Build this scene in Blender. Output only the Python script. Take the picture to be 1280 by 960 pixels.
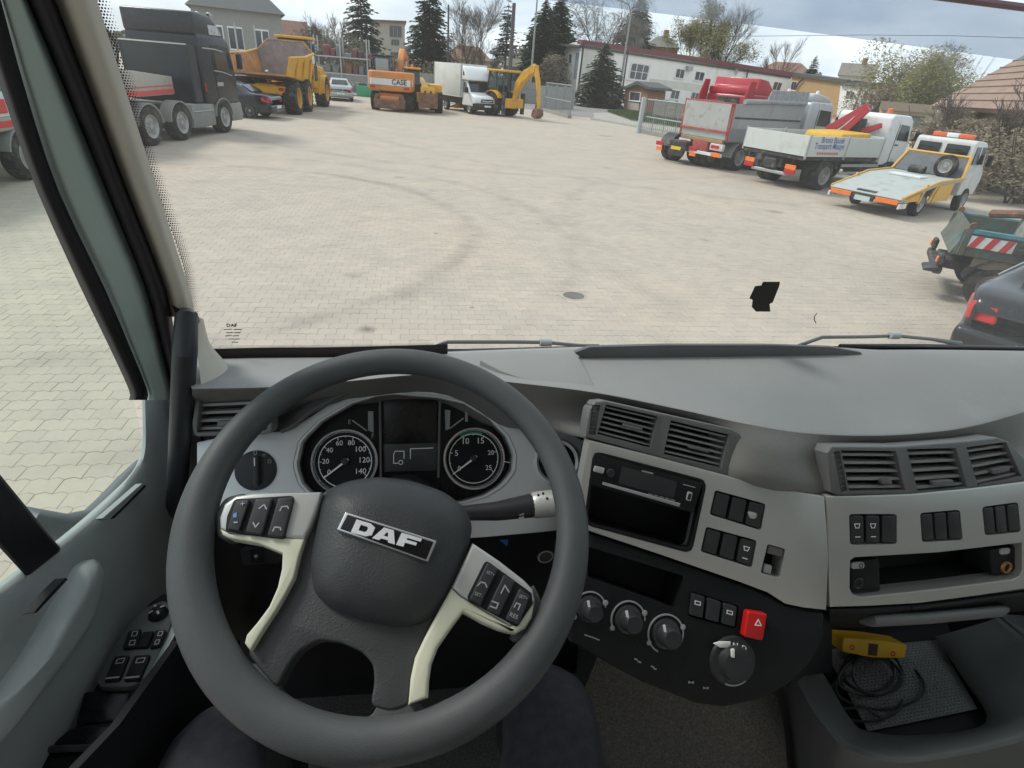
import bpy, bmesh, math, random
import numpy as np
from mathutils import Vector, Matrix, noise as mnoise
R = math.radians
SC = bpy.context.scene
COL = SC.collection
for _o in list(bpy.data.objects): bpy.data.objects.remove(_o)
# ------------------------------------------------------------------ camera
F_PX, CAM_H = 689.0, 2.65
PITCH, ROLL, YAW = R(29.3), R(4.94), R(11.0)
FW = Vector((math.sin(YAW)*math.cos(PITCH), math.cos(YAW)*math.cos(PITCH), -math.sin(PITCH)))
_r0 = Vector((math.cos(YAW), -math.sin(YAW), 0)); _u0 = _r0.cross(FW)
RT = _r0*math.cos(ROLL)+_u0*math.sin(ROLL); UP = -_r0*math.sin(ROLL)+_u0*math.cos(ROLL)
CP = Vector((0, 0, CAM_H))
cam = bpy.data.objects.new('camera', bpy.data.cameras.new('camera')); COL.objects.link(cam)
cam.matrix_world = Matrix(((RT.x, UP.x, -FW.x, CP.x), (RT.y, UP.y, -FW.y, CP.y), (RT.z, UP.z, -FW.z, CP.z), (0, 0, 0, 1)))
cam.data.sensor_width = 36; cam.data.lens = F_PX/1280*36; cam.data.clip_start = .02; cam.data.clip_end = 3000
SC.camera = cam
# ------------------------------------------------------------------ sky, sun, exposure
world = bpy.data.worlds.new('World'); SC.world = world; world.use_nodes = True
SUN_EL, SUN_AZ = R(48), R(-60)      # azimuth from +Y towards +X
def build_world():
    nt = world.node_tree; nt.nodes.clear(); N = nt.nodes.new; L = nt.links.new
    out = N('ShaderNodeOutputWorld'); bg = N('ShaderNodeBackground'); L(bg.outputs[0], out.inputs[0])
    sky = N('ShaderNodeTexSky'); sky.sky_type = 'NISHITA'; sky.sun_disc = False
    sky.sun_elevation = SUN_EL; sky.sun_rotation = SUN_AZ
    sky.air_density = 1.0; sky.dust_density = 2.0
    tc = N('ShaderNodeTexCoord'); mp = N('ShaderNodeMapping'); L(tc.outputs['Generated'], mp.inputs[0])
    mp.inputs['Scale'].default_value = (1.2, 1.2, 4.2); mp.inputs['Location'].default_value = (.3, .15, .2)
    n1 = N('ShaderNodeTexNoise'); n1.inputs['Scale'].default_value = 2.1; n1.inputs['Detail'].default_value = 7; n1.inputs['Roughness'].default_value = .55
    L(mp.outputs[0], n1.inputs['Vector'])
    cr = N('ShaderNodeValToRGB'); cr.color_ramp.elements[0].position = .34; cr.color_ramp.elements[1].position = .56
    cr.color_ramp.elements[0].color = (.6,)*3+(1,); L(n1.outputs[0], cr.inputs[0])
    n2 = N('ShaderNodeTexNoise'); n2.inputs['Scale'].default_value = 4.5; n2.inputs['Detail'].default_value = 6
    L(mp.outputs[0], n2.inputs['Vector'])
    c2 = N('ShaderNodeValToRGB'); c2.color_ramp.elements[0].position = .3; c2.color_ramp.elements[1].position = .66
    c2.color_ramp.elements[0].color = (3.9, 4.7, 5.7, 1); c2.color_ramp.elements[1].color = (6.6, 7.1, 7.5, 1)
    L(n2.outputs[0], c2.inputs[0])
    mx = N('ShaderNodeMix'); mx.data_type = 'RGBA'; L(cr.outputs[0], mx.inputs[0]); L(sky.outputs[0], mx.inputs[6]); L(c2.outputs[0], mx.inputs[7])
    L(mx.outputs[2], bg.inputs[0]); bg.inputs[1].default_value = .1
build_world()
sun = bpy.data.objects.new('sun', bpy.data.lights.new('sun', 'SUN')); COL.objects.link(sun)
sun.data.energy = 1.5; sun.data.angle = R(14); sun.data.color = (1, .96, .9)
_sd = Vector((math.sin(SUN_AZ)*math.cos(SUN_EL), math.cos(SUN_AZ)*math.cos(SUN_EL), math.sin(SUN_EL)))
sun.rotation_euler = _sd.to_track_quat('Z', 'Y').to_euler(); sun.location = _sd*50
SC.view_settings.view_transform = 'Standard'; SC.view_settings.look = 'None'
SC.view_settings.exposure = 0.8; SC.view_settings.gamma = 1
SC.cycles.max_bounces = 8; SC.cycles.transparent_max_bounces = 24
SC.cycles.use_denoising = True
# ------------------------------------------------------------------ materials
MATS = {}
def mat(name, col, rough=.5, metal=0., var=.12, vscale=6., bump=0., bscale=300., spec=.4, dirt=None, dscale=2., damt=.5, coat=0., streak=(1, 1, 1)):
    """procedural principled: base colour with noise variation, optional dirt patches, fine bump"""
    if name in MATS: return MATS[name]
    m = bpy.data.materials.new(name); m.use_nodes = True; nt = m.node_tree; N = nt.nodes.new; L = nt.links.new
    b = nt.nodes['Principled BSDF']; b.inputs['Roughness'].default_value = rough; b.inputs['Metallic'].default_value = metal
    b.inputs['Specular IOR Level'].default_value = spec; b.inputs['Coat Weight'].default_value = coat; b.inputs['Coat Roughness'].default_value = .08
    tc = N('ShaderNodeTexCoord'); mp = N('ShaderNodeMapping'); mp.inputs['Scale'].default_value = streak; L(tc.outputs['Object'], mp.inputs[0])
    no = N('ShaderNodeTexNoise'); no.inputs['Scale'].default_value = vscale; no.inputs['Detail'].default_value = 6; no.inputs['Roughness'].default_value = .6; L(mp.outputs[0], no.inputs['Vector'])
    cr = N('ShaderNodeValToRGB'); cr.color_ramp.elements[0].position = .3; cr.color_ramp.elements[1].position = .7
    cr.color_ramp.elements[0].color = tuple(c*(1-var) for c in col)+(1,); cr.color_ramp.elements[1].color = tuple(min(1, c*(1+var)) for c in col)+(1,)
    L(no.outputs[0], cr.inputs[0]); src = cr.outputs[0]
    if dirt:
        n2 = N('ShaderNodeTexNoise'); n2.inputs['Scale'].default_value = dscale; n2.inputs['Detail'].default_value = 8; n2.inputs['Roughness'].default_value = .65; L(mp.outputs[0], n2.inputs['Vector'])
        c2 = N('ShaderNodeValToRGB'); c2.color_ramp.elements[0].position = .62-.3*damt; c2.color_ramp.elements[1].position = .82-.3*damt; L(n2.outputs[0], c2.inputs[0])
        mx = N('ShaderNodeMix'); mx.data_type = 'RGBA'; mx.inputs[7].default_value = tuple(dirt)+(1,)
        L(c2.outputs[0], mx.inputs[0]); L(src, mx.inputs[6]); src = mx.outputs[2]
    L(src, b.inputs['Base Color'])
    mr = N('ShaderNodeMapRange'); mr.inputs[3].default_value = max(.02, rough-.13); mr.inputs[4].default_value = min(1, rough+.13); L(no.outputs[0], mr.inputs[0]); L(mr.outputs[0], b.inputs['Roughness'])
    if bump:
        n3 = N('ShaderNodeTexNoise'); n3.inputs['Scale'].default_value = bscale; n3.inputs['Detail'].default_value = 3; L(tc.outputs['Object'], n3.inputs['Vector'])
        bp = N('ShaderNodeBump'); bp.inputs['Strength'].default_value = bump; bp.inputs['Distance'].default_value = min(.02, .45/bscale); L(n3.outputs[0], bp.inputs['Height']); L(bp.outputs[0], b.inputs['Normal'])
    MATS[name] = m; return m
def glass(name, tint=(.9, .95, .93), refl=.06, haze=0., hcol=(.6, .6, .57), ghost=False):
    if name in MATS: return MATS[name]
    m = bpy.data.materials.new(name); m.use_nodes = True; nt = m.node_tree; nt.nodes.clear(); N = nt.nodes.new; L = nt.links.new
    o = N('ShaderNodeOutputMaterial'); t = N('ShaderNodeBsdfTransparent'); t.inputs[0].default_value = tuple(tint)+(1,)
    g = N('ShaderNodeBsdfGlossy'); g.inputs['Roughness'].default_value = .02
    fr = N('ShaderNodeLayerWeight'); fr.inputs[0].default_value = .12
    ml = N('ShaderNodeMath'); ml.operation = 'MULTIPLY'; ml.inputs[1].default_value = refl*8; ml.use_clamp = True; L(fr.outputs['Fresnel'], ml.inputs[0])
    mx = N('ShaderNodeMixShader'); L(ml.outputs[0], mx.inputs[0]); L(t.outputs[0], mx.inputs[1]); L(g.outputs[0], mx.inputs[2]); sh = mx.outputs[0]
    if haze:
        d = N('ShaderNodeBsdfDiffuse'); d.inputs[0].default_value = tuple(hcol)+(1,)
        tl = N('ShaderNodeBsdfTranslucent'); tl.inputs[0].default_value = tuple(hcol)+(1,)
        ad = N('ShaderNodeMixShader'); ad.inputs[0].default_value = .6; L(d.outputs[0], ad.inputs[1]); L(tl.outputs[0], ad.inputs[2])
        tc = N('ShaderNodeTexCoord'); no = N('ShaderNodeTexNoise'); no.inputs['Scale'].default_value = 3; no.inputs['Detail'].default_value = 8; L(tc.outputs['Object'], no.inputs['Vector'])
        mr = N('ShaderNodeMapRange'); mr.inputs[1].default_value = .25; mr.inputs[2].default_value = .75; mr.inputs[3].default_value = haze*.4; mr.inputs[4].default_value = haze*1.6; L(no.outputs[0], mr.inputs[0])
        m2 = N('ShaderNodeMixShader'); L(mr.outputs[0], m2.inputs[0]); L(sh, m2.inputs[1]); L(ad.outputs[0], m2.inputs[2]); sh = m2.outputs[0]
    L(sh, o.inputs[0]); MATS[name] = m; return m
# ------------------------------------------------------------------ geometry helpers
def W(px, py, Y=None, X=None, Z=None):
    """a point of the place seen at a photo pixel, at a chosen world depth"""
    d = FW*F_PX+RT*(px-640)+UP*(480-py)
    t = (Y-CP.y)/d.y if Y is not None else ((X-CP.x)/d.x if X is not None else (Z-CP.z)/d.z)
    return CP+d*t
def G(px, py, z=0.): return W(px, py, Z=z)
def proj(p):
    d = Vector(p)-CP; z = d.dot(FW)
    return (640+F_PX*d.dot(RT)/z, 480-F_PX*d.dot(UP)/z, z)
def tagp(o, label=None, cat=None, group=None, kind=None):
    if label: o['label'] = label
    if cat: o['category'] = cat
    if group: o['group'] = group
    if kind: o['kind'] = kind
    return o
def thing(name, label, cat, loc=(0, 0, 0), rz=0, group=None):
    o = bpy.data.objects.new(name, None); COL.objects.link(o); o.empty_display_size = .1
    o.location = loc; o.rotation_euler = (0, 0, rz); return tagp(o, label, cat, group)
def link(name, me, m, parent=None, world=False):
    o = bpy.data.objects.new(name, me); COL.objects.link(o)
    if m is not None and not me.materials: me.materials.append(m)
    if parent is not None:
        o.parent = parent
        if parent.type == 'EMPTY' and world: o.matrix_parent_inverse = Matrix.Translation(-Vector(parent.location))
    return o
def finish(bm, name, smooth=35):
    me = bpy.data.meshes.new(name); bm.normal_update(); bm.to_mesh(me); bm.free()
    if smooth:
        me.shade_smooth()
        me.set_sharp_from_angle(angle=R(smooth))
    return me
def meshobj(name, verts, faces, m, parent=None, smooth=35, world=False, fixn=True):
    bm = bmesh.new(); vs = [bm.verts.new(v) for v in verts]
    for f in faces:
        try: bm.faces.new([vs[i] for i in f])
        except ValueError: pass
    if fixn: bmesh.ops.recalc_face_normals(bm, faces=bm.faces[:])
    return link(name, finish(bm, name, smooth), m, parent, world)
def bevel(bm, w, seg=2, edges=None, ang=25):
    if w <= 0: return
    bm.normal_update()
    es = edges if edges is not None else [e for e in bm.edges if len(e.link_faces) == 2 and e.calc_face_angle(0) > R(ang)]
    bmesh.ops.bevel(bm, geom=es, offset=w, segments=seg, affect='EDGES', profile=.5, clamp_overlap=True)
def box(name, x, y, z, m, parent=None, bv=.01, seg=1, rot=None, world=False):
    bm = bmesh.new(); bmesh.ops.create_cube(bm, size=1)
    for v in bm.verts: v.co = Vector((x[0]+(v.co.x+.5)*(x[1]-x[0]), y[0]+(v.co.y+.5)*(y[1]-y[0]), z[0]+(v.co.z+.5)*(z[1]-z[0])))
    bevel(bm, bv, seg)
    if rot is not None:
        c = Vector(((x[0]+x[1])/2, (y[0]+y[1])/2, (z[0]+z[1])/2)); bm.transform(Matrix.Translation(c) @ rot.to_4x4() @ Matrix.Translation(-c))
    return link(name, finish(bm, name), m, parent, world)
def hexa(name, p, m, parent=None, bv=.01, world=False):
    """8 points: bottom ring 0-3, top ring 4-7"""
    bm = bmesh.new(); v = [bm.verts.new(q) for q in p]
    for f in ((3, 2, 1, 0), (4, 5, 6, 7), (0, 1, 5, 4), (1, 2, 6, 5), (2, 3, 7, 6), (3, 0, 4, 7)): bm.faces.new([v[i] for i in f])
    bmesh.ops.recalc_face_normals(bm, faces=bm.faces[:]); bevel(bm, bv, 1)
    return link(name, finish(bm, name), m, parent, world)
def ext(name, prof, x0, x1, m, parent=None, bv=.02, seg=2, tap=None, axis='x', ang=25):
    """profile of (y,z) pushed along x from x0 to x1; tap(y,z)->scale of x about the middle"""
    bm = bmesh.new(); rings = []
    xm = (x0+x1)/2
    for x in (x0, x1):
        r = []
        for (a, b) in prof:
            k = tap(a, b) if tap else 1.
            q = (xm+(x-xm)*k, a, b) if axis == 'x' else ((a, x, b) if axis == 'y' else (a, b, x))
            r.append(bm.verts.new(q))
        rings.append(r)
    n = len(prof)
    bm.faces.new(rings[0][::-1]); bm.faces.new(rings[1])
    for i in range(n): bm.faces.new([rings[0][i], rings[0][(i+1) % n], rings[1][(i+1) % n], rings[1][i]])
    bmesh.ops.recalc_face_normals(bm, faces=bm.faces[:]); bevel(bm, bv, seg, ang=ang)
    return link(name, finish(bm, name), m, parent)
def frame_of(d):
    d = Vector(d).normalized(); a = Vector((0, 0, 1)) if abs(d.z) < .9 else Vector((1, 0, 0))
    u = d.cross(a).normalized(); return u, d.cross(u).normalized()
def tube_bm(bm, pts, rad, n=8, cap=True, sx=1., sy=1.):
    pts = [Vector(p) for p in pts]; rings = []; u = None
    for i, p in enumerate(pts):
        d = (pts[min(i+1, len(pts)-1)]-pts[max(i-1, 0)]).normalized()
        if u is None: u, v = frame_of(d)
        else:
            u = (u-d*u.dot(d)).normalized(); v = d.cross(u)
        r = rad[i] if isinstance(rad, (list, tuple)) else rad
        rings.append([bm.verts.new(p+(u*math.cos(2*math.pi*k/n)*sx+v*math.sin(2*math.pi*k/n)*sy)*r) for k in range(n)])
    for a, b in zip(rings, rings[1:]):
        for k in range(n): bm.faces.new([a[k], a[(k+1) % n], b[(k+1) % n], b[k]])
    if cap: bm.faces.new(rings[0][::-1]); bm.faces.new(rings[-1])
def tube(name, pts, rad, m, parent=None, n=8, world=False, sx=1., sy=1.):
    bm = bmesh.new(); tube_bm(bm, pts, rad, n, True, sx, sy); bmesh.ops.recalc_face_normals(bm, faces=bm.faces[:])
    return link(name, finish(bm, name, 40), m, parent, world)
def lathe_bm(bm, prof, c, ax, n=24, a0=0, a1=2*math.pi):
    """profile of (radius, along-axis)"""
    u, v = frame_of(ax); ax = Vector(ax).normalized(); c = Vector(c); full = abs(a1-a0-2*math.pi) < 1e-6
    rings = []
    for k in range(n if full else n+1):
        t = a0+(a1-a0)*k/n; e = u*math.cos(t)+v*math.sin(t)
        rings.append([bm.verts.new(c+e*r+ax*h) for r, h in prof])
    for k in range(n):
        a = rings[k]; b = rings[(k+1) % len(rings)]
        for i in range(len(prof)-1):
            try: bm.faces.new([a[i], a[i+1], b[i+1], b[i]])
            except ValueError: pass
def lathe(name, prof, c, ax, m, parent=None, n=24, world=False, smooth=40, a0=0, a1=2*math.pi):
    bm = bmesh.new(); lathe_bm(bm, prof, c, ax, n, a0, a1); bmesh.ops.remove_doubles(bm, verts=bm.verts[:], dist=1e-5)
    bmesh.ops.recalc_face_normals(bm, faces=bm.faces[:]); return link(name, finish(bm, name, smooth), m, parent, world)
def crom(P, n):
    """Catmull-Rom through P, n samples per span"""
    P = [Vector(p) for p in P]; out = []
    for i in range(len(P)-1):
        a = P[i-1] if i else P[0]*2-P[1]; b = P[i]; c = P[i+1]; d = P[i+2] if i+2 < len(P) else P[-1]*2-P[-2]
        for k in range(n):
            t = k/n; out.append(.5*((2*b)+(c-a)*t+(2*a-5*b+4*c-d)*t*t+(3*b-a-3*c+d)*t**3))
    out.append(P[-1]); return out
def loft(name, rows, m, parent=None, nu=4, nv=3, world=True, smooth=60):
    """rows: list of equal-length lists of points -> smooth sheet"""
    g = [crom(r, nu) for r in rows]; cols = list(zip(*g)); cols = [crom(c, nv) for c in cols]
    nc = len(cols); nr = len(cols[0]); vs = [cols[i][j] for i in range(nc) for j in range(nr)]
    fs = [(i*nr+j, i*nr+j+1, (i+1)*nr+j+1, (i+1)*nr+j) for i in range(nc-1) for j in range(nr-1)]
    return meshobj(name, vs, fs, m, parent, smooth, world)
class PL:
    """a plane of the place through three points, each given as (pixel x, pixel y, depth Y)"""
    def __init__(s, a, b, c, pts=False):
        a, b, c = [Vector(q) for q in (a, b, c)] if pts else [W(*q) for q in (a, b, c)]
        s.o = a; s.n = (b-a).cross(c-a).normalized()
        if s.n.dot(CP-a) < 0: s.n = -s.n
    def at(s, px, py, off=0.):
        d = FW*F_PX+RT*(px-640)+UP*(480-py); t = (s.o+s.n*off-CP).dot(s.n)/d.dot(s.n); return CP+d*t
    def shift(s, off):
        q = PL.__new__(PL); q.o = s.o+s.n*off; q.n = s.n; return q
def rq(q, r=.18, n=4):
    """rounded version of a polygon of pixels (corner cut fraction r of the shorter edge)"""
    q = [Vector(p).to_2d() for p in q]; out = []; N_ = len(q)
    for i in range(N_):
        p, a, b = q[i], q[i-1], q[(i+1) % N_]; l = min((a-p).length, (b-p).length)*r
        s = p+(a-p).normalized()*l; e = p+(b-p).normalized()*l
        for k in range(n+1):
            t = k/n; out.append(s*(1-t)**2+p*2*t*(1-t)+e*t*t)
    return [(v.x, v.y) for v in out]
def prism_bm(bm, pts, nrm, depth, bv=.001, seg=2):
    f = [bm.verts.new(p) for p in pts]; b = [bm.verts.new(Vector(p)-nrm*depth) for p in pts]; n = len(f)
    face = bm.faces.new(f); bm.faces.new(b[::-1]); 
    for i in range(n): bm.faces.new([f[i], b[i], b[(i+1) % n], f[(i+1) % n]])
    bmesh.ops.recalc_face_normals(bm, faces=bm.faces[:])
    if bv: bevel(bm, bv, seg, edges=list(face.edges))
def prism(name, pl, px, off, depth, m, parent=None, bv=.001, seg=2, world=True, smooth=35):
    bm = bmesh.new(); prism_bm(bm, [pl.at(x, y, off) for x, y in px], pl.n, depth, bv, seg)
    return link(name, finish(bm, name, smooth), m, parent, world)
def dome(name, pl, px, off, h, m, parent=None, rings=8, ex=2.5, world=True, skirt=.01, inner=.0):
    """cushion-like bulge over an outline"""
    P = [pl.at(x, y, off) for x, y in px]; c = sum(P, Vector())/len(P); n = len(P); vs = [p-pl.n*skirt for p in P]+list(P); fs = []
    for k in range(1, rings+1):
        s = 1-(k/rings)*(1-inner)
        if k == rings and inner == 0: vs.append(c+pl.n*h)
        else: vs += [c+(p-c)*s+pl.n*h*(1-s**ex) for p in P]
    for k in range(rings+(0 if inner == 0 else 1)):
        for i in range(n): j = (i+1) % n; fs.append((k*n+i, k*n+j, (k+1)*n+j, (k+1)*n+i))
    if inner == 0:
        for i in range(n): fs.append((rings*n+i, rings*n+(i+1) % n, len(vs)-1))
    else: fs.append(tuple((rings+1)*n+i for i in range(n)))
    return meshobj(name, vs, fs, m, parent, 60, world)
def ringplate(name, pl, outer, inner, off, depth, m, parent=None, c=None, n=72, bv=.001, inoff=None, world=True):
    """plate with one opening, both outlines in pixels, sampled round centre c"""
    if c is None: c = (sum(p[0] for p in inner)/len(inner), sum(p[1] for p in inner)/len(inner))
    def samp(poly, t):
        dx, dy = math.cos(t), math.sin(t); best = None
        for i in range(len(poly)):
            ax, ay = poly[i][0]-c[0], poly[i][1]-c[1]; bx, by = poly[(i+1) % len(poly)][0]-c[0], poly[(i+1) % len(poly)][1]-c[1]
            ex, ey = bx-ax, by-ay; den = dx*ey-dy*ex
            if abs(den) < 1e-9: continue
            u = (ax*ey-ay*ex)/den; s = (ax*dy-ay*dx)/den
            if u > 0 and -1e-6 <= s <= 1+1e-6 and (best is None or u > best): best = u
        best = best or 1; return (c[0]+dx*best, c[1]+dy*best)
    io = off if inoff is None else inoff
    bm = bmesh.new(); A = []; B = []; A2 = []; B2 = []
    for k in range(n):
        t = 2*math.pi*k/n; o_ = pl.at(*samp(outer, t), off); i_ = pl.at(*samp(inner, t), io)
        A.append(bm.verts.new(o_)); B.append(bm.verts.new(i_)); A2.append(bm.verts.new(o_-pl.n*depth)); B2.append(bm.verts.new(i_-pl.n*depth))
    for k in range(n):
        j = (k+1) % n
        bm.faces.new([A[k], A[j], B[j], B[k]]); bm.faces.new([A[k], A2[k], A2[j], A[j]]); bm.faces.new([B[k], B[j], B2[j], B2[k]]); bm.faces.new([A2[k], B2[k], B2[j], A2[j]])
    bmesh.ops.recalc_face_normals(bm, faces=bm.faces[:])
    if bv: bevel(bm, bv, 2, ang=40)
    return link(name, finish(bm, name), m, parent, world)
def cutter(pl, px, off, depth):
    """block that clears an opening traced on the face at offset off"""
    bm = bmesh.new(); prism_bm(bm, [pl.at(x, y, off)+pl.n*.02 for x, y in px], pl.n, depth, 0); return link('cutter', finish(bm, 'cutter', 0), M_cutter, None)
def cut(o, cutters):
    """boolean the openings out of a mesh, then drop the cutters"""
    for c in cutters:
        md = o.modifiers.new('cut', 'BOOLEAN'); md.operation = 'DIFFERENCE'; md.object = c; md.solver = 'EXACT'
    bpy.context.view_layer.update()
    dg = bpy.context.evaluated_depsgraph_get(); me = bpy.data.meshes.new_from_object(o.evaluated_get(dg)); o.modifiers.clear(); o.data = me
    for c in cutters: bpy.data.objects.remove(c)
    me.shade_smooth(); me.set_sharp_from_angle(angle=R(30)); return o
def textmesh(s, m, bold=0., ext_=.02):
    cu = bpy.data.curves.new('t', 'FONT'); cu.body = s; cu.size = 1; cu.extrude = ext_; cu.offset = bold; cu.resolution_u = 3
    o = bpy.data.objects.new('t', cu); COL.objects.link(o); bpy.context.view_layer.update()
    me = bpy.data.meshes.new_from_object(o.evaluated_get(bpy.context.evaluated_depsgraph_get())); bpy.data.objects.remove(o); bpy.data.curves.remove(cu)
    me.materials.clear(); me.materials.append(m); return me
def textw(name, s, p0, p1, nrm, m, parent=None, bold=0., hscale=1., world=True, lift=.0006):
    """lettering whose baseline runs from p0 to p1, on a surface with normal nrm"""
    me = textmesh(s, m, bold); xs = [v.co.x for v in me.vertices]
    if not xs: return None
    x0, x1 = min(xs), max(xs); d = (Vector(p1)-Vector(p0)); k = d.length/(x1-x0); ex = d.normalized(); nrm = (nrm-ex*nrm.dot(ex)).normalized(); ey = nrm.cross(ex)
    for v in me.vertices:
        c = v.co.copy(); v.co = Vector(p0)+ex*(c.x-x0)*k+ey*c.y*k*hscale+nrm*(lift+c.z*.02)
    return link(name, me, None, parent, world)
def text(name, s, pl, a, b, off, m, parent=None, bold=0., hscale=1., lift=.0006):
    return textw(name, s, pl.at(*a, off), pl.at(*b, off), pl.n, m, parent, bold, hscale, True, lift)
def bil(q, u, v):
    """point in a pixel quad (tl,tr,br,bl)"""
    tl, tr, br, bl = [Vector(p).to_2d() for p in q]; p = (tl*(1-u)+tr*u)*(1-v)+(bl*(1-u)+br*u)*v; return (p.x, p.y)
def cell(q, u0, u1, v0=0., v1=1.): return [bil(q, u0, v0), bil(q, u1, v0), bil(q, u1, v1), bil(q, u0, v1)]
M_cutter = mat('opening_black', (.012, .012, .013), .6)
M_steel = mat('galvanised', (.38, .39, .39), .5, .4, .12, 8)
# ================================================================== TRUCK CAB
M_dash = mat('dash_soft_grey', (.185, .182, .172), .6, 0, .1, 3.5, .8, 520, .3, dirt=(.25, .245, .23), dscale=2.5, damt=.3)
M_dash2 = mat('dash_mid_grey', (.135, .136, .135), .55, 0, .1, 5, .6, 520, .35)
M_dash_lit = mat('dash_grey_lit', (.265, .268, .26), .62, 0, .08, 3, .8, 520, .3, dirt=(.33, .325, .31), dscale=2.5, damt=.3)  # lit copy of the dash grey: windshield light put into the colour
M_blk = mat('black_plastic', (.013, .0135, .015), .6, 0, .25, 12, .4, 600, .18)
M_blk2 = mat('satin_black_button', (.03, .031, .034), .42, 0, .15, 30, .1, 900, .35)
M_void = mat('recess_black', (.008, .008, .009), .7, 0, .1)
M_silver2 = mat('silver_cluster', (.72, .74, .74), .38, .2, .04, 4, .03, 800, .45)
M_silver = mat('silver_panel', (.46, .452, .435), .4, .55, .05, 3, .1, 700, .4)
M_rim = mat('wheel_rim_leather', (.068, .073, .074), .5, 0, .14, 7, .6, 700, .35)
M_hub = mat('wheel_hub_grain', (.046, .049, .05), .46, 0, .1, 10, .65, 460, .4)
M_ivory = mat('ivory_trim', (.56, .56, .43), .4, 0, .05, 8, .05, 500, .45)
M_strim = mat('silver_trim', (.48, .48, .46), .35, .3, .05, 8, 0, 500, .5)
M_pil = mat('pillar_green_grey', (.37, .45, .43), .55, 0, .06, 4, .2, 900, .3)
M_beige = mat('pillar_beige', (.52, .49, .42), .6, 0, .06, 4, .2, 900, .3)
M_seal = mat('rubber_seal', (.018, .016, .02), .6, 0, .2, 20, .2, 600, .3)
M_door = mat('door_panel_grey', (.32, .345, .34), .58, 0, .07, 4, .7, 600, .3)
M_door2 = mat('door_lower_grey', (.085, .095, .085), .7, 0, .08, 9, .4, 600, .25)
M_white = mat('print_white', (.85, .85, .83), .6, 0, .03)
M_grey = mat('print_grey', (.35, .36, .36), .6, 0, .05)
M_chrome = mat('chrome_edge', (.55, .56, .57), .22, .9, .05)
M_red = mat('hazard_red', (.55, .012, .012), .4, 0, .05)
M_gl = mat('gloss_black', (.006, .006, .007), .3, 0, .1, 10, 0, 1, .3)
M_lcd = mat('lcd_grey', (.045, .048, .05), .35, 0, .1)
M_lcd2 = mat('lcd_dark_brown', (.014, .011, .011), .3, 0, .1)
M_carpet = mat('floor_carpet', (.09, .088, .083), .95, 0, .45, 260, .6, 350, .1, dirt=(.15, .14, .125), dscale=160, damt=.35)
M_wind = glass('windshield_glass', (.95, .97, .955), .05, .07, (.8, .8, .76))
M_dgl = glass('door_glass', (.88, .96, .91), .05, .03, (.7, .76, .72))
M_visor = glass('smoked_visor', (.50, .55, .62), .04, .2, (.5, .54, .6))
cab = thing('truck_cab', 'grey cab interior of the truck seen from the driver seat', 'truck', (.5, .3, 0))
def part(name): # an empty-free part needs a mesh; small helper keeps names short
    return cab
CL = PL(W(515, 570, .79), W(515, 570, .79)+Vector((1, 0, 0)), W(515, 570, .79)+Vector((0, .6, .8)), True)
CO = PL((735, 550, .66), (1035, 620, .60), (735, 655, .605))
CV = PL((735, 548, .664), (905, 602, .626), (750, 500, .69))
RP = PL((1040, 625, .60), (1280, 612, .62), (1040, 765, .53))
RV = PL((1045, 612, .606), (1280, 603, .626), (1045, 560, .635))
LO = PL(CO.at(735, 660), CO.at(1030, 768), CO.at(800, 820)+(CP-CO.at(800, 820)).normalized()*.035, True)
LV = PL((245, 490, .80), (335, 487, .79), (243, 543, .775))
WC = Vector((-.0343, .4767, 2.1953)); WN = Vector((-.0299, -.5439, .8386)).normalized()
WH = PL.__new__(PL); WH.o = WC; WH.n = WN
HZ = lambda z: PL((0, 0, z), (1, 0, z), (0, 1, z), True)
VX = lambda x: PL((x, 0, 2), (x, 1, 2), (x, 0, 3), True)
# ---- dashboard shell
zA = 2.2
colsA = [(225, 452), (300, 451), (400, 450), (500, 448), (600, 444), (735, 439), (860, 436), (960, 436), (1040, 438), (1110, 442), (1200, 442), (1290, 443), (1400, 445)]
colsC = [(240, 486), (335, 484), (440, 476), (540, 468), (640, 478), (745, 491), (850, 512), (932, 530), (1000, 541), (1075, 545), (1150, 542), (1225, 531), (1330, 500)]
rowA = [W(x, y, Z=zA-.004) for x, y in colsA]
rowC = [W(x, y, Z=zA+(.012 if i < 6 else (.0, -.012, -.03, -.042, -.042, -.042, -.04)[i-6])) for i, (x, y) in enumerate(colsC)]
rowB = [(a*.5+c*.5)+Vector((0, 0, -.003)) for a, c in zip(rowA, rowC)]
colsD = [(240, 545, .79), (335, 541, .80), (440, 530, .95), (540, 530, .95), (640, 535, .80), (738, 549, .668), (850, 583, .642), (926, 603, .618), (1000, 619, .606), (1075, 621, .596), (1150, 616, .606), (1225, 610, .615), (1330, 600, .63)]
rowD = [W(x, y, Y_+(.035 if i in (0, 1, 5, 6, 9, 10, 11) else 0)) for i, (x, y, Y_) in enumerate(colsD)]
rowE = []
for i, (c, d) in enumerate(zip(rowC, rowD)):
    m_ = c*.55+d*.45; rowE.append(m_+(CP-m_).normalized()*(-.035 if i in (0, 1, 5, 6, 9, 10, 11) else (0 if i in (2, 3) else .012)))
rowA0 = [p+Vector((0, .06, -.02)) for p in rowA]
dash = loft('dashboard', [rowA0, rowA, rowB, [b*.12+c*.88 for b, c in zip(rowB, rowC)], [c+(e-c)*.03+Vector((0, 0, -.0005)) for c, e in zip(rowC, rowE)]], M_dash_lit, cab, 5, 5)
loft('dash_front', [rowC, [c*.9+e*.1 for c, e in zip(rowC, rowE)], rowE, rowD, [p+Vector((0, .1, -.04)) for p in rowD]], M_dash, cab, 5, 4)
P22 = HZ(2.2)
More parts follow.
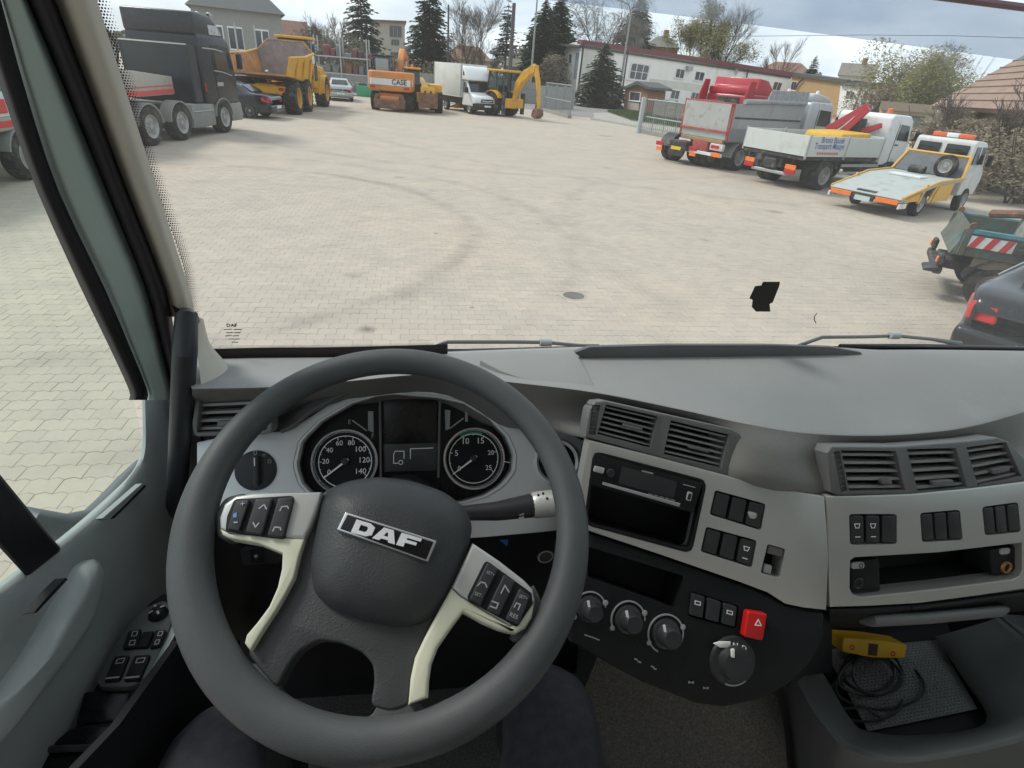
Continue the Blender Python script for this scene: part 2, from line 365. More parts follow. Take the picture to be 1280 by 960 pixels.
prism('flap_panel', HZ(2.209), [(600, 450), (721, 442), (748, 488), (700, 482), (655, 474), (625, 463)], 0, .012, M_dash_lit, dash, .003)
prism('lip', PL(W(738, 449, Z=2.196), W(960, 448, Z=2.19), W(738, 449, Z=2.196)+Vector((0, .01, .1)), True), rq([(718, 441), (737, 434), (830, 431.5), (960, 431.5), (1040, 434), (1078, 441), (1066, 452), (960, 454), (800, 455), (738, 455)], .08, 2), .002, .01, mat('lip_dark', (.12, .12, .12), .6, 0, .1, 8, .5, 600), dash, .0005)
meshobj('floor_pan', [(-.5, .05, 1.3), (1.6, .05, 1.3), (1.6, 1.1, 1.3), (-.5, 1.1, 1.3)], [(0, 1, 2, 3)], M_carpet, cab, 0, True)
meshobj('firewall', [(-.46, 1.0, 1.3), (1.6, 1.0, 1.3), (1.6, 1.02, 2.15), (-.46, 1.02, 2.15)], [(0, 1, 2, 3)], M_void, cab, 0, True)
# body of the console and tunnel below it
def tunnel():
    rows = []
    for t, z, dx in ((0, 1.72, 0), (.35, 1.62, .02), (.7, 1.48, .05), (1, 1.32, .08)):
        rows.append([Vector((.36-dx, .66-.05*t, z)), Vector((.55, .60-.10*t, z-.06*(1-t))), Vector((.66, .58-.16*t, z-.1*(1-t))), Vector((.72, .57-.16*t, z-.14*(1-t)))])
    loft('tunnel_cover', rows, M_carpet, cab, 4, 4)
tunnel()
# ---- silver cluster surround
outer = [(246, 543), (300, 542), (335, 540), (359, 539), (377, 528), (409, 507), (456, 490), (490, 484), (501, 483), (548, 486), (595, 497), (625, 512), (690, 537), (738, 549), (733, 600), (731, 658), (690, 664), (600, 672), (500, 676), (400, 668), (300, 655), (246, 645)]
inner = [(370, 582), (377, 551), (402, 526), (440, 504), (471, 495), (490, 493), (501, 493), (548, 497), (579, 504), (611, 523), (632, 545), (642, 567), (640, 589), (626, 607), (604, 620), (579, 627), (540, 634), (480, 634), (420, 630), (390, 618), (377, 604)]
clu = ringplate('instrument_panel', CL, outer, inner, .012, .03, M_silver2, cab, c=(505, 570), bv=.0015, n=96)
ringplate('bezel', CL, [(x+(x-505)*.035, y+(y-568)*.035) for x, y in inner], [(x-(x-505)*.03, y-(y-568)*.03) for x, y in inner], .0145, .03, M_dash2, clu, c=(505, 570), bv=.002, n=96, inoff=-.012)
prism('gauge_face', CL, [(x+(x-505)*.02, y+(y-568)*.02) for x, y in inner], -.024, .004, M_gl, clu, 0)
def dial(cx, cy, rad, start, sweep, nums, needle_px, green=None):
    c = CL.at(cx, cy, -.02); r = (CL.at(cx+rad, cy, -.02)-c).length; n = CL.n
    lathe('dial_ring', [(r*1.0, 0), (r*1.0, .012), (r*.985, .0145), (r*.93, .0145), (r*.9, .010), (r*.86, .004), (r*.86, 0)], c, n, M_chrome, clu, 56)
    lathe('dial_disc', [(0, .003), (r*.86, .003), (r*.86, .0), (0, 0)], c, n, M_blk, clu, 48)
    ex = Vector((1, 0, 0)); ey = n.cross(ex)
    bm = bmesh.new()
    lathe_bm(bm, [(r*.80, .0036), (r*.80, .0042), (r*.775, .0042), (r*.775, .0036)], c, n, 48)
    k = 0
    N_ = (len(nums)-1)*2+1
    for i in range(N_):
        a = start-sweep*i/(N_-1); e = ex*math.cos(a)+ey*math.sin(a); q = e.cross(n)
        l0, l1, w = (.70, .80, .010) if i % 2 == 0 else (.74, .80, .007)
        prism_bm(bm, [c+n*.0045+e*r*l0+q*r*w, c+n*.0045+e*r*l1+q*r*w, c+n*.0045+e*r*l1-q*r*w, c+n*.0045+e*r*l0-q*r*w], n, .0006, 0)
    link('scale_marks', finish(bm, 'scale_marks'), M_white, clu)
    for i, s in enumerate(nums):
        a = start-sweep*i/(len(nums)-1); e = ex*math.cos(a)+ey*math.sin(a); w = r*.05*len(s)
        p = c+e*r*.58+n*.004-ey*r*.05
        textw('numeral', s, p-ex*w, p+ex*w, n, M_white, clu, .0, 1., False)
    tip = CL.at(*needle_px, -.012); cc = c+n*.008; d = (tip-cc).normalized(); q = d.cross(n)
    meshobj('needle', [cc-d*r*.12+q*r*.035, cc-d*r*.12-q*r*.035, tip-q*r*.015, tip+q*r*.015, cc-d*r*.12+q*r*.035-n*.001, cc-d*r*.12-q*r*.035-n*.001, tip-q*r*.015-n*.001, tip+q*r*.015-n*.001], [(0, 1, 2, 3), (7, 6, 5, 4), (0, 3, 7, 4), (1, 0, 4, 5), (2, 1, 5, 6), (3, 2, 6, 7)], M_white, clu, 0)
    lathe('needle_cap', [(0, .006), (r*.1, .005), (r*.12, 0)], c+n*.004, n, M_blk2, clu, 20)
    return c, r, n
dial(432, 577, 41.5, R(215), R(250), ['0', '20', '40', '60', '80', '100', '120', '140'], (404, 598))
c_, r_, n_ = dial(592, 573, 38, R(215), R(250), ['0', '5', '10', '15', '20', '25'], (566, 593))
lathe('economy_band', [(r_*.80, .0046), (r_*.86, .0046)], c_, n_, mat('green_band', (.03, .3, .16), .5), clu, 20, a0=R(250), a1=R(300))
prism('upper_display', CL, rq([(478, 499), (547, 500), (545, 553), (479, 554)], .05), -.019, .003, M_lcd2, clu, .0005)
prism('lower_display', CL, rq([(479, 555), (547, 554), (546, 588), (480, 590)], .05), -.018, .003, M_lcd, clu, .0005)
for a, b in (((475, 498), (476, 600)), ((550, 497), (548, 597))):
    tube('display_border', [CL.at(*a, -.012), CL.at(*b, -.012)], .0022, M_dash2, clu, 6)
def line(name, pts, w, pl, off, m, parent):
    bm = bmesh.new(); P = [pl.at(x, y, off) for x, y in pts]
    for a, b in zip(P, P[1:]):
        d = (b-a).normalized(); q = d.cross(pl.n)*w/2; prism_bm(bm, [a-q-d*w/2, b-q+d*w/2, b+q+d*w/2, a+q-d*w/2], pl.n, .0005, 0)
    return link(name, finish(bm, name), m, parent)
line('truck_pictogram', [(505, 573), (505, 564), (494, 564), (492, 568), (492, 579), (497, 579)], .0014, CL, -.0172, M_white, clu)
cc = CL.at(501, 578, -.0172); lathe('pictogram_wheel', [(.0030, .0003), (.0042, .0003)], cc, CL.n, M_white, clu, 16)
line('trailer_pictogram', [(513, 573), (513, 561), (541, 560)], .0014, CL, -.0172, M_white, clu)
for q, ln in ((((460, 514), (466.5, 514), (467, 541), (460, 538)), ((441, 526), (458, 538))), (((556, 512), (563, 513), (562, 536), (557, 538)), ((563, 535), (579, 523)))):
    prism('bar_gauge', CL, q, -.018, .002, mat('gauge_bar', (.3, .31, .31), .5), clu, 0); line('gauge_pointer', ln, .0022, CL, -.017, M_grey, clu)
for x, y, s in ((437, 528, 'E'), (466, 546, 'F'), (583, 525, '1')):
    text('gauge_mark', s, CL, (x-1.6, y+2), (x+1.6, y+2), -.018, M_grey, clu)
line('warning_line', [(630, 577), (637, 578)], .0012, CL, -.003, M_white, clu)
# brow over the cluster
br = [(352, 541), (368, 534), (389, 517), (430, 497), (470, 486), (501, 481), (548, 484), (595, 495), (630, 509), (672, 529)]
def brow_row(up, off): return [CL.at(x+(x-510)*up*.0022, y-up*(.75 if abs(x-510) < 120 else .55), off) for x, y in br]
loft('cluster_brow', [brow_row(-2, -.02), brow_row(-1, .02), brow_row(4, .042), brow_row(11, .036), brow_row(22, .02), brow_row(44, -.05)], M_dash2, cab, 4, 3)
# light switch
c = CL.at(320, 588, .012); lsr = (CL.at(347, 588, .012)-c).length
ls = lathe('light_switch', [(0, .006), (lsr*.8, .006), (lsr*.95, .004), (lsr, -.004)], c, CL.n, M_blk2, cab, 40, True)
prism('switch_grip', CL, rq([(315, 569), (323, 569), (323, 608), (315, 608)], .45, 4), .030, .014, M_blk2, ls, .003)
line('grip_mark', [(318, 573), (318, 582)], .0015, CL, .0302, M_white, ls)
for x, y, s in ((319, 567, '0'), (330, 570, '='), (337, 577, 'D')): text('switch_mark', s, CL, (x-2.2, y+2), (x+2.2, y+2), .0185, M_grey, ls)
# round pocket right of the cluster
c = CL.at(696, 577, .012); pr = (CL.at(724, 577, .012)-c).length
rp_ = lathe('round_speaker', [(pr*.8, -.012), (pr*.82, .002), (pr*.92, .006), (pr, .003), (pr*1.03, -.004)], c, CL.n, M_silver2, cab, 40, True)
lathe('speaker_disc', [(0, .001), (pr*.8, .001), (pr*.82, -.002)], c, CL.n, M_blk, rp_, 32)
# ---- black lower panel round the column
lowp = loft('lower_dash_panel', [[CL.at(x, y, -.004) for x, y in ((244, 646), (330, 657), (430, 668), (540, 672), (640, 668), (733, 660))],
      [W(x, y, .775) for x, y in ((244, 700), (330, 715), (430, 720), (540, 720), (640, 720), (733, 715))],
      [W(x, y, .77) for x, y in ((230, 800), (330, 800), (430, 800), (540, 800), (640, 790), (725, 780))],
      [W(x, y, .85) for x, y in ((200, 880), (330, 880), (430, 880), (540, 880), (640, 870), (720, 850))]], M_blk, cab, 3, 3)
LP = PL((330, 700, .76), (640, 700, .76), (330, 790, .75))
sw = prism('small_switch', LP, rq([(300, 686), (352, 684), (352, 704), (302, 707)], .2), .012, .03, M_blk2, cab, .002)
prism('switch_button', LP, rq([(313, 688), (328, 687), (328, 703), (314, 704)], .2), .015, .006, M_blk, sw, .001); lathe('switch_lamp', [(0, .001), (.003, .001), (.0032, -.001)], LP.at(320, 695, .0155), LP.n, M_grey, sw, 12)
c = LP.at(679, 686, .0); r = (LP.at(693, 686)-c).length
kn = lathe('dimmer_knob', [(0, .022), (r*.7, .021), (r*.78, .006), (r*1.05, .004), (r*1.15, 0)], c, LP.n, M_blk2, cab, 32, True); lathe('knob_ring', [(r*.55, .0225), (r*.68, .022)], c, LP.n, M_grey, kn, 28); line('knob_mark', [(675, 702), (683, 703)], .002, LP, .003, M_grey, kn)
key = lathe('ignition_lock', [(0, .012), (.014, .012), (.016, 0)], LP.at(606, 672, .02), LP.n, M_chrome, cab, 24, True)
prism('key_tag', PL.shift(LP, .05), rq([(611, 667), (624, 663), (636, 676), (634, 684), (628, 678)], .3), 0, .006, mat('blue_key', (.02, .16, .5), .4), key, .0015)
# ---- stalk
SP = CL.shift(.085)
st = tube('stalk', [SP.at(555, 643, .03), SP.at(585, 641, .02), SP.at(620, 639, .01), SP.at(664, 632)], [.010, .012, .015, .0195], M_blk2, cab, 16, True)
tube('stalk_end', [SP.at(664, 632), SP.at(668, 631.5), SP.at(690, 629), SP.at(716, 626), SP.at(719, 626)], [.018, .0218, .0222, .021, .016], M_strim, st, 20)
SPf = SP.shift(.016); lathe('wiper_icon', [(.0035, 0), (.0048, 0)], SPf.at(632, 642, .002), CL.n, M_grey, st, 16)
for k in range(4): prism('interval_mark', SPf, [(648+k*1.2-k*.6, 650-k*5.2), (655, 649-k*5.2), (655, 645.5-k*5.2), (649+k*1.0, 646.5-k*5.2)], .003, .001, M_grey, st, 0)
for x, y in ((673, 619), (679, 617), (684, 623)): lathe('stalk_dot', [(0, .0005), (.002, .0004), (.0022, 0)], SP.at(x, y, .0205), SP.n, M_blk, st, 10)
tube('steering_column', [WC-WN*.02, WC-WN*.12, WC-WN*.26+Vector((0, .1, 0))], [.062, .058, .075], M_blk, cab, 24, True)
# ---- steering wheel
e1 = Vector((0, 0, 1)).cross(WN).normalized(); e1 = -e1 if e1.x < 0 else e1; e2 = WN.cross(e1)
def rimmesh():
    Rm = .23; bm = bmesh.new(); nseg, ns = 96, 18; rings = []
    for k in range(nseg):
        t = 2*math.pi*k/nseg; e = e1*math.cos(t)+e2*math.sin(t)
        b = .0172
        for a0, amp, wid in ((R(200), .0045, R(38)), (R(335), .002, R(35)), (R(255), .0025, R(60)), (R(285), .002, R(50))):
            dlt = (t-a0+math.pi) % (2*math.pi)-math.pi; b += amp*math.exp(-(dlt/wid)**2)
        b = min(b, .0245); c0 = WC+e*(Rm-b)
        rings.append([bm.verts.new(c0+e*b*math.cos(2*math.pi*j/ns)+WN*.92*min(b, .021)*math.sin(2*math.pi*j/ns)) for j in range(ns)])
    for k in range(nseg):
        a, b_ = rings[k], rings[(k+1) % nseg]
        for j in range(ns): bm.faces.new([a[j], a[(j+1) % ns], b_[(j+1) % ns], b_[j]])
    bmesh.ops.recalc_face_normals(bm, faces=bm.faces[:]); return finish(bm, 'rim', 60)
Z4 = lambda pts: [(260+x/2.909, 590+y/2.909) for x, y in pts]
wheel = link('steering_wheel', rimmesh(), M_rim, cab, True)
body = Z4([(420, 60), (620, 18), (870, 75), (962, 190), (945, 290), (890, 410), (815, 545), (750, 680), (735, 770), (728, 850), (660, 870), (590, 850), (605, 760), (600, 700), (560, 655), (480, 620), (400, 610), (330, 650), (280, 720), (250, 790), (185, 715), (140, 660), (240, 510), (305, 390), (330, 270), (370, 170)])
prism('hub_body', WH, rq(body, .35, 3), .0, .03, M_hub, wheel, .006, 3)
for nm, pts in (('left', [(180, 700), (240, 740), (262, 800), (330, 850), (440, 900), (540, 915), (600, 880), (620, 840), (760, 835), (790, 870), (880, 850), (960, 800), (900, 900), (740, 965), (560, 990), (380, 960), (240, 890), (140, 780), (120, 690)]),):
    prism('rim_web', WH, rq(Z4(pts), .3, 3), -.002, .018, M_rim, wheel, .007, 3)
for pts in ([(60, 90), (140, 70), (120, 240), (60, 250), (30, 230), (20, 150)], [(1180, 400), (1215, 470), (1195, 570), (1120, 620), (1100, 600), (1140, 560), (1170, 480)]):
    prism('spoke_root', WH, rq(Z4(pts), .3, 3), .001, .02, M_rim, wheel, .006, 3)
pad = Z4([(395, 190), (410, 110), (440, 60), (520, 30), (620, 17), (740, 32), (860, 72), (935, 130), (962, 195), (948, 275), (905, 390), (850, 490), (790, 545), (700, 565), (560, 540), (450, 500), (385, 440), (372, 330)])
dome('airbag_cover', WH, rq(pad, .35, 3), .004, .034, M_hub, wheel, 9, 4.0, True, .014)
BP = WH.shift(.0365)
LU = Z4([(42, 205), (40, 165), (58, 115), (100, 86), (160, 76), (412, 70), (392, 150), (372, 200), (350, 243), (275, 238), (180, 228), (80, 222)])
LL = Z4([(42, 206), (80, 223), (180, 229), (275, 239), (350, 244), (332, 300), (312, 385), (280, 445), (245, 505), (195, 580), (152, 650), (132, 622), (140, 592), (180, 545), (222, 488), (252, 420), (268, 350), (270, 295), (180, 258), (75, 240), (52, 228)])
RU = Z4([(962, 256), (1060, 322), (1150, 392), (1182, 425), (1190, 468), (1100, 560), (1000, 500), (920, 450), (886, 420), (930, 325)])
RL = Z4([(885, 421), (919, 451), (1000, 501), (1100, 561), (1190, 469), (1178, 530), (1155, 568), (1118, 590), (1060, 575), (1000, 550), (928, 510), (890, 560), (835, 640), (812, 700), (803, 760), (800, 822), (728, 848), (736, 750), (752, 675), (790, 595), (830, 520)])
prism('spoke', WH, LU, .012, .022, M_strim, wheel, .004, 3); prism('spoke_trim', WH, LL, .0115, .02, M_ivory, wheel, .004, 3)
prism('spoke', WH, RU, .012, .022, M_strim, wheel, .004, 3); prism('spoke_trim', WH, RL, .0115, .02, M_ivory, wheel, .004, 3)
prism('button_panel', WH, rq(Z4([(95, 98), (318, 84), (278, 244), (190, 234), (62, 214), (68, 160)]), .15), .0135, .006, M_blk, wheel, .001)
prism('button_panel', WH, rq(Z4([(1010, 318), (1178, 440), (1180, 480), (1125, 565), (938, 462)]), .12), .0135, .006, M_blk, wheel, .001)
for q in ([(100, 104), (152, 98), (112, 214), (70, 206)], [(172, 96), (236, 94), (196, 229), (134, 219)], [(254, 94), (312, 90), (274, 238), (214, 231)],
          [(1016, 328), (1056, 352), (992, 486), (950, 462)], [(1076, 372), (1118, 398), (1060, 522), (1014, 500)], [(1134, 420), (1172, 452), (1130, 556), (1082, 534)]):
    prism('wheel_button', WH, rq(Z4(q), .16), .0175, .006, M_blk2, wheel, .0018, 3)
for s, a, b in (('+', (118, 128), (134, 126)), ('-', (92, 196), (106, 196)), ('SET+', (1012, 368), (1040, 380)), ('SET-', (968, 446), (996, 458)), ('SET+', (1130, 456), (1160, 466)), ('RES', (1096, 524), (1124, 536))):
    text('button_print', s, WH, Z4([a])[0], Z4([b])[0], .0176, M_grey, wheel)
for pts in ([(186, 132), (204, 118), (212, 134)], [(164, 184), (172, 200), (184, 186)], [(262, 140), (268, 126), (288, 124), (292, 132)], [(236, 214), (242, 200), (262, 202), (264, 210)], [(982, 412), (992, 400), (1008, 404), (1014, 418)], [(1066, 440), (1080, 412), (1094, 436)], [(1034, 470), (1056, 478), (1048, 496), (1028, 488)], [(1114, 490), (1122, 476), (1136, 482), (1128, 500)]):
    line('button_icon', Z4(pts), .0013, WH, .0180, M_grey, wheel)
prism('button_logo', WH, Z4([(92, 152), (104, 146), (104, 164), (90, 166)]), .0180, .0006, mat('logo_blue', (.15, .25, .6), .5), wheel, 0)
bd = Z4([(500, 145), (832, 250), (800, 327), (468, 210)])
prism('badge_edge', BP, rq(bd, .06), .004, .01, M_chrome, wheel, .001)
prism('badge_plate', BP, rq(Z4([(507, 154), (820, 254), (793, 318), (480, 206)]), .06), .0048, .004, M_gl, wheel, .0005)
def letters():
    bq = Z4([(523, 178), (772, 244), (757, 277), (524, 221)]); tl, tr, br_, bl = Z4([(540, 172), (778, 242), (758, 284), (519, 219)])
    Q = (tl, tr, br_, bl); S = {
     'D': [[(0, 0), (.22, 0), (.3, .2), (.3, .8), (.22, 1), (0, 1)], [(.09, .28), (.19, .28), (.21, .4), (.21, .6), (.19, .72), (.09, .72)]],
     'A': [[(.42, 0), (.57, 0), (.67, 1), (.565, 1), (.555, .84), (.45, .84), (.43, 1), (.325, 1)], [(.485, .3), (.51, .3), (.53, .6), (.465, .6)]],
     'F': [[(.69, 0), (1, 0), (1, .26), (.8, .26), (.8, .42), (.96, .42), (.96, .66), (.8, .66), (.8, 1), (.69, 1)]]}
    for k, polys in S.items():
        o = prism('badge_letter', BP, [bil(Q, u, v) for u, v in polys[0]], .0075, .004, mat('badge_letter_silver', (.72, .73, .73), .35, .2), wheel, 0, smooth=0)
        if len(polys) > 1: cut(o, [cutter(BP, [bil(Q, u, v) for u, v in polys[1]], .0075, .04)])
letters()
# ---- air vents
def vent(q, pl, n, frame=None, tab=None, m=M_dash2):
    fr = frame
    prism('vent_back', pl, q, -.03, .003, M_void, fr, 0)
    P = [[pl.at(*bil(q, u, v), -.004) for u in (0, 1)] for v in [(k+.5)/n for k in range(n)]]
    h = (pl.at(*bil(q, .5, 1))-pl.at(*bil(q, .5, 0))).length/n
    dn = (pl.at(*bil(q, .5, 1))-pl.at(*bil(q, .5, 0))).normalized()
    for a, b in P:
        t = dn*h*.17; dp = (-pl.n*.016-dn*h*.12)
        hexa('slat', [a+t, b+t, b+t+dp, a+t+dp, a-t, b-t, b-t+dp, a-t+dp], M_dash_lit, fr, .0006)
    if tab: prism('vent_tab', pl, rq(cell(q, *tab), .3), .003, .008, m, fr, .001)
lvq = [(250, 492), (334, 488), (334, 538), (246, 541)]
lv = ringplate('air_vent', LV, rq([(246, 486), (338, 483), (340, 543), (243, 546), (240, 530)], .12), lvq, .006, .03, M_dash2, cab, bv=.0015)
vent(lvq, LV, 5, lv, (.28, .5, .72, .86))
Z5 = lambda pts: [(660+x/3.2, 480+y/3.2) for x, y in pts]
cvf = prism('air_vent', CV, Z5([(230, 212), (236, 150), (246, 100), (270, 70), (310, 66), (560, 122), (815, 178), (850, 200), (868, 235), (868, 290), (850, 372), (820, 374), (490, 284)]), .003, .035, M_dash2, cab, .003, 3)
q1, q2 = Z5([(312, 82), (520, 130), (490, 256), (277, 200)]), Z5([(572, 146), (804, 202), (774, 336), (542, 280)]); qt = Z5([(256, 84), (290, 84), (272, 205), (244, 200)])
cut(cvf, [cutter(CV, q, .003, .06) for q in (q1, q2, qt)])
vent(q1, CV, 6, cvf, (.42, .78, .46, .56)); vent(q2, CV, 6, cvf, (.40, .74, .56, .66))
prism('thumb_wheel', CV, qt, -.002, .02, M_dash2, cvf, .002)
for k in range(7): line('thumb_rib', [bil(qt, .15, (k+.6)/7.6), bil(qt, .85, (k+.6)/7.6)], .002, CV, .001, M_dash2, cvf)
Z7 = lambda pts: [(1000+x/4, 520+y/4) for x, y in pts]
rvf = prism('air_vent', RV, Z7([(135, 185), (160, 152), (500, 152), (850, 124), (990, 108), (1050, 130), (1120, 210), (1160, 290), (1160, 320), (860, 360), (560, 390), (190, 397), (152, 380)]), .003, .035, M_dash2, cab, .003, 3)
rq_ = [Z7(p) for p in ([(205, 172), (480, 175), (528, 372), (247, 377)], [(535, 166), (780, 160), (838, 356), (590, 380)], [(832, 156), (1030, 130), (1108, 300), (890, 350)])]; qt = Z7([(168, 178), (200, 176), (240, 372), (205, 384)])
cut(rvf, [cutter(RV, q, .003, .06) for q in rq_+[qt]])
for q, tb in zip(rq_, ((.62, .8, .72, .84), (.36, .76, .78, .9), (.42, .82, .66, .8))): vent(q, RV, 5, rvf, tb)
prism('thumb_wheel', RV, qt, -.002, .02, M_dash2, rvf, .002)
for k in range(7): line('thumb_rib', [bil(qt, .15, (k+.6)/7.6), bil(qt, .85, (k+.6)/7.6)], .002, RV, .001, M_dash2, rvf)
# ---- centre console panel
con = prism('console_panel', CO, Z5([(245, 226), (490, 287), (845, 382), (1020, 420), (1186, 452), (1198, 600), (1202, 700), (1194, 905), (1100, 895), (1030, 880), (960, 835), (840, 790), (520, 680), (236, 586), (212, 400)]), .004, .03, M_silver, cab, .002)
rad_o = Z5([(262, 266), (718, 386), (655, 680), (222, 562)])
b1, b2, b3 = Z5([(748, 424), (952, 480), (932, 586), (726, 522)]), Z5([(712, 570), (916, 626), (896, 736), (690, 670)]), Z5([(958, 640), (1030, 660), (1010, 776), (930, 756)])
cut(con, [cutter(CO, rq(q, .12), .004, .06) for q in (rad_o, b1, b2, b3)])
def pocket(name, pl, q, depth, m, parent, off=.0, r=.12, lipw=1.02):
    """open-fronted box behind an opening"""
    o = rq(q, r); n = len(o); c = (sum(p[0] for p in o)/n, sum(p[1] for p in o)/n); o = [(c[0]+(x-c[0])*lipw, c[1]+(y-c[1])*lipw) for x, y in o]
    A = [pl.at(x, y, off) for x, y in o]; B = [p-pl.n*depth for p in A]
    return meshobj(name, A+B, [(i, (i+1) % n, n+(i+1) % n, n+i) for i in range(n)]+[tuple(range(n, 2*n))], m, parent, 30, parent is cab)
pk = pocket('radio_slot', CO, rad_o, .07, M_void, cab)
ringplate('slot_frame', CO, rq(rad_o, .1), rq([(742.5, 567), (880, 603), (862, 687), (735, 653)], .08), .005, .012, M_blk, pk, bv=.001)
radio = prism('radio', CO, rq(Z5([(266, 277), (702, 396), (662, 517), (243, 402)]), .08), .006, .05, M_blk, cab, .002)
RF = lambda q: Z5(q)
prism('radio_display', CO, rq(RF([(378, 330), (598, 392), (582, 458), (360, 398)]), .1), .0075, .003, mat('radio_lcd', (.03, .03, .033), .15, 0, .2), radio, .0006)
prism('radio_strip', CO, RF([(300, 392), (610, 478), (606, 492), (298, 403)]), .0078, .003, M_grey, radio, .0006)
prism('radio_button', CO, rq(RF([(268, 328), (308, 338), (302, 360), (262, 350)]), .2), .009, .004, M_strim, radio, .001)
lathe('radio_knob', [(0, .004), (.006, .004), (.007, 0)], CO.at(660+330/3.2, 480+356/3.2, .006), CO.n, M_blk2, radio, 20)
prism('usb_port', CO, rq(RF([(640, 430), (660, 435), (652, 470), (632, 465)]), .3), .0078, .003, M_grey, radio, .0008)
prism('usb_slot', CO, rq(RF([(644, 438), (655, 441), (649, 464), (638, 461)]), .3), .0084, .003, M_void, radio, .0004)
line('radio_maker_print', RF([(458, 348), (498, 358)]), .0022, CO, .0066, M_grey, radio)
for k in range(5): line('radio_print', RF([(484+k*22, 438+k*6), (498+k*22, 442+k*6)]), .0012, CO, .0068, M_grey, radio)
line('radio_print', RF([(622, 402), (668, 414)]), .0012, CO, .0068, M_grey, radio)
def switches(name, pl, q, n, icons=()):
    base = pocket(name, pl, q, .02, M_void, cab)
    for k in range(n):
        c = cell(q, k/n+.03, (k+1)/n-.03, .06, .94); prism('switch', pl, rq(c, .14), .0035, .014, M_blk2, base, .0016, 3)
        if k in icons:
            line('switch_icon', [bil(c, .3, .3), bil(c, .7, .3), bil(c, .62, .45), bil(c, .38, .45), bil(c, .3, .3)], .0013, pl, .0042, M_white, base); line('switch_icon', [bil(c, .35, .78), bil(c, .68, .78)], .0014, pl, .0042, M_white, base)
    return base
s1 = switches('switch_block', CO, b1, 3); prism('switch_symbol', CO, rq(Z5([(878, 508), (918, 518), (912, 540), (888, 538)]), .4), .0046, .002, M_strim, s1, .0005)
switches('switch_block', CO, b2, 3, (2,))
pk3 = pocket('small_pocket', CO, b3, .03, M_void, cab)
prism('pocket_button', CO, rq(cell(b3, .1, .9, .03, .3), .15), .002, .01, M_dash2, pk3, .001); prism('pocket_card', CO, rq(cell(b3, .12, .5, .68, .96), .15), .001, .006, M_grey, pk3, .001)
# ---- lower black console
Z6 = lambda pts: [(700+x/4, 660+y/4) for x, y in pts]
low = prism('heater_console', LO, [(733, 665), (822, 694), (922, 729), (960, 743), (982, 757), (1008, 763), (1031, 767), (1030, 800), (1012, 832), (985, 858), (950, 876), (905, 885), (870, 880), (800, 852), (745, 822), (714, 804), (708, 740), (712, 690)], -.002, .09, M_blk, cab, .006, 3)
slot = Z6([(140, 92), (618, 240), (585, 408), (140, 246)])
sb = Z6([(655, 315), (895, 390), (880, 505), (640, 440)])
cut(low, [cutter(LO, rq(slot, .06), -.002, .08), cutter(LO, rq(sb, .1), -.002, .08)])
pocket('console_slot', LO, slot, .08, M_void, cab, -.004)
hb = pocket('switch_block', LO, sb, .02, M_void, cab, -.003)
for k in range(3):
    c = cell(sb, k/3+.03, (k+1)/3-.03, .06, .94); prism('switch', LO, rq(c, .14), .0015, .014, M_blk2, hb, .0016, 3)
    if k != 1: line('switch_icon', [bil(c, .3, .3), bil(c, .7, .3), bil(c, .7, .45), bil(c, .3, .45), bil(c, .3, .3)], .0013, LO, .0022, M_white, hb)
def knob(x, y, rp, a0, a1, white=.35):
    c = LO.at(x, y, -.002); r = (LO.at(x+rp, y, -.002)-c).length
    k = lathe('heater_knob', [(0, .028), (r*.42, .0275), (r*.5, .025), (r*.58, .006), (r*.72, .004), (r*.75, 0)], c, LO.n, M_blk2, cab, 32, True)
    lathe('knob_scale', [(r*.9, .0012), (r*.98, .0012), (r*.98, 0)], c, LO.n, M_grey, k, 30, a0=a0, a1=a1)
    prism('knob_pointer', LO, rq([(x-3, y-rp*.45), (x, y-rp*.45-.5), (x+1, y-2), (x-1.5, y-2)], .2), .0268, .002, M_white, k, 0)
    lathe('knob_lamp', [(0, .001), (.0035, .0006), (.004, 0)], LO.at(x-rp*.9, y+rp*.5, -.001), LO.n, M_grey, k, 12)
    lathe('knob_lamp', [(0, .001), (.004, .0006), (.0045, 0)], LO.at(x+rp*.95, y-rp*.35, -.001), LO.n, M_grey, k, 12)
    return k
knob(737, 761, 21, R(180), R(360)); knob(785, 774, 22, R(170), R(390)); knob(832, 792, 23, R(150), R(420))
c = LO.at(915, 826, -.002); r = (LO.at(943, 826, -.002)-c).length
rd = lathe('retarder_dial', [(0, .02), (r*.3, .022), (r*.62, .02), (r*.66, .012), (r*.72, .006), (r*.95, .005), (r, 0)], c, LO.n, M_blk2, cab, 40, True)
lathe('dial_arc', [(r*.62, .0207), (r*.64, .021), (r*.85, .0065), (r*.9, .006)], c, LO.n, M_grey, rd, 20, a0=R(200), a1=R(260)) if False else None
prism('dial_window', LO, Z6([(768, 578), (800, 568), (854, 570), (852, 600), (800, 598)]), .006, .002, M_white, rd, .0004)
prism('dial_pointer', LO, rq(Z6([(856, 606), (874, 604), (874, 650), (858, 648)]), .3), .0212, .002, M_white, rd, .0004)
text('dial_letter', 'N', LO, *Z6([(862, 598), (884, 602)]), .006, M_white, rd); text('dial_letter', 'D', LO, *Z6([(904, 612), (926, 620)]), .006, M_white, rd)
line('dial_mark', Z6([(918, 638), (936, 652), (934, 668)]), .0022, LO, .006, M_white, rd); line('dial_mark', Z6([(936, 650), (956, 652)]), .0022, LO, .006, M_white, rd)
lathe('dial_lower_ring', [(r*.86, .0065), (r*.92, .006)], c, LO.n, M_grey, rd, 20, a0=R(60), a1=R(120))
hz = prism('hazard_button', LO, rq(Z6([(942, 415), (1040, 430), (1016, 566), (920, 546)]), .14), .010, .02, M_red, cab, .003, 3)
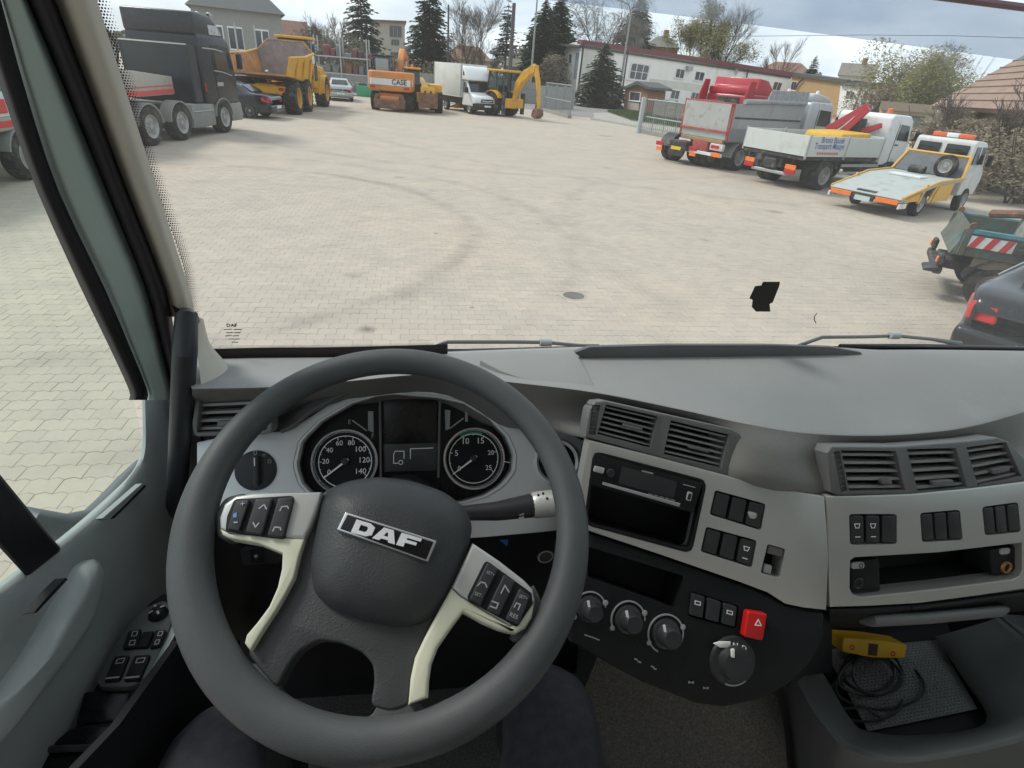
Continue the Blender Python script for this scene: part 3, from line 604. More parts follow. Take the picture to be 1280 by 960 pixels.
line('hazard_symbol', Z6([(976, 486), (992, 458), (1006, 488), (976, 486)]), .0016, LO, .0104, M_white, hz)
line('console_print', Z6([(125, 535), (165, 548), (195, 560)]), .0016, LO, -.0014, M_grey, low)
for a in ((375, 655), (392, 668), (458, 692), (470, 702)): line('console_print', Z6([a, (a[0]+10, a[1]+4)]), .0022, LO, -.0014, M_grey, low)
for x, y in ((656, 772), (730, 800)): prism('arrow_print', LO, Z6([(x-14, y-8), (x, y), (x+14, y-6), (x+12, y+8), (x, y+2), (x-13, y+6)]), -.0012, .001, M_grey, low, 0)
# ---- passenger side panel
rpn = prism('passenger_panel', RP, Z7([(132, 402), (300, 399), (560, 390), (860, 362), (1120, 330), (1360, 300), (1400, 820), (1110, 868), (850, 905), (600, 938), (350, 952), (152, 958)]), .004, .03, M_silver, cab, .003, 3)
tray_o = Z7([(250, 722), (272, 706), (700, 680), (1110, 632), (1110, 770), (1095, 800), (1060, 815), (700, 862), (300, 905), (262, 892), (247, 860)])
sw3 = [Z7(p) for p in ([(245, 490), (485, 490), (486, 640), (250, 645)], [(600, 485), (800, 468), (815, 620), (610, 632)], [(910, 455), (1090, 430), (1105, 580), (925, 598)])]
cut(rpn, [cutter(RP, tray_o, .004, .06)]+[cutter(RP, rq(q, .12), .004, .06) for q in sw3])
ct = pocket('coin_tray', RP, tray_o, .085, mat('tray_lining', (.012, .013, .013), .8, 0, .4, 120, .4, 200), cab, .0, .02, 1.01)
prism('socket_pod', RP, rq(Z7([(255, 728), (400, 712), (405, 880), (255, 890)]), .12), -.004, .05, M_blk, ct, .004)
c = RP.at(1000+290/4, 520+835/4, -.004); lathe('socket', [(.007, .001), (.009, .003), (.0105, .001)], c, RP.n, M_blk2, ct, 20); lathe('socket_hole', [(0, .0008), (.007, .0008)], c, RP.n, M_void, ct, 16)
prism('socket_label', RP, rq(Z7([(256, 735), (322, 730), (324, 762), (258, 766)]), .45), -.002, .003, M_grey, ct, .0005); lathe('label_ring', [(.003, .0006), (.0045, .0006)], RP.at(1000+304/4, 520+748/4, -.0018), RP.n, M_blk, ct, 14)
prism('socket_pod', RP, rq(Z7([(950, 668), (1095, 650), (1090, 780), (960, 800)]), .12), -.008, .05, M_blk, ct, .004)
c = RP.at(1000+1028/4, 520+755/4, -.008); lathe('lighter_ring', [(.0075, .001), (.0085, .004), (.0105, .004), (.012, .0)], c, RP.n, mat('orange_brass', (.45, .22, .07), .35, .5), ct, 24); lathe('socket_hole', [(0, .0008), (.008, .0008)], c, RP.n, M_void, ct, 16)
prism('socket_label', RP, rq(Z7([(1002, 664), (1052, 660), (1050, 690), (1000, 694)]), .45), -.006, .003, M_grey, ct, .0005)
tube('tray_edge', [RP.at(x, y, .003) for x, y in Z7([(262, 895), (300, 908), (700, 866), (1060, 820), (1098, 800)])], .0016, M_strim, ct, 6)
switches('switch_block', RP, sw3[0], 3, (0, 1)); switches('switch_block', RP, sw3[1], 3); switches('switch_block', RP, sw3[2], 3)
tube('trim_slot', [RP.at(x, y, .004) for x, y in Z7([(560, 962), (800, 935), (1110, 890)])], .0022, M_void, rpn, 6)
loft('lower_trim', [[RP.at(x, y, o) for x, y in Z7([(148, a), (400, a-8), (700, a-32), (1000, a-70), (1300, a-110)])] for a, o in ((955, -.006), (972, .003), (1000, -.006), (1030, -.04), (1060, -.10))], M_blk, cab, 3, 3)
tube('grab_bar', [W(1078, 776, .545), W(1090, 776, .53), W(1160, 772, .53), W(1250, 764, .535), W(1256, 762, .55)], [.008, .0125, .013, .012, .008], M_dash2, cab, 14, True, 1., .8)
prism('console_side', PL((1032, 765, .556), (1035, 860, .57), (985, 860, .50)), [(1031, 766), (1040, 768), (1040, 840), (1005, 845), (985, 860)], 0, .01, M_blk, cab, 0)
# ---- storage bin by the passenger seat
fl = [(1004, 800), (1035, 852), (1062, 898), (1085, 915), (1150, 920), (1234, 903), (1210, 850), (1172, 795)]
lp = [(1000, 836), (1020, 871), (1046, 907), (1075, 930), (1150, 940), (1288, 903), (1300, 850), (1236, 776)]
ou = [(985, 842), (1004, 882), (1030, 922), (1062, 950), (1150, 964), (1335, 918), (1345, 840), (1256, 768)]
sk = [(960, 860), (975, 920), (1000, 990), (1050, 1040), (1150, 1060), (1400, 1000), (1420, 860), (1300, 770)]
loft('storage_bin', [[W(x, y, Z=1.572) for x, y in fl], [W(x+(1130-x)*-.02, y, Z=1.60) for x, y in fl], [W(x, y, Z=1.65) for x, y in lp], [(W(x, y, Z=1.655)*.5+W(a, b, Z=1.655)*.5)+Vector((0, 0, .006)) for (x, y), (a, b) in zip(lp, ou)], [W(x, y, Z=1.645) for x, y in ou], [W(x, y, Z=1.42) for x, y in sk]], mat('bin_dark_grey', (.085, .092, .092), .5, 0, .1, 8, .3, 700, .35), cab, 5, 3)
prism('bin_back', PL((1000, 780, .72), (1300, 770, .74), (1000, 830, .72)), [(960, 760), (1330, 745), (1330, 830), (960, 850)], 0, .01, M_void, cab, 0)
prism('bin_floor', HZ(1.566), [(985, 770), (1035, 860), (1060, 905), (1085, 922), (1150, 930), (1250, 912), (1200, 820), (1180, 770)], 0, .01, M_blk, cab, 0)
# ---- left pillar
PIL = PL((200, 490, .865), (60, 0, .665), (285, 440, .915))
EDG = {0: [-34, 0, 34, 69, 119], 200: [31, 55, 119, 145, 183], 330: [86, 113, 168, 193, 225], 356: [100, 128, 181, 206, 233], 484: [162, 183, 216, 228, 262]}
def edge(k, y):
    ys = sorted(EDG); 
    if y <= 0: return EDG[0][k]+(EDG[200][k]-EDG[0][k])/200*y
    return float(np.interp(y, ys, [EDG[a][k] for a in ys]))
YS = [-260, -120, 0, 120, 240, 360, 430, 487]
def strip(name, k0, k1, off, m, parent, prof=(-.012, 0, .004, 0, -.012), y1=487, grow=0):
    rows = []
    ys = [y for y in YS if y < y1]+[y1]
    for i, h in enumerate(prof):
        u = i/(len(prof)-1); rows.append([PIL.at(edge(k0, y)*(1-u)+edge(k1, y)*u+(grow*(u-.5)*2), y, off+h) for y in ys])
    return loft(name, rows, m, parent, 3, 3)
pil = strip('pillar', 1, 2, 0, M_pil, cab, (-.02, 0, .003, .004, .002, -.02), 500, 2)
strip('window_seal', 0, 1, .002, M_seal, pil, (-.03, 0, .004, .003, -.01), 500, 1)
strip('door_seal', 2, 3, .004, M_seal, pil, (-.02, .002, .008, .006, -.02), 490, 1)
strip('pillar_trim', 3, 4, .004, M_beige, pil, (-.02, 0, .006, .004, -.012), 396, 2)
loft('pillar_foot', [[W(*q) for q in ((242, 396, .85), (245, 430, .83), (249, 460, .80), (252, 489, .77))], [W(*q) for q in ((247, 396, .862), (253, 430, .843), (262, 458, .82), (271, 480, .80))], [W(*q) for q in ((252, 398, .87), (259, 428, .86), (274, 449, .852), (288, 466, .842))], [W(*q) for q in ((254, 398, .89), (262, 428, .88), (277, 447, .875), (291, 462, .862))]], M_beige, pil, 4, 3)
prism('dash_end', PL((215, 600, .93), (250, 600, .93), (215, 500, .95)), [(212, 470), (228, 470), (252, 484), (250, 650), (245, 800), (205, 800)], 0, .02, M_seal, cab, 0)
gh = tube('grab_handle', [PIL.at(232, 392, .0), PIL.at(233, 398, .04), PIL.at(231, 440, .075), PIL.at(227, 520, .085), PIL.at(222, 600, .085), PIL.at(217, 680, .08), PIL.at(214, 740, .05)], [.011, .0155, .0165, .0165, .0165, .016, .014], mat('handle_black', (.035, .038, .044), .4, 0, .1, 10, .1, 600), cab, 14, True)
prism('handle_cap', PIL, rq([(219, 386), (238, 390), (247, 402), (246, 412), (240, 404), (222, 398)], .3), .012, .02, M_seal, gh, .003)
# ---- door
door = loft('door', [[W(x, y, X=-.50) for x, y in ((177, 484), (178, 520), (177, 560), (165, 590), (130, 625), (75, 672), (0, 728), (-90, 790))],
     [W(x, y, X=-.478) for x, y in ((181, 486), (182, 530), (181, 566), (170, 592), (137, 632), (83, 680), (10, 738), (-80, 800))],
     [W(x, y, X=-.462) for x, y in ((214, 485), (214, 545), (213, 590), (200, 625), (170, 660), (118, 720), (40, 800), (-60, 900))],
     [W(x, y, X=-.455) for x, y in ((216, 560), (216, 620), (214, 660), (206, 690), (176, 730), (125, 790), (45, 890), (-40, 1000))],
     [W(x, y, X=-.45) for x, y in ((226, 680), (224, 710), (220, 740), (205, 760), (178, 790), (125, 860), (60, 960), (-10, 1060))],
     [W(x, y, X=-.458) for x, y in ((232, 770), (230, 790), (225, 810), (210, 840), (180, 880), (130, 960), (80, 1040), (10, 1150))],
     [W(x, y, X=-.46) for x, y in ((240, 860), (238, 870), (232, 900), (215, 940), (190, 980), (150, 1060), (110, 1140), (40, 1250))]], M_door, cab, 4, 4)
DP = PL(W(150, 620, X=-.468), W(60, 800, X=-.459), W(200, 700, X=-.459), True)
prism('demister_slot', DP, rq([(128, 648), (136, 650), (184, 606), (178, 604)], .2), .010, .01, M_door, door, .002)
prism('demister_gap', DP, rq([(140, 648), (143, 648), (183, 608), (181, 606)], .2), .0106, .008, M_void, door, .0005)
pull = [(-30, 900), (0, 866), (30, 825), (60, 776), (85, 735), (104, 706), (117, 698), (126, 704), (126, 722), (118, 756), (96, 795), (60, 846), (0, 922), (-30, 960)]
dome('door_pull', DP, rq(pull, .3, 3), .006, .022, mat('door_pull_grey', (.33, .355, .35), .42, 0, .05, 6, .2, 800), door, 6, 5., True, .02, .25)
prism('pull_gap', DP, rq([(42, 766), (46, 766), (85, 724), (82, 722), (66, 738)], .2), .032, .012, M_void, door, .0005)
AR = HZ(1.885)
arm = prism('armrest', AR, rq([(186, 752), (205, 740), (246, 744), (236, 790), (190, 872), (140, 965), (100, 1030), (30, 1030), (72, 950), (118, 858), (140, 815), (160, 780)], .3, 3), -.004, .05, M_blk, cab, .006, 3)
strp = loft('armrest_edge', [[AR.at(x+dx, y+dx*.5, o) for x, y in ((246, 744), (222, 790), (186, 856), (134, 966), (100, 1030))] for dx, o in ((-9, .002), (-4, .006), (0, .004), (3, -.03))], mat('armrest_edge_grey', (.22, .25, .24), .4, 0, .05), cab, 4, 3)
Z1 = lambda pts: [(x/3.428, 680+y/3.428) for x, y in pts]
swp = prism('window_switch_panel', AR, rq(Z1([(560, 330), (620, 270), (700, 238), (745, 262), (735, 340), (690, 450), (640, 560), (560, 612), (430, 612), (412, 585), (440, 520), (500, 420)]), .3, 3), .006, .012, mat('switch_panel_grey', (.085, .092, .092), .45), cab, .003)
c = AR.at(198, 768, .006); jr = (AR.at(210, 768, .006)-c).length
lathe('mirror_joystick', [(0, .012), (jr*.5, .011), (jr*.8, .008), (jr, 0)], c, AR.n, M_blk, swp, 24)
for a in range(4):
    e = Vector((math.cos(a*math.pi/2+.6), math.sin(a*math.pi/2+.6), 0)); q = Vector((-e.y, e.x, 0)); b = c+Vector((0, 0, .0118))
    meshobj('joystick_mark', [b+e*jr*.75+q*.0015, b+e*jr*.35+q*.0015+Vector((0, 0, .001)), b+e*jr*.35-q*.0015+Vector((0, 0, .001)), b+e*jr*.75-q*.0015], [(0, 1, 2, 3)], M_grey, swp, 0)
for q, ic in (([(548, 372), (606, 362), (588, 440), (524, 448)], 1), ([(612, 375), (660, 370), (632, 440), (582, 442)], 0), ([(664, 368), (714, 366), (684, 436), (640, 444)], 1), ([(490, 480), (556, 474), (512, 582), (444, 586)], 2), ([(574, 476), (646, 472), (598, 580), (528, 584)], 2)):
    prism('door_switch', AR, rq(Z1(q), .16), .011, .006, M_blk, swp, .0018, 3)
    Q = Z1(q)
    if ic == 1:
        for v in (.1, .6): line('switch_icon', [bil(Q, .4, v), bil(Q, .75, v), bil(Q, .75, v+.25), bil(Q, .4, v+.25), bil(Q, .4, v)], .0012, AR, .0113, M_grey, swp)
    if ic == 2: line('switch_icon', [bil(Q, .3, .15), bil(Q, .75, .12), bil(Q, .75, .3), bil(Q, .3, .32), bil(Q, .3, .15)], .0012, AR, .0113, M_grey, swp); line('switch_edge', [bil(Q, .1, .9), bil(Q, .85, .88)], .002, AR, .0113, M_grey, swp)
for q in ([(360, 630), (560, 630), (522, 755), (322, 775)], [(300, 790), (510, 775), (440, 880), (200, 878)], [(190, 890), (410, 880), (400, 1000), (100, 1010)]):
    P = rq(Z1(q), .12); A = [AR.at(x, y, -.0005) for x, y in P]; 
    prism('grip_recess', AR, P, -.001, .03, M_gl, arm, .004)
tube('grip_lip', [AR.at(*p, .003) for p in Z1([(190, 880), (300, 876), (405, 872), (415, 890), (400, 960)])], .004, M_blk2, arm, 8)
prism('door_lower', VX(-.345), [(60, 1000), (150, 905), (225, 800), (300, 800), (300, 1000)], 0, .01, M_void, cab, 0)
bar = hexa('window_guide', [W(-60, 520, X=-.475), W(-60, 620, X=-.475), W(34, 722, X=-.475), W(78, 688, X=-.475), W(-60, 520, X=-.495), W(-60, 620, X=-.495), W(34, 722, X=-.495), W(78, 688, X=-.495)], mat('guide_black', (.016, .014, .018), .5, 0, .3, 15, .1, 300), door, .004)
gpts = [W(x, y, X=-.50) for x, y in ((-260, 60), (-40, -10), (31, 200), (100, 356), (165, 490), (180, 560), (150, 625), (70, 690), (0, 740), (-200, 860))]
meshobj('door_window', gpts, [tuple(range(len(gpts)))], M_dgl, door, 0)
tube('wheel_arch_lip', [W(20, 648, X=-.66), W(45, 655, X=-.62), (W(80, 660, X=-.60)), W(115, 652, X=-.585), W(138, 628, X=-.58), W(158, 602, X=-.575), W(176, 580, X=-.57)], [.022, .024, .024, .024, .022, .018, .012], mat('fender_grey', (.1, .11, .12), .5), cab, 12, True)
# ---- windshield
base = [W(x, y, Z=2.19)+Vector((0, .02, 0)) for x, y in ((250, 449), (330, 450), (420, 449), (560, 445), (720, 440), (860, 434), (1000, 434), (1140, 438), (1290, 440), (1420, 446))]
base[0] = PIL.at(236, 400, -.015)*.0+W(252, 446, Y=.905)
top = [Vector((b.x+.04*(1-(i/4.5)), b.y-.25, 3.05)) for i, b in enumerate(base)]
left = [W(252, 446, Y=.905), W(240, 400, Y=.885), W(229, 330, Y=.855), W(183, 200, Y=.795), W(150, 96, Y=.75), W(119, 0, Y=.712), W(66, -160, Y=.655)]
gr = [base]
for k in range(1, 7):
    t = (left[k].z-left[0].z)/(left[-1].z-left[0].z); row = [b+(tt-b)*t for b, tt in zip(base, top)]; d = left[k]-row[0]
    gr.append([p+d*max(0, 1-i/3) for i, p in enumerate(row)])
wsh = loft('windshield', gr, M_wind, cab, 4, 3)
def frit():
    bm = bmesh.new(); L_ = crom(left, 240); acc = 0; idx = 0
    def dot(p, r):
        vs = [bm.verts.new(p+Vector((math.cos(a*math.pi/3)*r, 0, math.sin(a*math.pi/3)*r))) for a in range(6)]; bm.faces.new(vs)
    last = L_[0]; s = .0; k = 0
    for p in L_[1:]:
        s += (p-last).length; last = p
        if s >= .003:
            s = 0; k += 1
            for j in range(5):
                dot(p+Vector((.0012+.0028*(j+.5*(k % 2)), -.004+.0003*j, 0)), (.0014, .0012, .0010, .0008, .0005)[j])
    B_ = crom(base[:4], 300); last = B_[0]; s = 0; k = 0
    for p in B_[1:]:
        s += (p-last).length; last = p
        if s >= .003:
            s = 0; k += 1
            for j in range(3): dot(p+Vector((.0015*(j % 2), -.006-.001*j, .0165+.0026*j)), (.0011, .0009, .0006)[j])
    return finish(bm, 'frit_dots', 0)
fd = link('frit_dots', frit(), mat('frit_black', (.012, .01, .012), .5), wsh); fd['kind'] = 'stuff'
loft('frit_band', [[p+Vector((0, -.007, -.03)) for p in base[:4]], [p+Vector((0, -.006, .017)) for p in base[:4]]], mat('frit_brown', (.03, .022, .022), .4), wsh, 4, 1, False)
tube('frit_corner', [PIL.at(x, y, .0) for x, y in ((243, 392), (250, 416), (258, 432), (270, 443), (292, 448))], .0045, MATS['frit_brown'], wsh, 6)
GP = PL((.3, base[4].y-.008, 2.2), (.9, base[6].y-.008, 2.2), (.3, base[4].y-.008-.25*.6/.86, 2.8), True)
prism('toll_sticker', GP, [(937, 373), (944, 358), (952, 357), (954, 352.5), (975, 352.5), (974, 358), (966, 378), (962, 380), (963, 389.5), (945, 389.5), (940, 384), (941, 375)], .002, .001, mat('sticker_back', (.035, .033, .027), .7), wsh, 0)
line('glass_chip', [(1021, 392), (1018, 396), (1018, 400), (1020, 404)], .0016, GP, .002, M_seal, wsh)
GL = PL(W(285, 430, .90), W(340, 430, .902), W(285, 390, .882), True)
text('glass_stamp', 'DAF', GL, (284, 408), (297, 408), .002, M_seal, wsh, .02)
for k, (a, b) in enumerate(((280, 301), (283, 300), (282, 298), (286, 299), (290, 297))): line('stamp_line', [(a, 412+k*4), (a+(b-a)*.45, 411.6+k*4)], .0012, GL, .002, M_seal, wsh); line('stamp_line', [(a+(b-a)*.6, 412+k*4), (b, 411.8+k*4)], .0014, GL, .002, M_seal, wsh)
# ---- wipers (outside the glass)
def wiper(arm_, blade, y):
    w = tube('wiper', [W(a, b, Y=y) for a, b in arm_], [.004]*(len(arm_)-1)+[.007], mat('wiper_steel', (.11, .11, .11), .35, .5), cab, 8, True)
    tube('wiper_blade', [W(a, b, Y=y-.01) for a, b in blade], .006, M_seal, w, 6)
    p = W(*arm_[-3], Y=y-.003); lathe('wiper_joint', [(0, -.012), (.008, -.012), (.008, .012), (0, .012)], p, (1, 0, 0), M_grey, w, 10)
wiper([(530, 440), (546, 431), (560, 427.5), (600, 427.5), (645, 427.5), (682, 428), (725, 432), (748, 434)], [(586, 439.5), (650, 438), (722, 436)], 1.0)
wiper([(985, 437), (1004, 430), (1028, 421.5), (1080, 421), (1112, 420), (1118, 419.5), (1165, 424), (1200, 430)], [(1050, 433), (1150, 433), (1290, 436)], 1.0)
tube('cowl', [W(470, 443, Y=.99), W(600, 443, Y=1.0), W(760, 440, Y=1.01), W(1000, 439, Y=1.01), W(1200, 438, Y=1.0), W(1400, 441, Y=.98)], .012, M_blk, cab, 8, True)
# ---- smoked outer sun visor
vy = .98
loft('sun_visor', [[W(x, y, Y=vy+.05) for x, y in ((560, -14), (700, 2), (900, 26), (1100, 52), (1300, 79))], [W(x, y, Y=vy) for x, y in ((560, -100), (700, -84), (900, -46), (1100, -14), (1300, 12))]], M_visor, cab, 3, 2)
tube('visor_edge', [W(x, y, Y=vy-.002) for x, y in ((560, -100), (700, -84), (900, -46), (1100, -14), (1300, 12))], .006, mat('visor_edge_red', (.12, .03, .05), .5), cab, 6, True)
# ---- things lying in the bin
bx = thing('yellow_charger_box', 'yellow plastic box with dark window lying in the dark storage tray', 'box', tuple(G(1093, 815, 1.60)))
BXP = PL((0, 0, 0), (1, 0, 0), (0, 1, 0), True)
YB = PL(W(1053, 815, Z=1.625), W(1132, 822, Z=1.625), W(1092, 806, Z=1.642), True)
o = prism('box_body', YB, rq([(1054, 797), (1095, 800), (1134, 806), (1131, 823), (1090, 822), (1053, 815)], .15), 0, .05, mat('yellow_plastic', (.62, .36, .02), .45, 0, .1, 20), bx, .002)
prism('box_window', YB, [(1086, 804), (1098, 805.5), (1096, 820), (1085, 819)], .0006, .002, mat('brown_window', (.05, .02, .012), .4), bx, 0)
for x, y in ((1065, 809), (1116, 817)): lathe('box_mark', [(.003, .0006), (.0055, .0006)], YB.at(x, y, .0002), YB.n, mat('logo_red', (.4, .03, .02), .5), bx, 16, True)
line('box_print', [(1058, 802), (1074, 803.5)], .003, YB, .0004, M_blk, bx); bx.children[-1].matrix_parent_inverse = Matrix.Translation(-bx.location)
cb = thing('coiled_cable', 'black thin cable lying in loose coils below the yellow box', 'cable', tuple(G(1100, 870, 1.58)))
M_cab = mat('cable_black', (.03, .034, .034), .4, 0, .2)
random.seed(5)
def coil(cx, cy, rx, ry, n, z0, t0=0., turns=1.):
    pts = []
    for k in range(n+1):
        a = t0+2*math.pi*turns*k/n; pts.append(W(cx+rx*math.cos(a)*(1+.05*math.sin(3*a)), cy+ry*math.sin(a), Z=z0+.006*math.sin(a*2+cx)))
    return pts
for cx, cy, rx, ry, z0, t0, tn in ((1085, 838, 33, 26, 1.585, 0, 1), (1092, 840, 36, 27, 1.592, .4, 1), (1088, 846, 40, 24, 1.598, 1, 1), (1096, 838, 30, 30, 1.604, .2, .9), (1100, 855, 55, 32, 1.582, -.6, .75), (1080, 872, 48, 30, 1.586, .1, .7)):
    tube('cable_loop', coil(cx, cy, rx, ry, 36, z0, t0, tn), .0028, M_cab, cb, 6, True)
tube('cable_end', [W(x, y, Z=z) for x, y, z in ((1030, 850, 1.60), (1034, 868, 1.595), (1030, 882, 1.59), (1050, 886, 1.585), (1080, 884, 1.585), (1105, 900, 1.585))], .0028, M_cab, cb, 6, True)
def matmesh():
    """ribbed rubber mat: one sheet with raised studs"""
    bm = bmesh.new(); tl, tr, br_, bl = [W(x, y, Z=1.577) for x, y in ((1030, 812), (1172, 800), (1222, 886), (1085, 914))]
    def P(u, v, dz=0): return (tl*(1-u)+tr*u)*(1-v)+(bl*(1-u)+br_*u)*v+Vector((0, 0, dz))
    bm.faces.new([bm.verts.new(P(*q)) for q in ((0, 0), (1, 0), (1, 1), (0, 1))])
    nu, nv = 30, 26
    for i in range(nu):
        for j in range(nv):
            u0, v0 = (i+.1+.35*(j % 2))/nu, (j+.14)/nv; u1, v1 = u0+.55/nu, v0+.6/nv; h = .0022
            if u1 > 1: continue
            t = [bm.verts.new(P(u, v, h)) for u, v in ((u0+.1/nu, v0+.1/nv), (u1-.1/nu, v0+.1/nv), (u1-.1/nu, v1-.1/nv), (u0+.1/nu, v1-.1/nv))]; b = [bm.verts.new(P(u, v)) for u, v in ((u0, v0), (u1, v0), (u1, v1), (u0, v1))]
            bm.faces.new(t)
            for k in range(4): bm.faces.new([b[k], b[(k+1) % 4], t[(k+1) % 4], t[k]])
    return finish(bm, 'studded_mat', 0)
o = link('studded_mat', matmesh(), mat('mat_rubber', (.14, .148, .148), .5, 0, .15), None); tagp(o, 'dark grey studded rubber mat in the storage tray', 'mat')
# ---- driver's legs
def legs():
    def leg(hip, knee, ank, toe): return hip, knee, ank, toe
    kR, kL = W(688, 868, Z=1.87), W(262, 925, Z=1.86)
    V = [(.0, -.16, 1.84), (.10, -.12, 1.83), (kR*.5+Vector((.10, -.1, 1.84))*.5), kR-Vector((0, 0, .012)), kR+Vector((.01, .08, -.2)), kR+Vector((.02, .12, -.45)), kR+Vector((.02, .25, -.49)),
         (-.11, -.12, 1.83), (kL*.5+Vector((-.12, -.1, 1.84))*.5), kL-Vector((0, 0, .012)), kL+Vector((-.0, .08, -.2)), kL+Vector((0, .12, -.45)), kL+Vector((0, .25, -.49)), (0, -.2, 1.95)]
    E = [(0, 1), (1, 2), (2, 3), (3, 4), (4, 5), (5, 6), (0, 7), (7, 8), (8, 9), (9, 10), (10, 11), (11, 12), (0, 13)]
    rad = [.13, .10, .088, .068, .062, .05, .045, .10, .088, .068, .062, .05, .045, .13]
    me = bpy.data.meshes.new('body'); me.from_pydata([tuple(v) for v in V], E, []); me.update()
    o = bpy.data.objects.new('body', me); COL.objects.link(o); md = o.modifiers.new('s', 'SKIN'); s = me.skin_vertices[0].data
    for i, r in enumerate(rad): s[i].radius = (r, r)
    s[0].use_root = True
    ss = o.modifiers.new('u', 'SUBSURF'); ss.levels = 3; ss.render_levels = 3
    bpy.context.view_layer.update(); m2 = bpy.data.meshes.new_from_object(o.evaluated_get(bpy.context.evaluated_depsgraph_get())); bpy.data.objects.remove(o)
    for v in m2.vertices:
        k = mnoise.noise(v.co*14)*.004+mnoise.noise(Vector((v.co.x*6, v.co.y*30, v.co.z*10)))*.003; v.co += v.normal*k
    m2.shade_smooth(); m2.materials.clear(); return m2
pm = link('person', legs(), mat('denim_navy', (.032, .032, .038), .9, 0, .25, 60, .6, 1500, .15)); tagp(pm, 'seated driver in dark navy trousers, knees showing under the steering wheel', 'person')
# ---- roof, back wall and passenger door: the rest of the cab shell
M_roofl = mat('headliner', (.75, .75, .73), .9, 0, .05)
def slab(name, x, y, z, m): return box(name, x, y, z, m, cab, 0, 1, None, True)
slab('roof', (-.56, 1.66), (-.75, .60), (3.12, 3.16), M_roofl)
slab('rear_wall', (-.56, 1.66), (-.79, -.755), (1.3, 3.115), M_roofl)
pd = slab('passenger_door', (1.62, 1.66), (-.75, 1.05), (1.25, 2.12), M_door)
for y in ((-.75, -.1), (.92, 1.0)): slab('door_post', (1.62, 1.66), y, (2.12, 3.115), M_pil)
meshobj('passenger_window', [(1.64, -.1, 2.12), (1.64, .92, 2.12), (1.64, .75, 3.1), (1.64, -.1, 3.1)], [(0, 1, 2, 3)], M_dgl, pd, 0)
slab('side_wall', (-.56, -.52), (-.75, -.1), (1.3, 3.115), M_roofl)
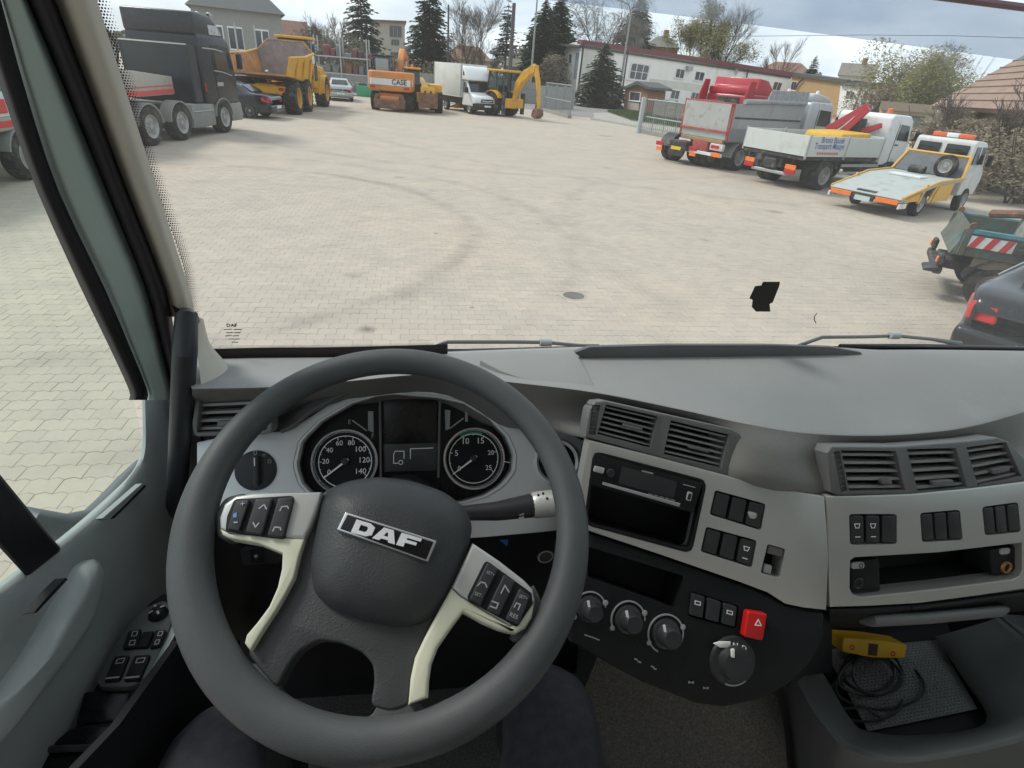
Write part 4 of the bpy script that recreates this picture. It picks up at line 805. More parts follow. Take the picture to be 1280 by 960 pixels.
# ================================================================== GROUND
def ground_mat(name, base, lines=True, far=False):
    m = bpy.data.materials.new(name); m.use_nodes = True; nt = m.node_tree; N = nt.nodes.new; L = nt.links.new; b = nt.nodes['Principled BSDF']
    b.inputs['Roughness'].default_value = .88; b.inputs['Specular IOR Level'].default_value = .25
    geo = N('ShaderNodeNewGeometry'); pos = geo.outputs['Position']
    def noise(sc, det=6, rough=.6):
        n = N('ShaderNodeTexNoise'); n.inputs['Scale'].default_value = sc; n.inputs['Detail'].default_value = det; n.inputs['Roughness'].default_value = rough; L(pos, n.inputs['Vector']); return n.outputs[0]
    def ramp(src, stops):
        r = N('ShaderNodeValToRGB'); e = r.color_ramp.elements
        while len(e) < len(stops): e.new(.5)
        for k, (p, c) in enumerate(stops): e[k].position = p; e[k].color = tuple(c)+(1,)
        L(src, r.inputs[0]); return r.outputs[0]
    def mixc(f, a, c, mode='MIX'):
        x = N('ShaderNodeMix'); x.data_type = 'RGBA'; x.blend_type = mode
        if isinstance(f, float): x.inputs[0].default_value = f
        else: L(f, x.inputs[0])
        L(a, x.inputs[6])
        if isinstance(c, tuple): x.inputs[7].default_value = c+(1,)
        else: L(c, x.inputs[7])
        return x.outputs[2]
    r, g, bl = base
    col = ramp(noise(.16, 5), [(.3, (r*.9, g*.92, bl*.93)), (.5, (r, g, bl)), (.7, (r*1.1, g*1.02, bl*.97))])
    col = mixc(ramp(noise(1.1, 7), [(.4, (0, 0, 0)), (.75, (1, 1, 1))]), col, (r*.84, g*.85, bl*.87))
    col = mixc(ramp(noise(14, 5, .7), [(.35, (.25,)*3), (.7, (0,)*3)]), col, (r*.7, g*.7, bl*.7))
    def mth(op, a, c=None, clamp=False):
        x = N('ShaderNodeMath'); x.operation = op; x.use_clamp = clamp
        for i, q in enumerate((a, c)):
            if q is None: continue
            if isinstance(q, (int, float)): x.inputs[i].default_value = q
            else: L(q, x.inputs[i])
        return x.outputs[0]
    sep = N('ShaderNodeSeparateXYZ'); L(pos, sep.inputs[0])
    wob = mth('MULTIPLY', mth('SUBTRACT', noise(.6, 4), .5), .5)
    def dist(cx, cy, sx=1., sy=1.):
        dx = mth('MULTIPLY', mth('SUBTRACT', sep.outputs[0], cx), sx); dy = mth('MULTIPLY', mth('SUBTRACT', sep.outputs[1], cy), sy)
        return mth('SQRT', mth('ADD', mth('MULTIPLY', dx, dx), mth('MULTIPLY', dy, dy)))
    def band(v, w): return mth('SUBTRACT', 1., mth('DIVIDE', mth('ABSOLUTE', v), w), True)
    # worn tyre tracks: parts of big circles
    marks = None
    for (cx, cy, rad, w, amt) in ((-4.6, 10.6, 5.6, .3, .55), (-4.6, 10.6, 7.4, .3, .32), (4.0, 30, 12.5, .35, .35), (16, 34, 20, .4, .3), (14, 10, 11.0, .35, .25)):
        v = mth('MULTIPLY', band(mth('ADD', mth('SUBTRACT', dist(cx, cy), rad), wob), w), amt); marks = v if marks is None else mth('MAXIMUM', marks, v)
    brk = ramp(noise(.9, 5), [(.38, (0, 0, 0)), (.6, (1, 1, 1))]); marks = mth('MULTIPLY', marks, brk)
    spots = None
    for (px, py, rad, amt) in ((459, 412, .14, .6), (545, 292, .06, .6), (757, 170, .5, .4), (440, 345, .16, .25), (590, 385, .05, .5), (672, 280, .05, .5), (968, 265, .3, .4), (760, 210, .25, .3), (500, 222, .25, .25), (330, 185, .5, .25), (610, 160, .6, .2), (880, 300, .2, .2)):
        q = G(px, py); v = mth('MULTIPLY', mth('SUBTRACT', 1., mth('DIVIDE', mth('ADD', dist(q.x, q.y), mth('MULTIPLY', wob, rad*1.5)), rad), True), amt); spots = v if spots is None else mth('MAXIMUM', spots, v)
    spots = mth('MULTIPLY', spots, 1.6, True)
    col = mixc(marks, col, (r*.45, g*.45, bl*.46)); col = mixc(spots, col, (r*.3, g*.29, bl*.28))
    if lines:
        bk = N('ShaderNodeTexBrick'); L(pos, bk.inputs['Vector']); bk.inputs['Scale'].default_value = 1; bk.inputs['Brick Width'].default_value = .2; bk.inputs['Row Height'].default_value = .15; bk.inputs['Mortar Size'].default_value = .006; bk.inputs['Mortar Smooth'].default_value = .3
        bk.inputs['Color1'].default_value = (1, 1, 1, 1); bk.inputs['Color2'].default_value = (.86, .86, .87, 1); bk.inputs['Mortar'].default_value = (.55, .55, .55, 1); col = mixc(.4, col, bk.outputs[0], 'MULTIPLY')
    else:
        oi = N('ShaderNodeObjectInfo'); ri = N('ShaderNodeNewGeometry')
        wn = N('ShaderNodeTexWhiteNoise'); L(geo.outputs['Random Per Island'], wn.inputs['Vector']); wn.noise_dimensions = '3D'
        col = mixc(.85, col, ramp(mth('FRACT', mth('ADD', geo.outputs['Random Per Island'], oi.outputs['Random'])), [(0, (.91, .91, .92)), (.5, (.97, .97, .97)), (1, (1.03, 1.02, 1.0))]), 'MULTIPLY')
    L(col, b.inputs['Base Color'])
    bp = N('ShaderNodeBump'); bp.inputs['Strength'].default_value = .3; bp.inputs['Distance'].default_value = .004; L(noise(60, 5), bp.inputs['Height']); L(bp.outputs[0], b.inputs['Normal'])
    return m
GB = (.475, .412, .335)
M_gr = ground_mat('yard_pavers_far', GB); M_pv = ground_mat('yard_pavers', GB, False)
g = meshobj('yard_ground', [(-260, -80, 0), (460, -80, 0), (460, 640, 0), (-260, 640, 0)], [(0, 1, 2, 3)], M_gr, None, 0); g['kind'] = 'structure'
def pavers():
    Lx, Ly, a, gp, bv = .2, .15, .022, .0011, .0028
    xs = [-.5, -.25, 0, .25, .5]
    def outline(k):
        sx = (Lx/2-k)/(Lx/2); sy = (Ly/2-k); lo = [(x*Lx*sx, -sy+a*(1 if i % 2 else -1)*.5) for i, x in enumerate(xs)]; hi = [(x*Lx*sx, sy+a*(1 if i % 2 else -1)*.5) for i, x in enumerate(xs)]; return lo+hi[::-1]
    o1, o2 = outline(gp), outline(gp+bv); n = len(o1)
    vs = [(x, y, -.004) for x, y in o1]+[(x, y, .0032) for x, y in o1]+[(x, y, .0052) for x, y in o2]
    fs = [(i, (i+1) % n, n+(i+1) % n, n+i) for i in range(n)]+[(n+i, n+(i+1) % n, 2*n+(i+1) % n, 2*n+i) for i in range(n)]+[tuple(range(2*n, 3*n))]
    me = bpy.data.meshes.new('paver'); me.from_pydata(vs, [], fs); me.update(); me.materials.append(M_pv)
    rnd = random.Random(3); cells = []
    for j in range(int(15.5/Ly)):
        y = .6+j*Ly
        for i in range(int(22/Lx)):
            x = -9.5+i*Lx+(Lx/2 if j % 2 else 0)
            if math.hypot(x-PM.x, y-PM.y) < .215: continue
            px, py, z = proj((x, y, 0))
            if z < .5 or not (-40 < px < 1320 and 130 < py < 760): continue
            if py > 455 and px > 205: continue
            if x < -1.3-(y-2)*.9 and y < 1.2: continue
            vis = (py < 445 and px > 236) or (px < 175 and py < 690 and px < 175*(py-130)/350)
            cells.append((x, y, z, vis))
    near = sorted([c for c in cells if c[3]], key=lambda c: c[2])[:300]; ns = set((c[0], c[1]) for c in near)
    for x, y, z, v in near:
        o = bpy.data.objects.new('paver', me); COL.objects.link(o); o.parent = g; o.location = (x, y, rnd.uniform(-.0012, .0012)); o.rotation_euler = (rnd.gauss(0, .006), rnd.gauss(0, .006), rnd.gauss(0, .006))
    V = np.array(vs); rest = [c for c in cells if (c[0], c[1]) not in ns]; allv = []; allf = []
    for k, (x, y, z, v) in enumerate(rest):
        q = V.copy(); q[:, 2] += rnd.uniform(-.0014, .0014)+q[:, 0]*rnd.gauss(0, .006)+q[:, 1]*rnd.gauss(0, .006); q[:, 0] += x; q[:, 1] += y; allv.append(q); allf += [tuple(i+k*len(vs) for i in f) for f in fs]
    mm = bpy.data.meshes.new('paver_field'); mm.from_pydata(np.concatenate(allv).tolist(), [], allf); mm.update(); mm.materials.append(M_pv)
    o = bpy.data.objects.new('paver_field', mm); COL.objects.link(o); o.parent = g; o['kind'] = 'stuff'
PM = G(717, 370)
pavers()
mh = thing('manhole_cover', 'small round iron manhole cover set in the paving', 'manhole cover', (PM.x, PM.y, 0)); M_iron = mat('cast_iron', (.2, .18, .155), .7, .2, .3, 20)
lathe('frame', [(.15, .004), (.15, .008), (.19, .008), (.2, .004)], (0, 0, 0), (0, 0, 1), mat('concrete_ring', (.36, .32, .27), .9), mh, 32); lathe('lid', [(0, .006), (.145, .006), (.148, .002)], (0, 0, 0), (0, 0, 1), M_iron, mh, 32)
for k in range(-3, 4): box('lid_rib', (-math.sqrt(.15**2-(k*.04)**2), math.sqrt(.15**2-(k*.04)**2)), (k*.04-.008, k*.04+.008), (.006, .011), M_iron, mh, .002)
# road, kerb and verge beyond the gate
def sheet(name, px, z, m, kind='structure'):
    P = [G(x, y, z) for x, y in px]; o = meshobj(name, P, [tuple(range(len(P)))], m, None, 0); o['kind'] = kind; return o
sheet('road', [(560, 119), (640, 121), (718, 129.5), (790, 137), (880, 152), (1000, 164), (1000, 172), (860, 163.5), (742, 147.5), (716, 145), (640, 133), (560, 130)], .004, mat('road_asphalt', (.23, .215, .2), .9, 0, .12, .5, .2, 30))
sheet('pavement', [(742, 141), (790, 139.5), (1000, 166), (1000, 174), (870, 168), (742, 149)], .05, mat('pavement_slab', (.34, .32, .28), .9, 0, .1, 1))
hexk = []
def wallstrip(name, pts, h, th, m, label, cat, z0=0., parent=None):
    """straight low wall or kerb along ground points"""
    bm = bmesh.new()
    for a, b in zip(pts, pts[1:]):
        a, b = Vector(a), Vector(b); d = (b-a).normalized(); n = Vector((-d.y, d.x, 0))*th/2; v = [bm.verts.new(q) for q in (a-n+Vector((0, 0, z0)), b-n+Vector((0, 0, z0)), b+n+Vector((0, 0, z0)), a+n+Vector((0, 0, z0)), a-n+Vector((0, 0, z0+h)), b-n+Vector((0, 0, z0+h)), b+n+Vector((0, 0, z0+h)), a+n+Vector((0, 0, z0+h)))]
        for f in ((3, 2, 1, 0), (4, 5, 6, 7), (0, 1, 5, 4), (1, 2, 6, 5), (2, 3, 7, 6), (3, 0, 4, 7)): bm.faces.new([v[i] for i in f])
    o = link(name, finish(bm, name, 0), m, parent)
    if label: tagp(o, label, cat)
    return o
k_ = wallstrip('kerb', [G(739, 149.5), G(800, 160), G(870, 172), G(960, 186)], .14, .16, mat('kerb_concrete', (.4, .385, .35), .85), None, None); k_['kind'] = 'structure'
M_grass = mat('grass_blade', (.075, .11, .03), .9, 0, .35, 3)
def grass(name, px, n, label, h=.16):
    P = [G(x, y) for x, y in px]; rnd = random.Random(8); bm = bmesh.new(); xs = [p.x for p in P]; ys = [p.y for p in P]; k = 0
    def inside(x, y):
        c = False
        for i in range(len(P)):
            a, b = P[i], P[i-1]
            if (a.y > y) != (b.y > y) and x < (b.x-a.x)*(y-a.y)/(b.y-a.y)+a.x: c = not c
        return c
    while k < n:
        x, y = rnd.uniform(min(xs), max(xs)), rnd.uniform(min(ys), max(ys))
        if not inside(x, y): continue
        k += 1; t = rnd.uniform(0, 6.28); w = rnd.uniform(.02, .06); hh = rnd.uniform(.5, 1.3)*h; d = Vector((math.cos(t), math.sin(t), 0)); c = Vector((x, y, .06))
        bm.faces.new([bm.verts.new(c-d*w), bm.verts.new(c+d*w), bm.verts.new(c+d*w*.2+Vector((rnd.uniform(-.08, .08), rnd.uniform(-.08, .08), hh)))])
    o = link(name, finish(bm, name, 0), M_grass); tagp(o, label, 'grass', None, 'stuff')
sheet('verge', [(757, 139.5), (800, 138), (850, 147), (900, 160), (870, 163), (790, 151)], .055, mat('verge_soil', (.12, .12, .06), .95, 0, .3, 2)); grass('grass_verge', [(757, 139.5), (800, 138), (850, 147), (900, 160), (870, 163), (790, 151)], 9000, 'short green grass on the verge beside the road')
# ================================================================== BUILDINGS
M_win = mat('window_pane', (.05, .06, .065), .08, 0, .4, .8, 0, 1, .6); M_wfr = mat('window_frame_white', (.7, .7, .69), .5); M_plw = mat('plaster_white', (.82, .81, .76), .85, 0, .05, .5, dirt=(.66, .64, .57), dscale=.35, damt=.35, streak=(1, 1, .4)); M_plc = mat('plaster_cream', (.64, .63, .56), .85, 0, .06, .5, dirt=(.55, .53, .47), dscale=.4, damt=.4)
M_rred = mat('roof_edge_red', (.16, .045, .05), .6); M_pipe = mat('downpipe_dark', (.06, .05, .05), .5); M_tan = mat('plaster_tan', (.4, .375, .32), .9, 0, .08, .6); M_och = mat('plaster_ochre', (.46, .30, .15), .9, 0, .08, .5); M_roofd = mat('roof_dark', (.09, .095, .095), .8, 0, .15, 3, .3, 8)
M_roofb = mat('roof_tile_brown', (.22, .12, .085), .8, 0, .2, 2, .5, 5); M_roofp = mat('roof_tile_pink', (.28, .195, .155), .85, 0, .15, 1.2, .5, 5); M_brick = mat('brick_brown', (.27, .14, .09), .85, 0, .25, 5, .3, 12)
def wp(pl, x, y, off=0): return pl.at(x, y, off)
def bldg_wall(root, pl, px, m, th=.4, name='wall'):
    o = prism(name, pl, px, 0, th, m, root, 0, 1, True, 0); return o
def win(root, pl, q, n=2, sill=True, fr=M_wfr, glassm=None, rows=1):
    """window: recess frame proud of the wall, panes as sub-parts"""
    w_ = ringplate('window', pl, q, [tuple(Vector(c).lerp(Vector(((sum(p[0] for p in q)/4), (sum(p[1] for p in q)/4))), .13)) for c in q], .05, .1, fr, root, n=32, bv=0)
    for k in range(n):
        for r in range(rows): prism('pane', pl, cell(q, (k+.06)/n, (k+.94)/n, (r+.04)/rows, (r+.96)/rows), .02, .03, glassm or M_win, w_, 0, 1, True, 0)
    if sill: prism('sill', pl, [bil(q, -.06, 1.0), bil(q, 1.06, 1.0), bil(q, 1.06, 1.06), bil(q, -.06, 1.06)], .14, .15, fr, w_, 0, 1, True, 0)
    return w_
def Wd(px, py, d):
    """world point at a photo pixel and a horizontal distance"""
    v = FW*F_PX+RT*(px-640)+UP*(480-py); return CP+v*(d/math.hypot(v.x, v.y))
def vplane(a, da, b, db):
    """upright plane through two places (pixel, horizontal distance)"""
    A, B = Wd(a[0], a[1], da), Wd(b[0], b[1], db); return PL(A, B, A+Vector((0, 0, 5)), True), A, B
# white two-storey building
FP, A_, B_2 = vplane((723, 128), 80, (990, 150), 128)
root = thing('white_building', 'long white two-storey building with dark red roof edge beyond the gate', 'building', (A_.x, A_.y, 0))
bldg_wall(root, FP, [(720, 131), (729, 53), (860, 73.5), (990, 94.5), (985, 160), (860, 150)], M_plw)
prism('roof_edge', FP, [(727, 55), (728.5, 49.5), (860, 69.5), (992, 90.5), (990, 96.5), (860, 75)], .35, .8, M_rred, root, 0, 1, True, 0)
prism('plinth', FP, [(720, 133), (721, 125), (776, 131), (775, 138)], .12, .2, mat('plinth_red', (.18, .07, .055), .85), root, 0, 1, True, 0)
prism('render_band', FP, [(812, 98), (864, 104), (880, 107), (878, 116), (860, 113), (811, 108)], .03, .05, M_plc, root, 0, 1, True, 0); prism('render_band', FP, [(730, 60), (768, 66), (764, 130), (722, 126)], .03, .05, M_plc, root, 0, 1, True, 0)
win(root, FP, [(789, 77.5), (814, 81.5), (809, 102), (785, 99)], 3, True, M_wfr, None, 2)
for q in ([(846, 85), (857, 87), (854.5, 99), (843.5, 97)], [(870, 88.5), (882, 90.5), (879, 102), (867.5, 100)], [(944, 98.5), (955, 100.5), (952.5, 111), (942, 109.5)], [(968, 101.5), (979, 103.5), (975, 114), (964.5, 112.5)], [(840, 111.5), (851, 113.5), (848, 125), (837, 123)], [(865, 114.5), (876, 116.5), (872, 127.5), (862, 126)]): win(root, FP, q, 2)
tube('downpipe', [wp(FP, 729.5, 55, .3), wp(FP, 721, 126, .3)], .12, M_pipe, root, 6, True); tube('downpipe', [wp(FP, 785, 64, .3), wp(FP, 775, 134, .3)], .1, M_pipe, root, 6, True); tube('downpipe', [wp(FP, 938, 88, .3), wp(FP, 934, 92, .4), wp(FP, 933, 101, .3)], .12, M_pipe, root, 6, True)
prism('air_conditioner', FP, [(861, 82.5), (867, 83.5), (866, 89), (860, 88)], .5, .5, M_steel, root, 0, 1, True, 0); lathe('satellite_dish', [(0, .1), (.3, .16), (.5, .35)], wp(FP, 918, 90, .6), FP.n, M_steel, root, 14, True)
GPl, _, _ = vplane((723, 128), 80, (699, 126), 84)
bldg_wall(root, GPl, [(698, 128), (705, 57), (716, 53), (729, 53), (720, 131)], M_plw, .4, 'gable_wall')
for q in ([(711.5, 67), (715, 67.5), (714, 80), (710.5, 79.5)], [(701.5, 101), (704, 101.3), (703.2, 111), (700.7, 110.7)], [(708, 101.5), (711, 102), (710, 112), (707, 111.5)]): win(root, GPl, q, 1)
prism('stair_glazing', GPl, [(720, 66), (725, 66.5), (720, 98), (716.5, 98)], .05, .06, mat('pale_glazing', (.35, .4, .43), .2), root, 0, 1, True, 0); prism('door', GPl, [(699.5, 113), (712, 114.5), (711, 122), (698.5, 120.5)], .05, .06, M_wfr, root, 0, 1, True, 0)
def roofslab(root, pts, m, name='roof', th=.25):
    P = [Vector(p) for p in pts]; n = (P[1]-P[0]).cross(P[2]-P[0]).normalized(); n = n if n.z > 0 else -n; bm = bmesh.new(); prism_bm(bm, P, n, th, 0); return link(name, finish(bm, name, 0), m, root, True)
back = (FP.n*-9)
roofslab(root, [wp(FP, 729, 53, .2)-Vector((0, 0, .3)), wp(FP, 990, 94, .2)-Vector((0, 0, .3)), wp(FP, 990, 94, .2)+back, wp(FP, 729, 53, .2)+back], M_roofd)
# ochre and white buildings further right
def simple_house(name, label, a, da, b, db, wallpx, m, wins=(), roofpx=None, roofm=M_roofd, depth=8, group=None):
    pl, A, B = vplane(a, da, b, db); r = thing(name, label, 'building', (A.x, A.y, 0), 0, group); bldg_wall(r, pl, wallpx, m, .4)
    P0, P1 = wp(pl, *wallpx[0]), wp(pl, *wallpx[-1])
    if roofpx: prism('roof', pl, roofpx, .4, depth, roofm, r, 0, 1, True, 0)
    for q in wins: win(r, pl, q, 2)
    return r, pl
r, pl = simple_house('ochre_building', 'ochre rendered block with dark flat roof between the white buildings', (984, 150), 126, (1052, 156), 118, [(984, 165), (988, 93), (1052, 103), (1047, 170)], M_och, ([(990, 101), (997, 102), (994, 113.5), (987, 112.5)],), [(984, 94), (986, 89.5), (1056, 99.5), (1055, 104)], M_roofd)
tube('downpipe', [wp(pl, 1003, 99, .3), wp(pl, 997, 105, .3), wp(pl, 994, 112, .3)], .14, M_pipe, r, 6, True)
r, pl = simple_house('white_block', 'small white block with two upper windows right of the ochre building', (1047, 156), 117, (1142, 165), 108, [(1042, 170), (1051, 106), (1080, 104), (1142, 113), (1138, 130), (1128, 175)], M_plw, ([(1058, 113), (1069, 114.5), (1066, 125), (1056, 124)], [(1080, 114.5), (1094, 116.5), (1090, 127), (1077, 125.5)], [(1050, 138), (1060, 139), (1055, 152), (1046, 151)]), [(1050, 107), (1051, 104), (1080, 102), (1144, 111), (1143, 114)], M_roofd)
tube('downpipe', [wp(pl, 1079, 104, .3), wp(pl, 1062, 150, .3)], .12, M_pipe, r, 6, True)
r, pl = simple_house('low_garage', 'low beige garage with wide dark opening behind the crane lorry', (1096, 150), 70, (1172, 160), 66, [(1092, 168), (1100, 136), (1172, 141), (1166, 178)], mat('garage_beige', (.4, .36, .28), .9), (), [(1098, 137), (1102, 126), (1174, 132), (1174, 142)], mat('garage_roof', (.2, .17, .13), .9), 6)
prism('garage_opening', pl, [(1121, 143), (1156, 146), (1153, 160), (1118, 156)], .05, .1, mat('garage_green', (.1, .12, .09), .8), r, 0, 1, True, 0)
# big pinkish roof on the right
hA, hB = Wd(1170, 150, 44), Wd(1330, 165, 30)
root = thing('tiled_roof_house', 'house with large pinkish tiled roof at the right behind the fence', 'building', (hA.x, hA.y, 0))
hp = PL(hA, hB, hA+Vector((0, 0, 4)), True); bldg_wall(root, hp, [(1166, 170), (1170, 134), (1330, 146), (1330, 210)], mat('house_wall', (.3, .27, .22), .9), .4)
e0, e1_ = hp.at(1163, 132, .6), hp.at(1335, 140, .6); up_ = -hp.n*8+Vector((0, 0, 7.4))
roofslab(root, [e0, e1_, e1_+up_+(e0-e1_)*.1, e0+up_+(e1_-e0)*.3], M_roofp); roofslab(root, [e0, e0+up_+(e1_-e0)*.3, e0-hp.n*13], M_roofp)
for k in range(1, 22):
    t = k/22; a = e0+up_*t+(e1_-e0)*.3*t; b = e1_+up_*t+(e0-e1_)*.1*t; n_ = (e1_-e0).cross(up_).normalized(); n_ = n_ if n_.z > 0 else -n_; tube('tile_course', [a+n_*.03, b+n_*.03], .035, M_roofp, root, 4, True)
# houses behind
def gable(name, label, px, py_b, w_px, eave_y, ridge_y, d, wallm, roofm, cat='house', chim=False, winq=(), hip=True):
    c = Wd(px, py_b, d); r_ = Vector((c.y, -c.x, 0)).normalized(); f = Vector((c.x, c.y, 0)).normalized(); A = Wd(px-w_px/2, eave_y, d); B = Wd(px+w_px/2, eave_y+w_px*.0865, d); hw = (B-A).length/2; ze = (A.z+B.z)/2; zr = Wd(px, ridge_y, d).z; base_z = -1.0
    o = thing(name, label, cat, (c.x, c.y, 0)); ctr = Vector((c.x, c.y, 0)); dp = hw*1.1
    pts = [ctr-r_*hw, ctr+r_*hw, ctr+r_*hw+f*dp*2, ctr-r_*hw+f*dp*2]
    hexa('wall', [p+Vector((0, 0, base_z)) for p in pts]+[p+Vector((0, 0, ze)) for p in pts], wallm, o, 0, True)
    ov = hw*1.1; E = [ctr-r_*ov-f*.5, ctr+r_*ov-f*.5, ctr+r_*ov+f*(dp*2+.5), ctr-r_*ov+f*(dp*2+.5)]; k = .45 if hip else 1.0
    R0, R1 = ctr+f*dp-r_*ov*k, ctr+f*dp+r_*ov*k; vs = [p+Vector((0, 0, ze)) for p in E]+[R0+Vector((0, 0, zr)), R1+Vector((0, 0, zr))]
    rf = meshobj('roof', vs, [(0, 1, 5, 4), (1, 2, 5), (2, 3, 4, 5), (3, 0, 4), (0, 3, 2, 1)], roofm, o, 0, True)
    if chim: q = R1*.6+R0*.4; box('chimney', (q.x-.4, q.x+.4), (q.y-.4, q.y+.4), (zr-1, zr+1.2), M_brick, rf, 0, 1, None, False)
    for (u, v, wu, hv) in winq:
        n = -f; a = ctr+r_*hw*u+n*.06; q = [a-r_*wu+Vector((0, 0, ze*v+hv)), a+r_*wu+Vector((0, 0, ze*v+hv)), a+r_*wu+Vector((0, 0, ze*v-hv)), a-r_*wu+Vector((0, 0, ze*v-hv))]
        bm = bmesh.new(); prism_bm(bm, q, n, .1, 0); w_ = link('window', finish(bm, 'window', 0), M_wfr, o, True)
        for s in (-.5, .5):
            bm = bmesh.new(); cq = sum(q, Vector())/4+n*.02+r_*wu*s; prism_bm(bm, [cq+r_*wu*.4*sx+Vector((0, 0, hv*.85*sz)) for sx, sz in ((-1, 1), (1, 1), (1, -1), (-1, -1))], n, .04, 0); link('pane', finish(bm, 'pane', 0), M_win, w_)
    return o
gable('house', 'grey house with dark hipped roof above the dump truck', 308, 100, 112, 9, -26, 62, mat('house_grey', (.27, .27, .25), .9, 0, .1), M_roofd, winq=((-.62, .62, .9, .9), (-.1, .62, .6, .9), (.5, .62, .6, .9), (.05, .25, 1.2, .8)))
gable('house', 'brown gabled house behind the grey house roof', 374, 96, 30, 45, 26, 80, mat('house_brownish', (.3, .26, .22), .9), M_roofb, hip=False)
gable('house', 'small cream house with brown roof behind the box van', 584, 100, 56, 72, 56, 96, mat('house_cream', (.44, .41, .33), .9), M_roofb, winq=((-.4, .5, .7, .7), (.3, .5, .7, .7)))
gable('house', 'low house with brick-red roof between the spruces', 560, 100, 46, 72, 64, 110, mat('house_cream2', (.45, .42, .35), .9), mat('roof_red', (.26, .12, .09), .8))
gable('house', 'dark low house left of the big spruces', 648, 110, 40, 82, 66, 100, mat('house_dull', (.28, .26, .22), .9), mat('roof_mossy', (.17, .16, .12), .9))
gable('house', 'brick house with grey hipped roof above the white building', 815, 130, 40, 56, 44, 125, M_brick, mat('roof_slate', (.17, .17, .15), .8), chim=True)
gable('house', 'house with broad red-brown roof behind the white building', 968, 140, 66, 88, 75, 170, mat('house_w3', (.4, .37, .3), .9), M_roofb)
gable('house', 'pale gabled house far behind the ochre building', 1052, 150, 42, 92, 77, 170, mat('house_pale', (.52, .48, .4), .9), mat('roof_grey', (.22, .2, .17), .9), hip=False, chim=True)
tb = thing('apartment_block', 'tan concrete block with dark windows behind the excavator', 'building', tuple(Vector((Wd(484, 100, 100).x, Wd(484, 100, 100).y, 0))))
tpl = PL(Wd(464, 90, 100), Wd(507, 93, 100), Wd(464, 30, 100), True); prism('wall', tpl, [(461, 115), (463, 26), (506, 28), (506, 116)], 0, 10, M_tan, tb, 0, 1, True, 0); prism('roof', tpl, [(461, 26.5), (461, 24), (508, 26), (508, 28.5)], .4, 11, M_roofb, tb, 0, 1, True, 0); prism('annex', tpl, [(505, 115), (505, 57), (514, 59), (514, 115)], -1, 6, M_tan, tb, 0, 1, True, 0)
for q in ([(487, 32), (502, 33), (502, 47), (487, 46)], [(489, 49), (499, 49.5), (499, 57), (489, 56.5)], [(488, 65), (499, 65.5), (499, 74), (488, 73.5)], [(489, 76), (499, 76.5), (499, 86), (489, 85.5)]): win(tb, tpl, q, 3, False, mat('frame_brown', (.16, .12, .1), .7))
# brick gatehouse
gpl, gA, gB = vplane((783, 138), 70, (812, 142), 67)
gt = thing('gatehouse', 'small brick gatehouse with dark pitched roof by the road', 'building', (gA.x, gA.y, 0))
prism('wall', gpl, [(779, 143), (782, 108), (810, 112), (807, 146)], 0, 2.5, M_brick, gt, 0, 1, True, 0); prism('roof', gpl, [(779, 109), (796, 101), (812, 109), (812, 112), (796, 105.5), (779, 112)], .4, 3.2, M_roofd, gt, 0, 1, True, 0); prism('gable', gpl, [(781, 110.5), (796, 104), (810, 111), (809, 113), (782, 110.5)], .05, .2, M_roofb, gt, 0, 1, True, 0)
win(gt, gpl, [(787, 114), (801, 115.5), (800, 127), (786, 125.5)], 2); prism('panel', gpl, [(784.5, 127.5), (798.5, 129), (798, 139), (784, 137.5)], .06, .08, mat('panel_pale', (.42, .36, .32), .8), gt, 0, 1, True, 0)
# ================================================================== FENCES, RACKS, POLES
M_conc = mat('fence_concrete', (.27, .26, .235), .9, 0, .12, 1.5, .2, 10); M_mesh = mat('gate_steel', (.24, .27, .27), .55, .4, .1)
def panel_fence(name, label, pts, h, n, slats=4, m=M_conc):
    A, B = Vector(pts[0]), Vector(pts[1]); o = thing(name, label, 'fence', (A.x, A.y, 0)); d = (B-A)/n; u = d.normalized(); nn = Vector((-u.y, u.x, 0))
    for k in range(n+1):
        p = A+d*k; hexa('post', [p+u*sx*.08+nn*sy*.09 for sx, sy in ((-1, -1), (1, -1), (1, 1), (-1, 1))]+[p+u*sx*.08+nn*sy*.09+Vector((0, 0, h+.08)) for sx, sy in ((-1, -1), (1, -1), (1, 1), (-1, 1))], m, o, 0, True)
    for k in range(n):
        for s in range(slats):
            a, b = A+d*k+u*.08, A+d*(k+1)-u*.08; z0, z1 = h*s/slats+.01, h*(s+1)/slats-.01
            hexa('panel', [a-nn*.03+Vector((0, 0, z0)), b-nn*.03+Vector((0, 0, z0)), b+nn*.03+Vector((0, 0, z0)), a+nn*.03+Vector((0, 0, z0)), a-nn*.03+Vector((0, 0, z1)), b-nn*.03+Vector((0, 0, z1)), b+nn*.03+Vector((0, 0, z1)), a+nn*.03+Vector((0, 0, z1))], m, o, 0, True)
    return o
fa, fb = Wd(400, 110, 66), Wd(672, 118, 66); fa.z = fb.z = 0
panel_fence('concrete_fence', 'grey concrete panel fence behind the parked machines', (fa, fb), 2.0, 20, 3)
fa, fb = Wd(816, 150, 62), Wd(1000, 165, 52); fa.z = fb.z = 0
panel_fence('concrete_fence', 'grey concrete panel fence across the road behind the tipper', (fa, fb), 1.5, 12, 3, mat('fence_brownish', (.24, .22, .19), .9, 0, .15, 1.5))
fa, fb = Wd(672, 122, 58), Wd(716, 128, 62); fa.z = fb.z = 0
panel_fence('concrete_fence', 'pale concrete fence piece left of the road opening', (fa, fb), 1.9, 4, 2, mat('fence_pale', (.36, .35, .32), .9))
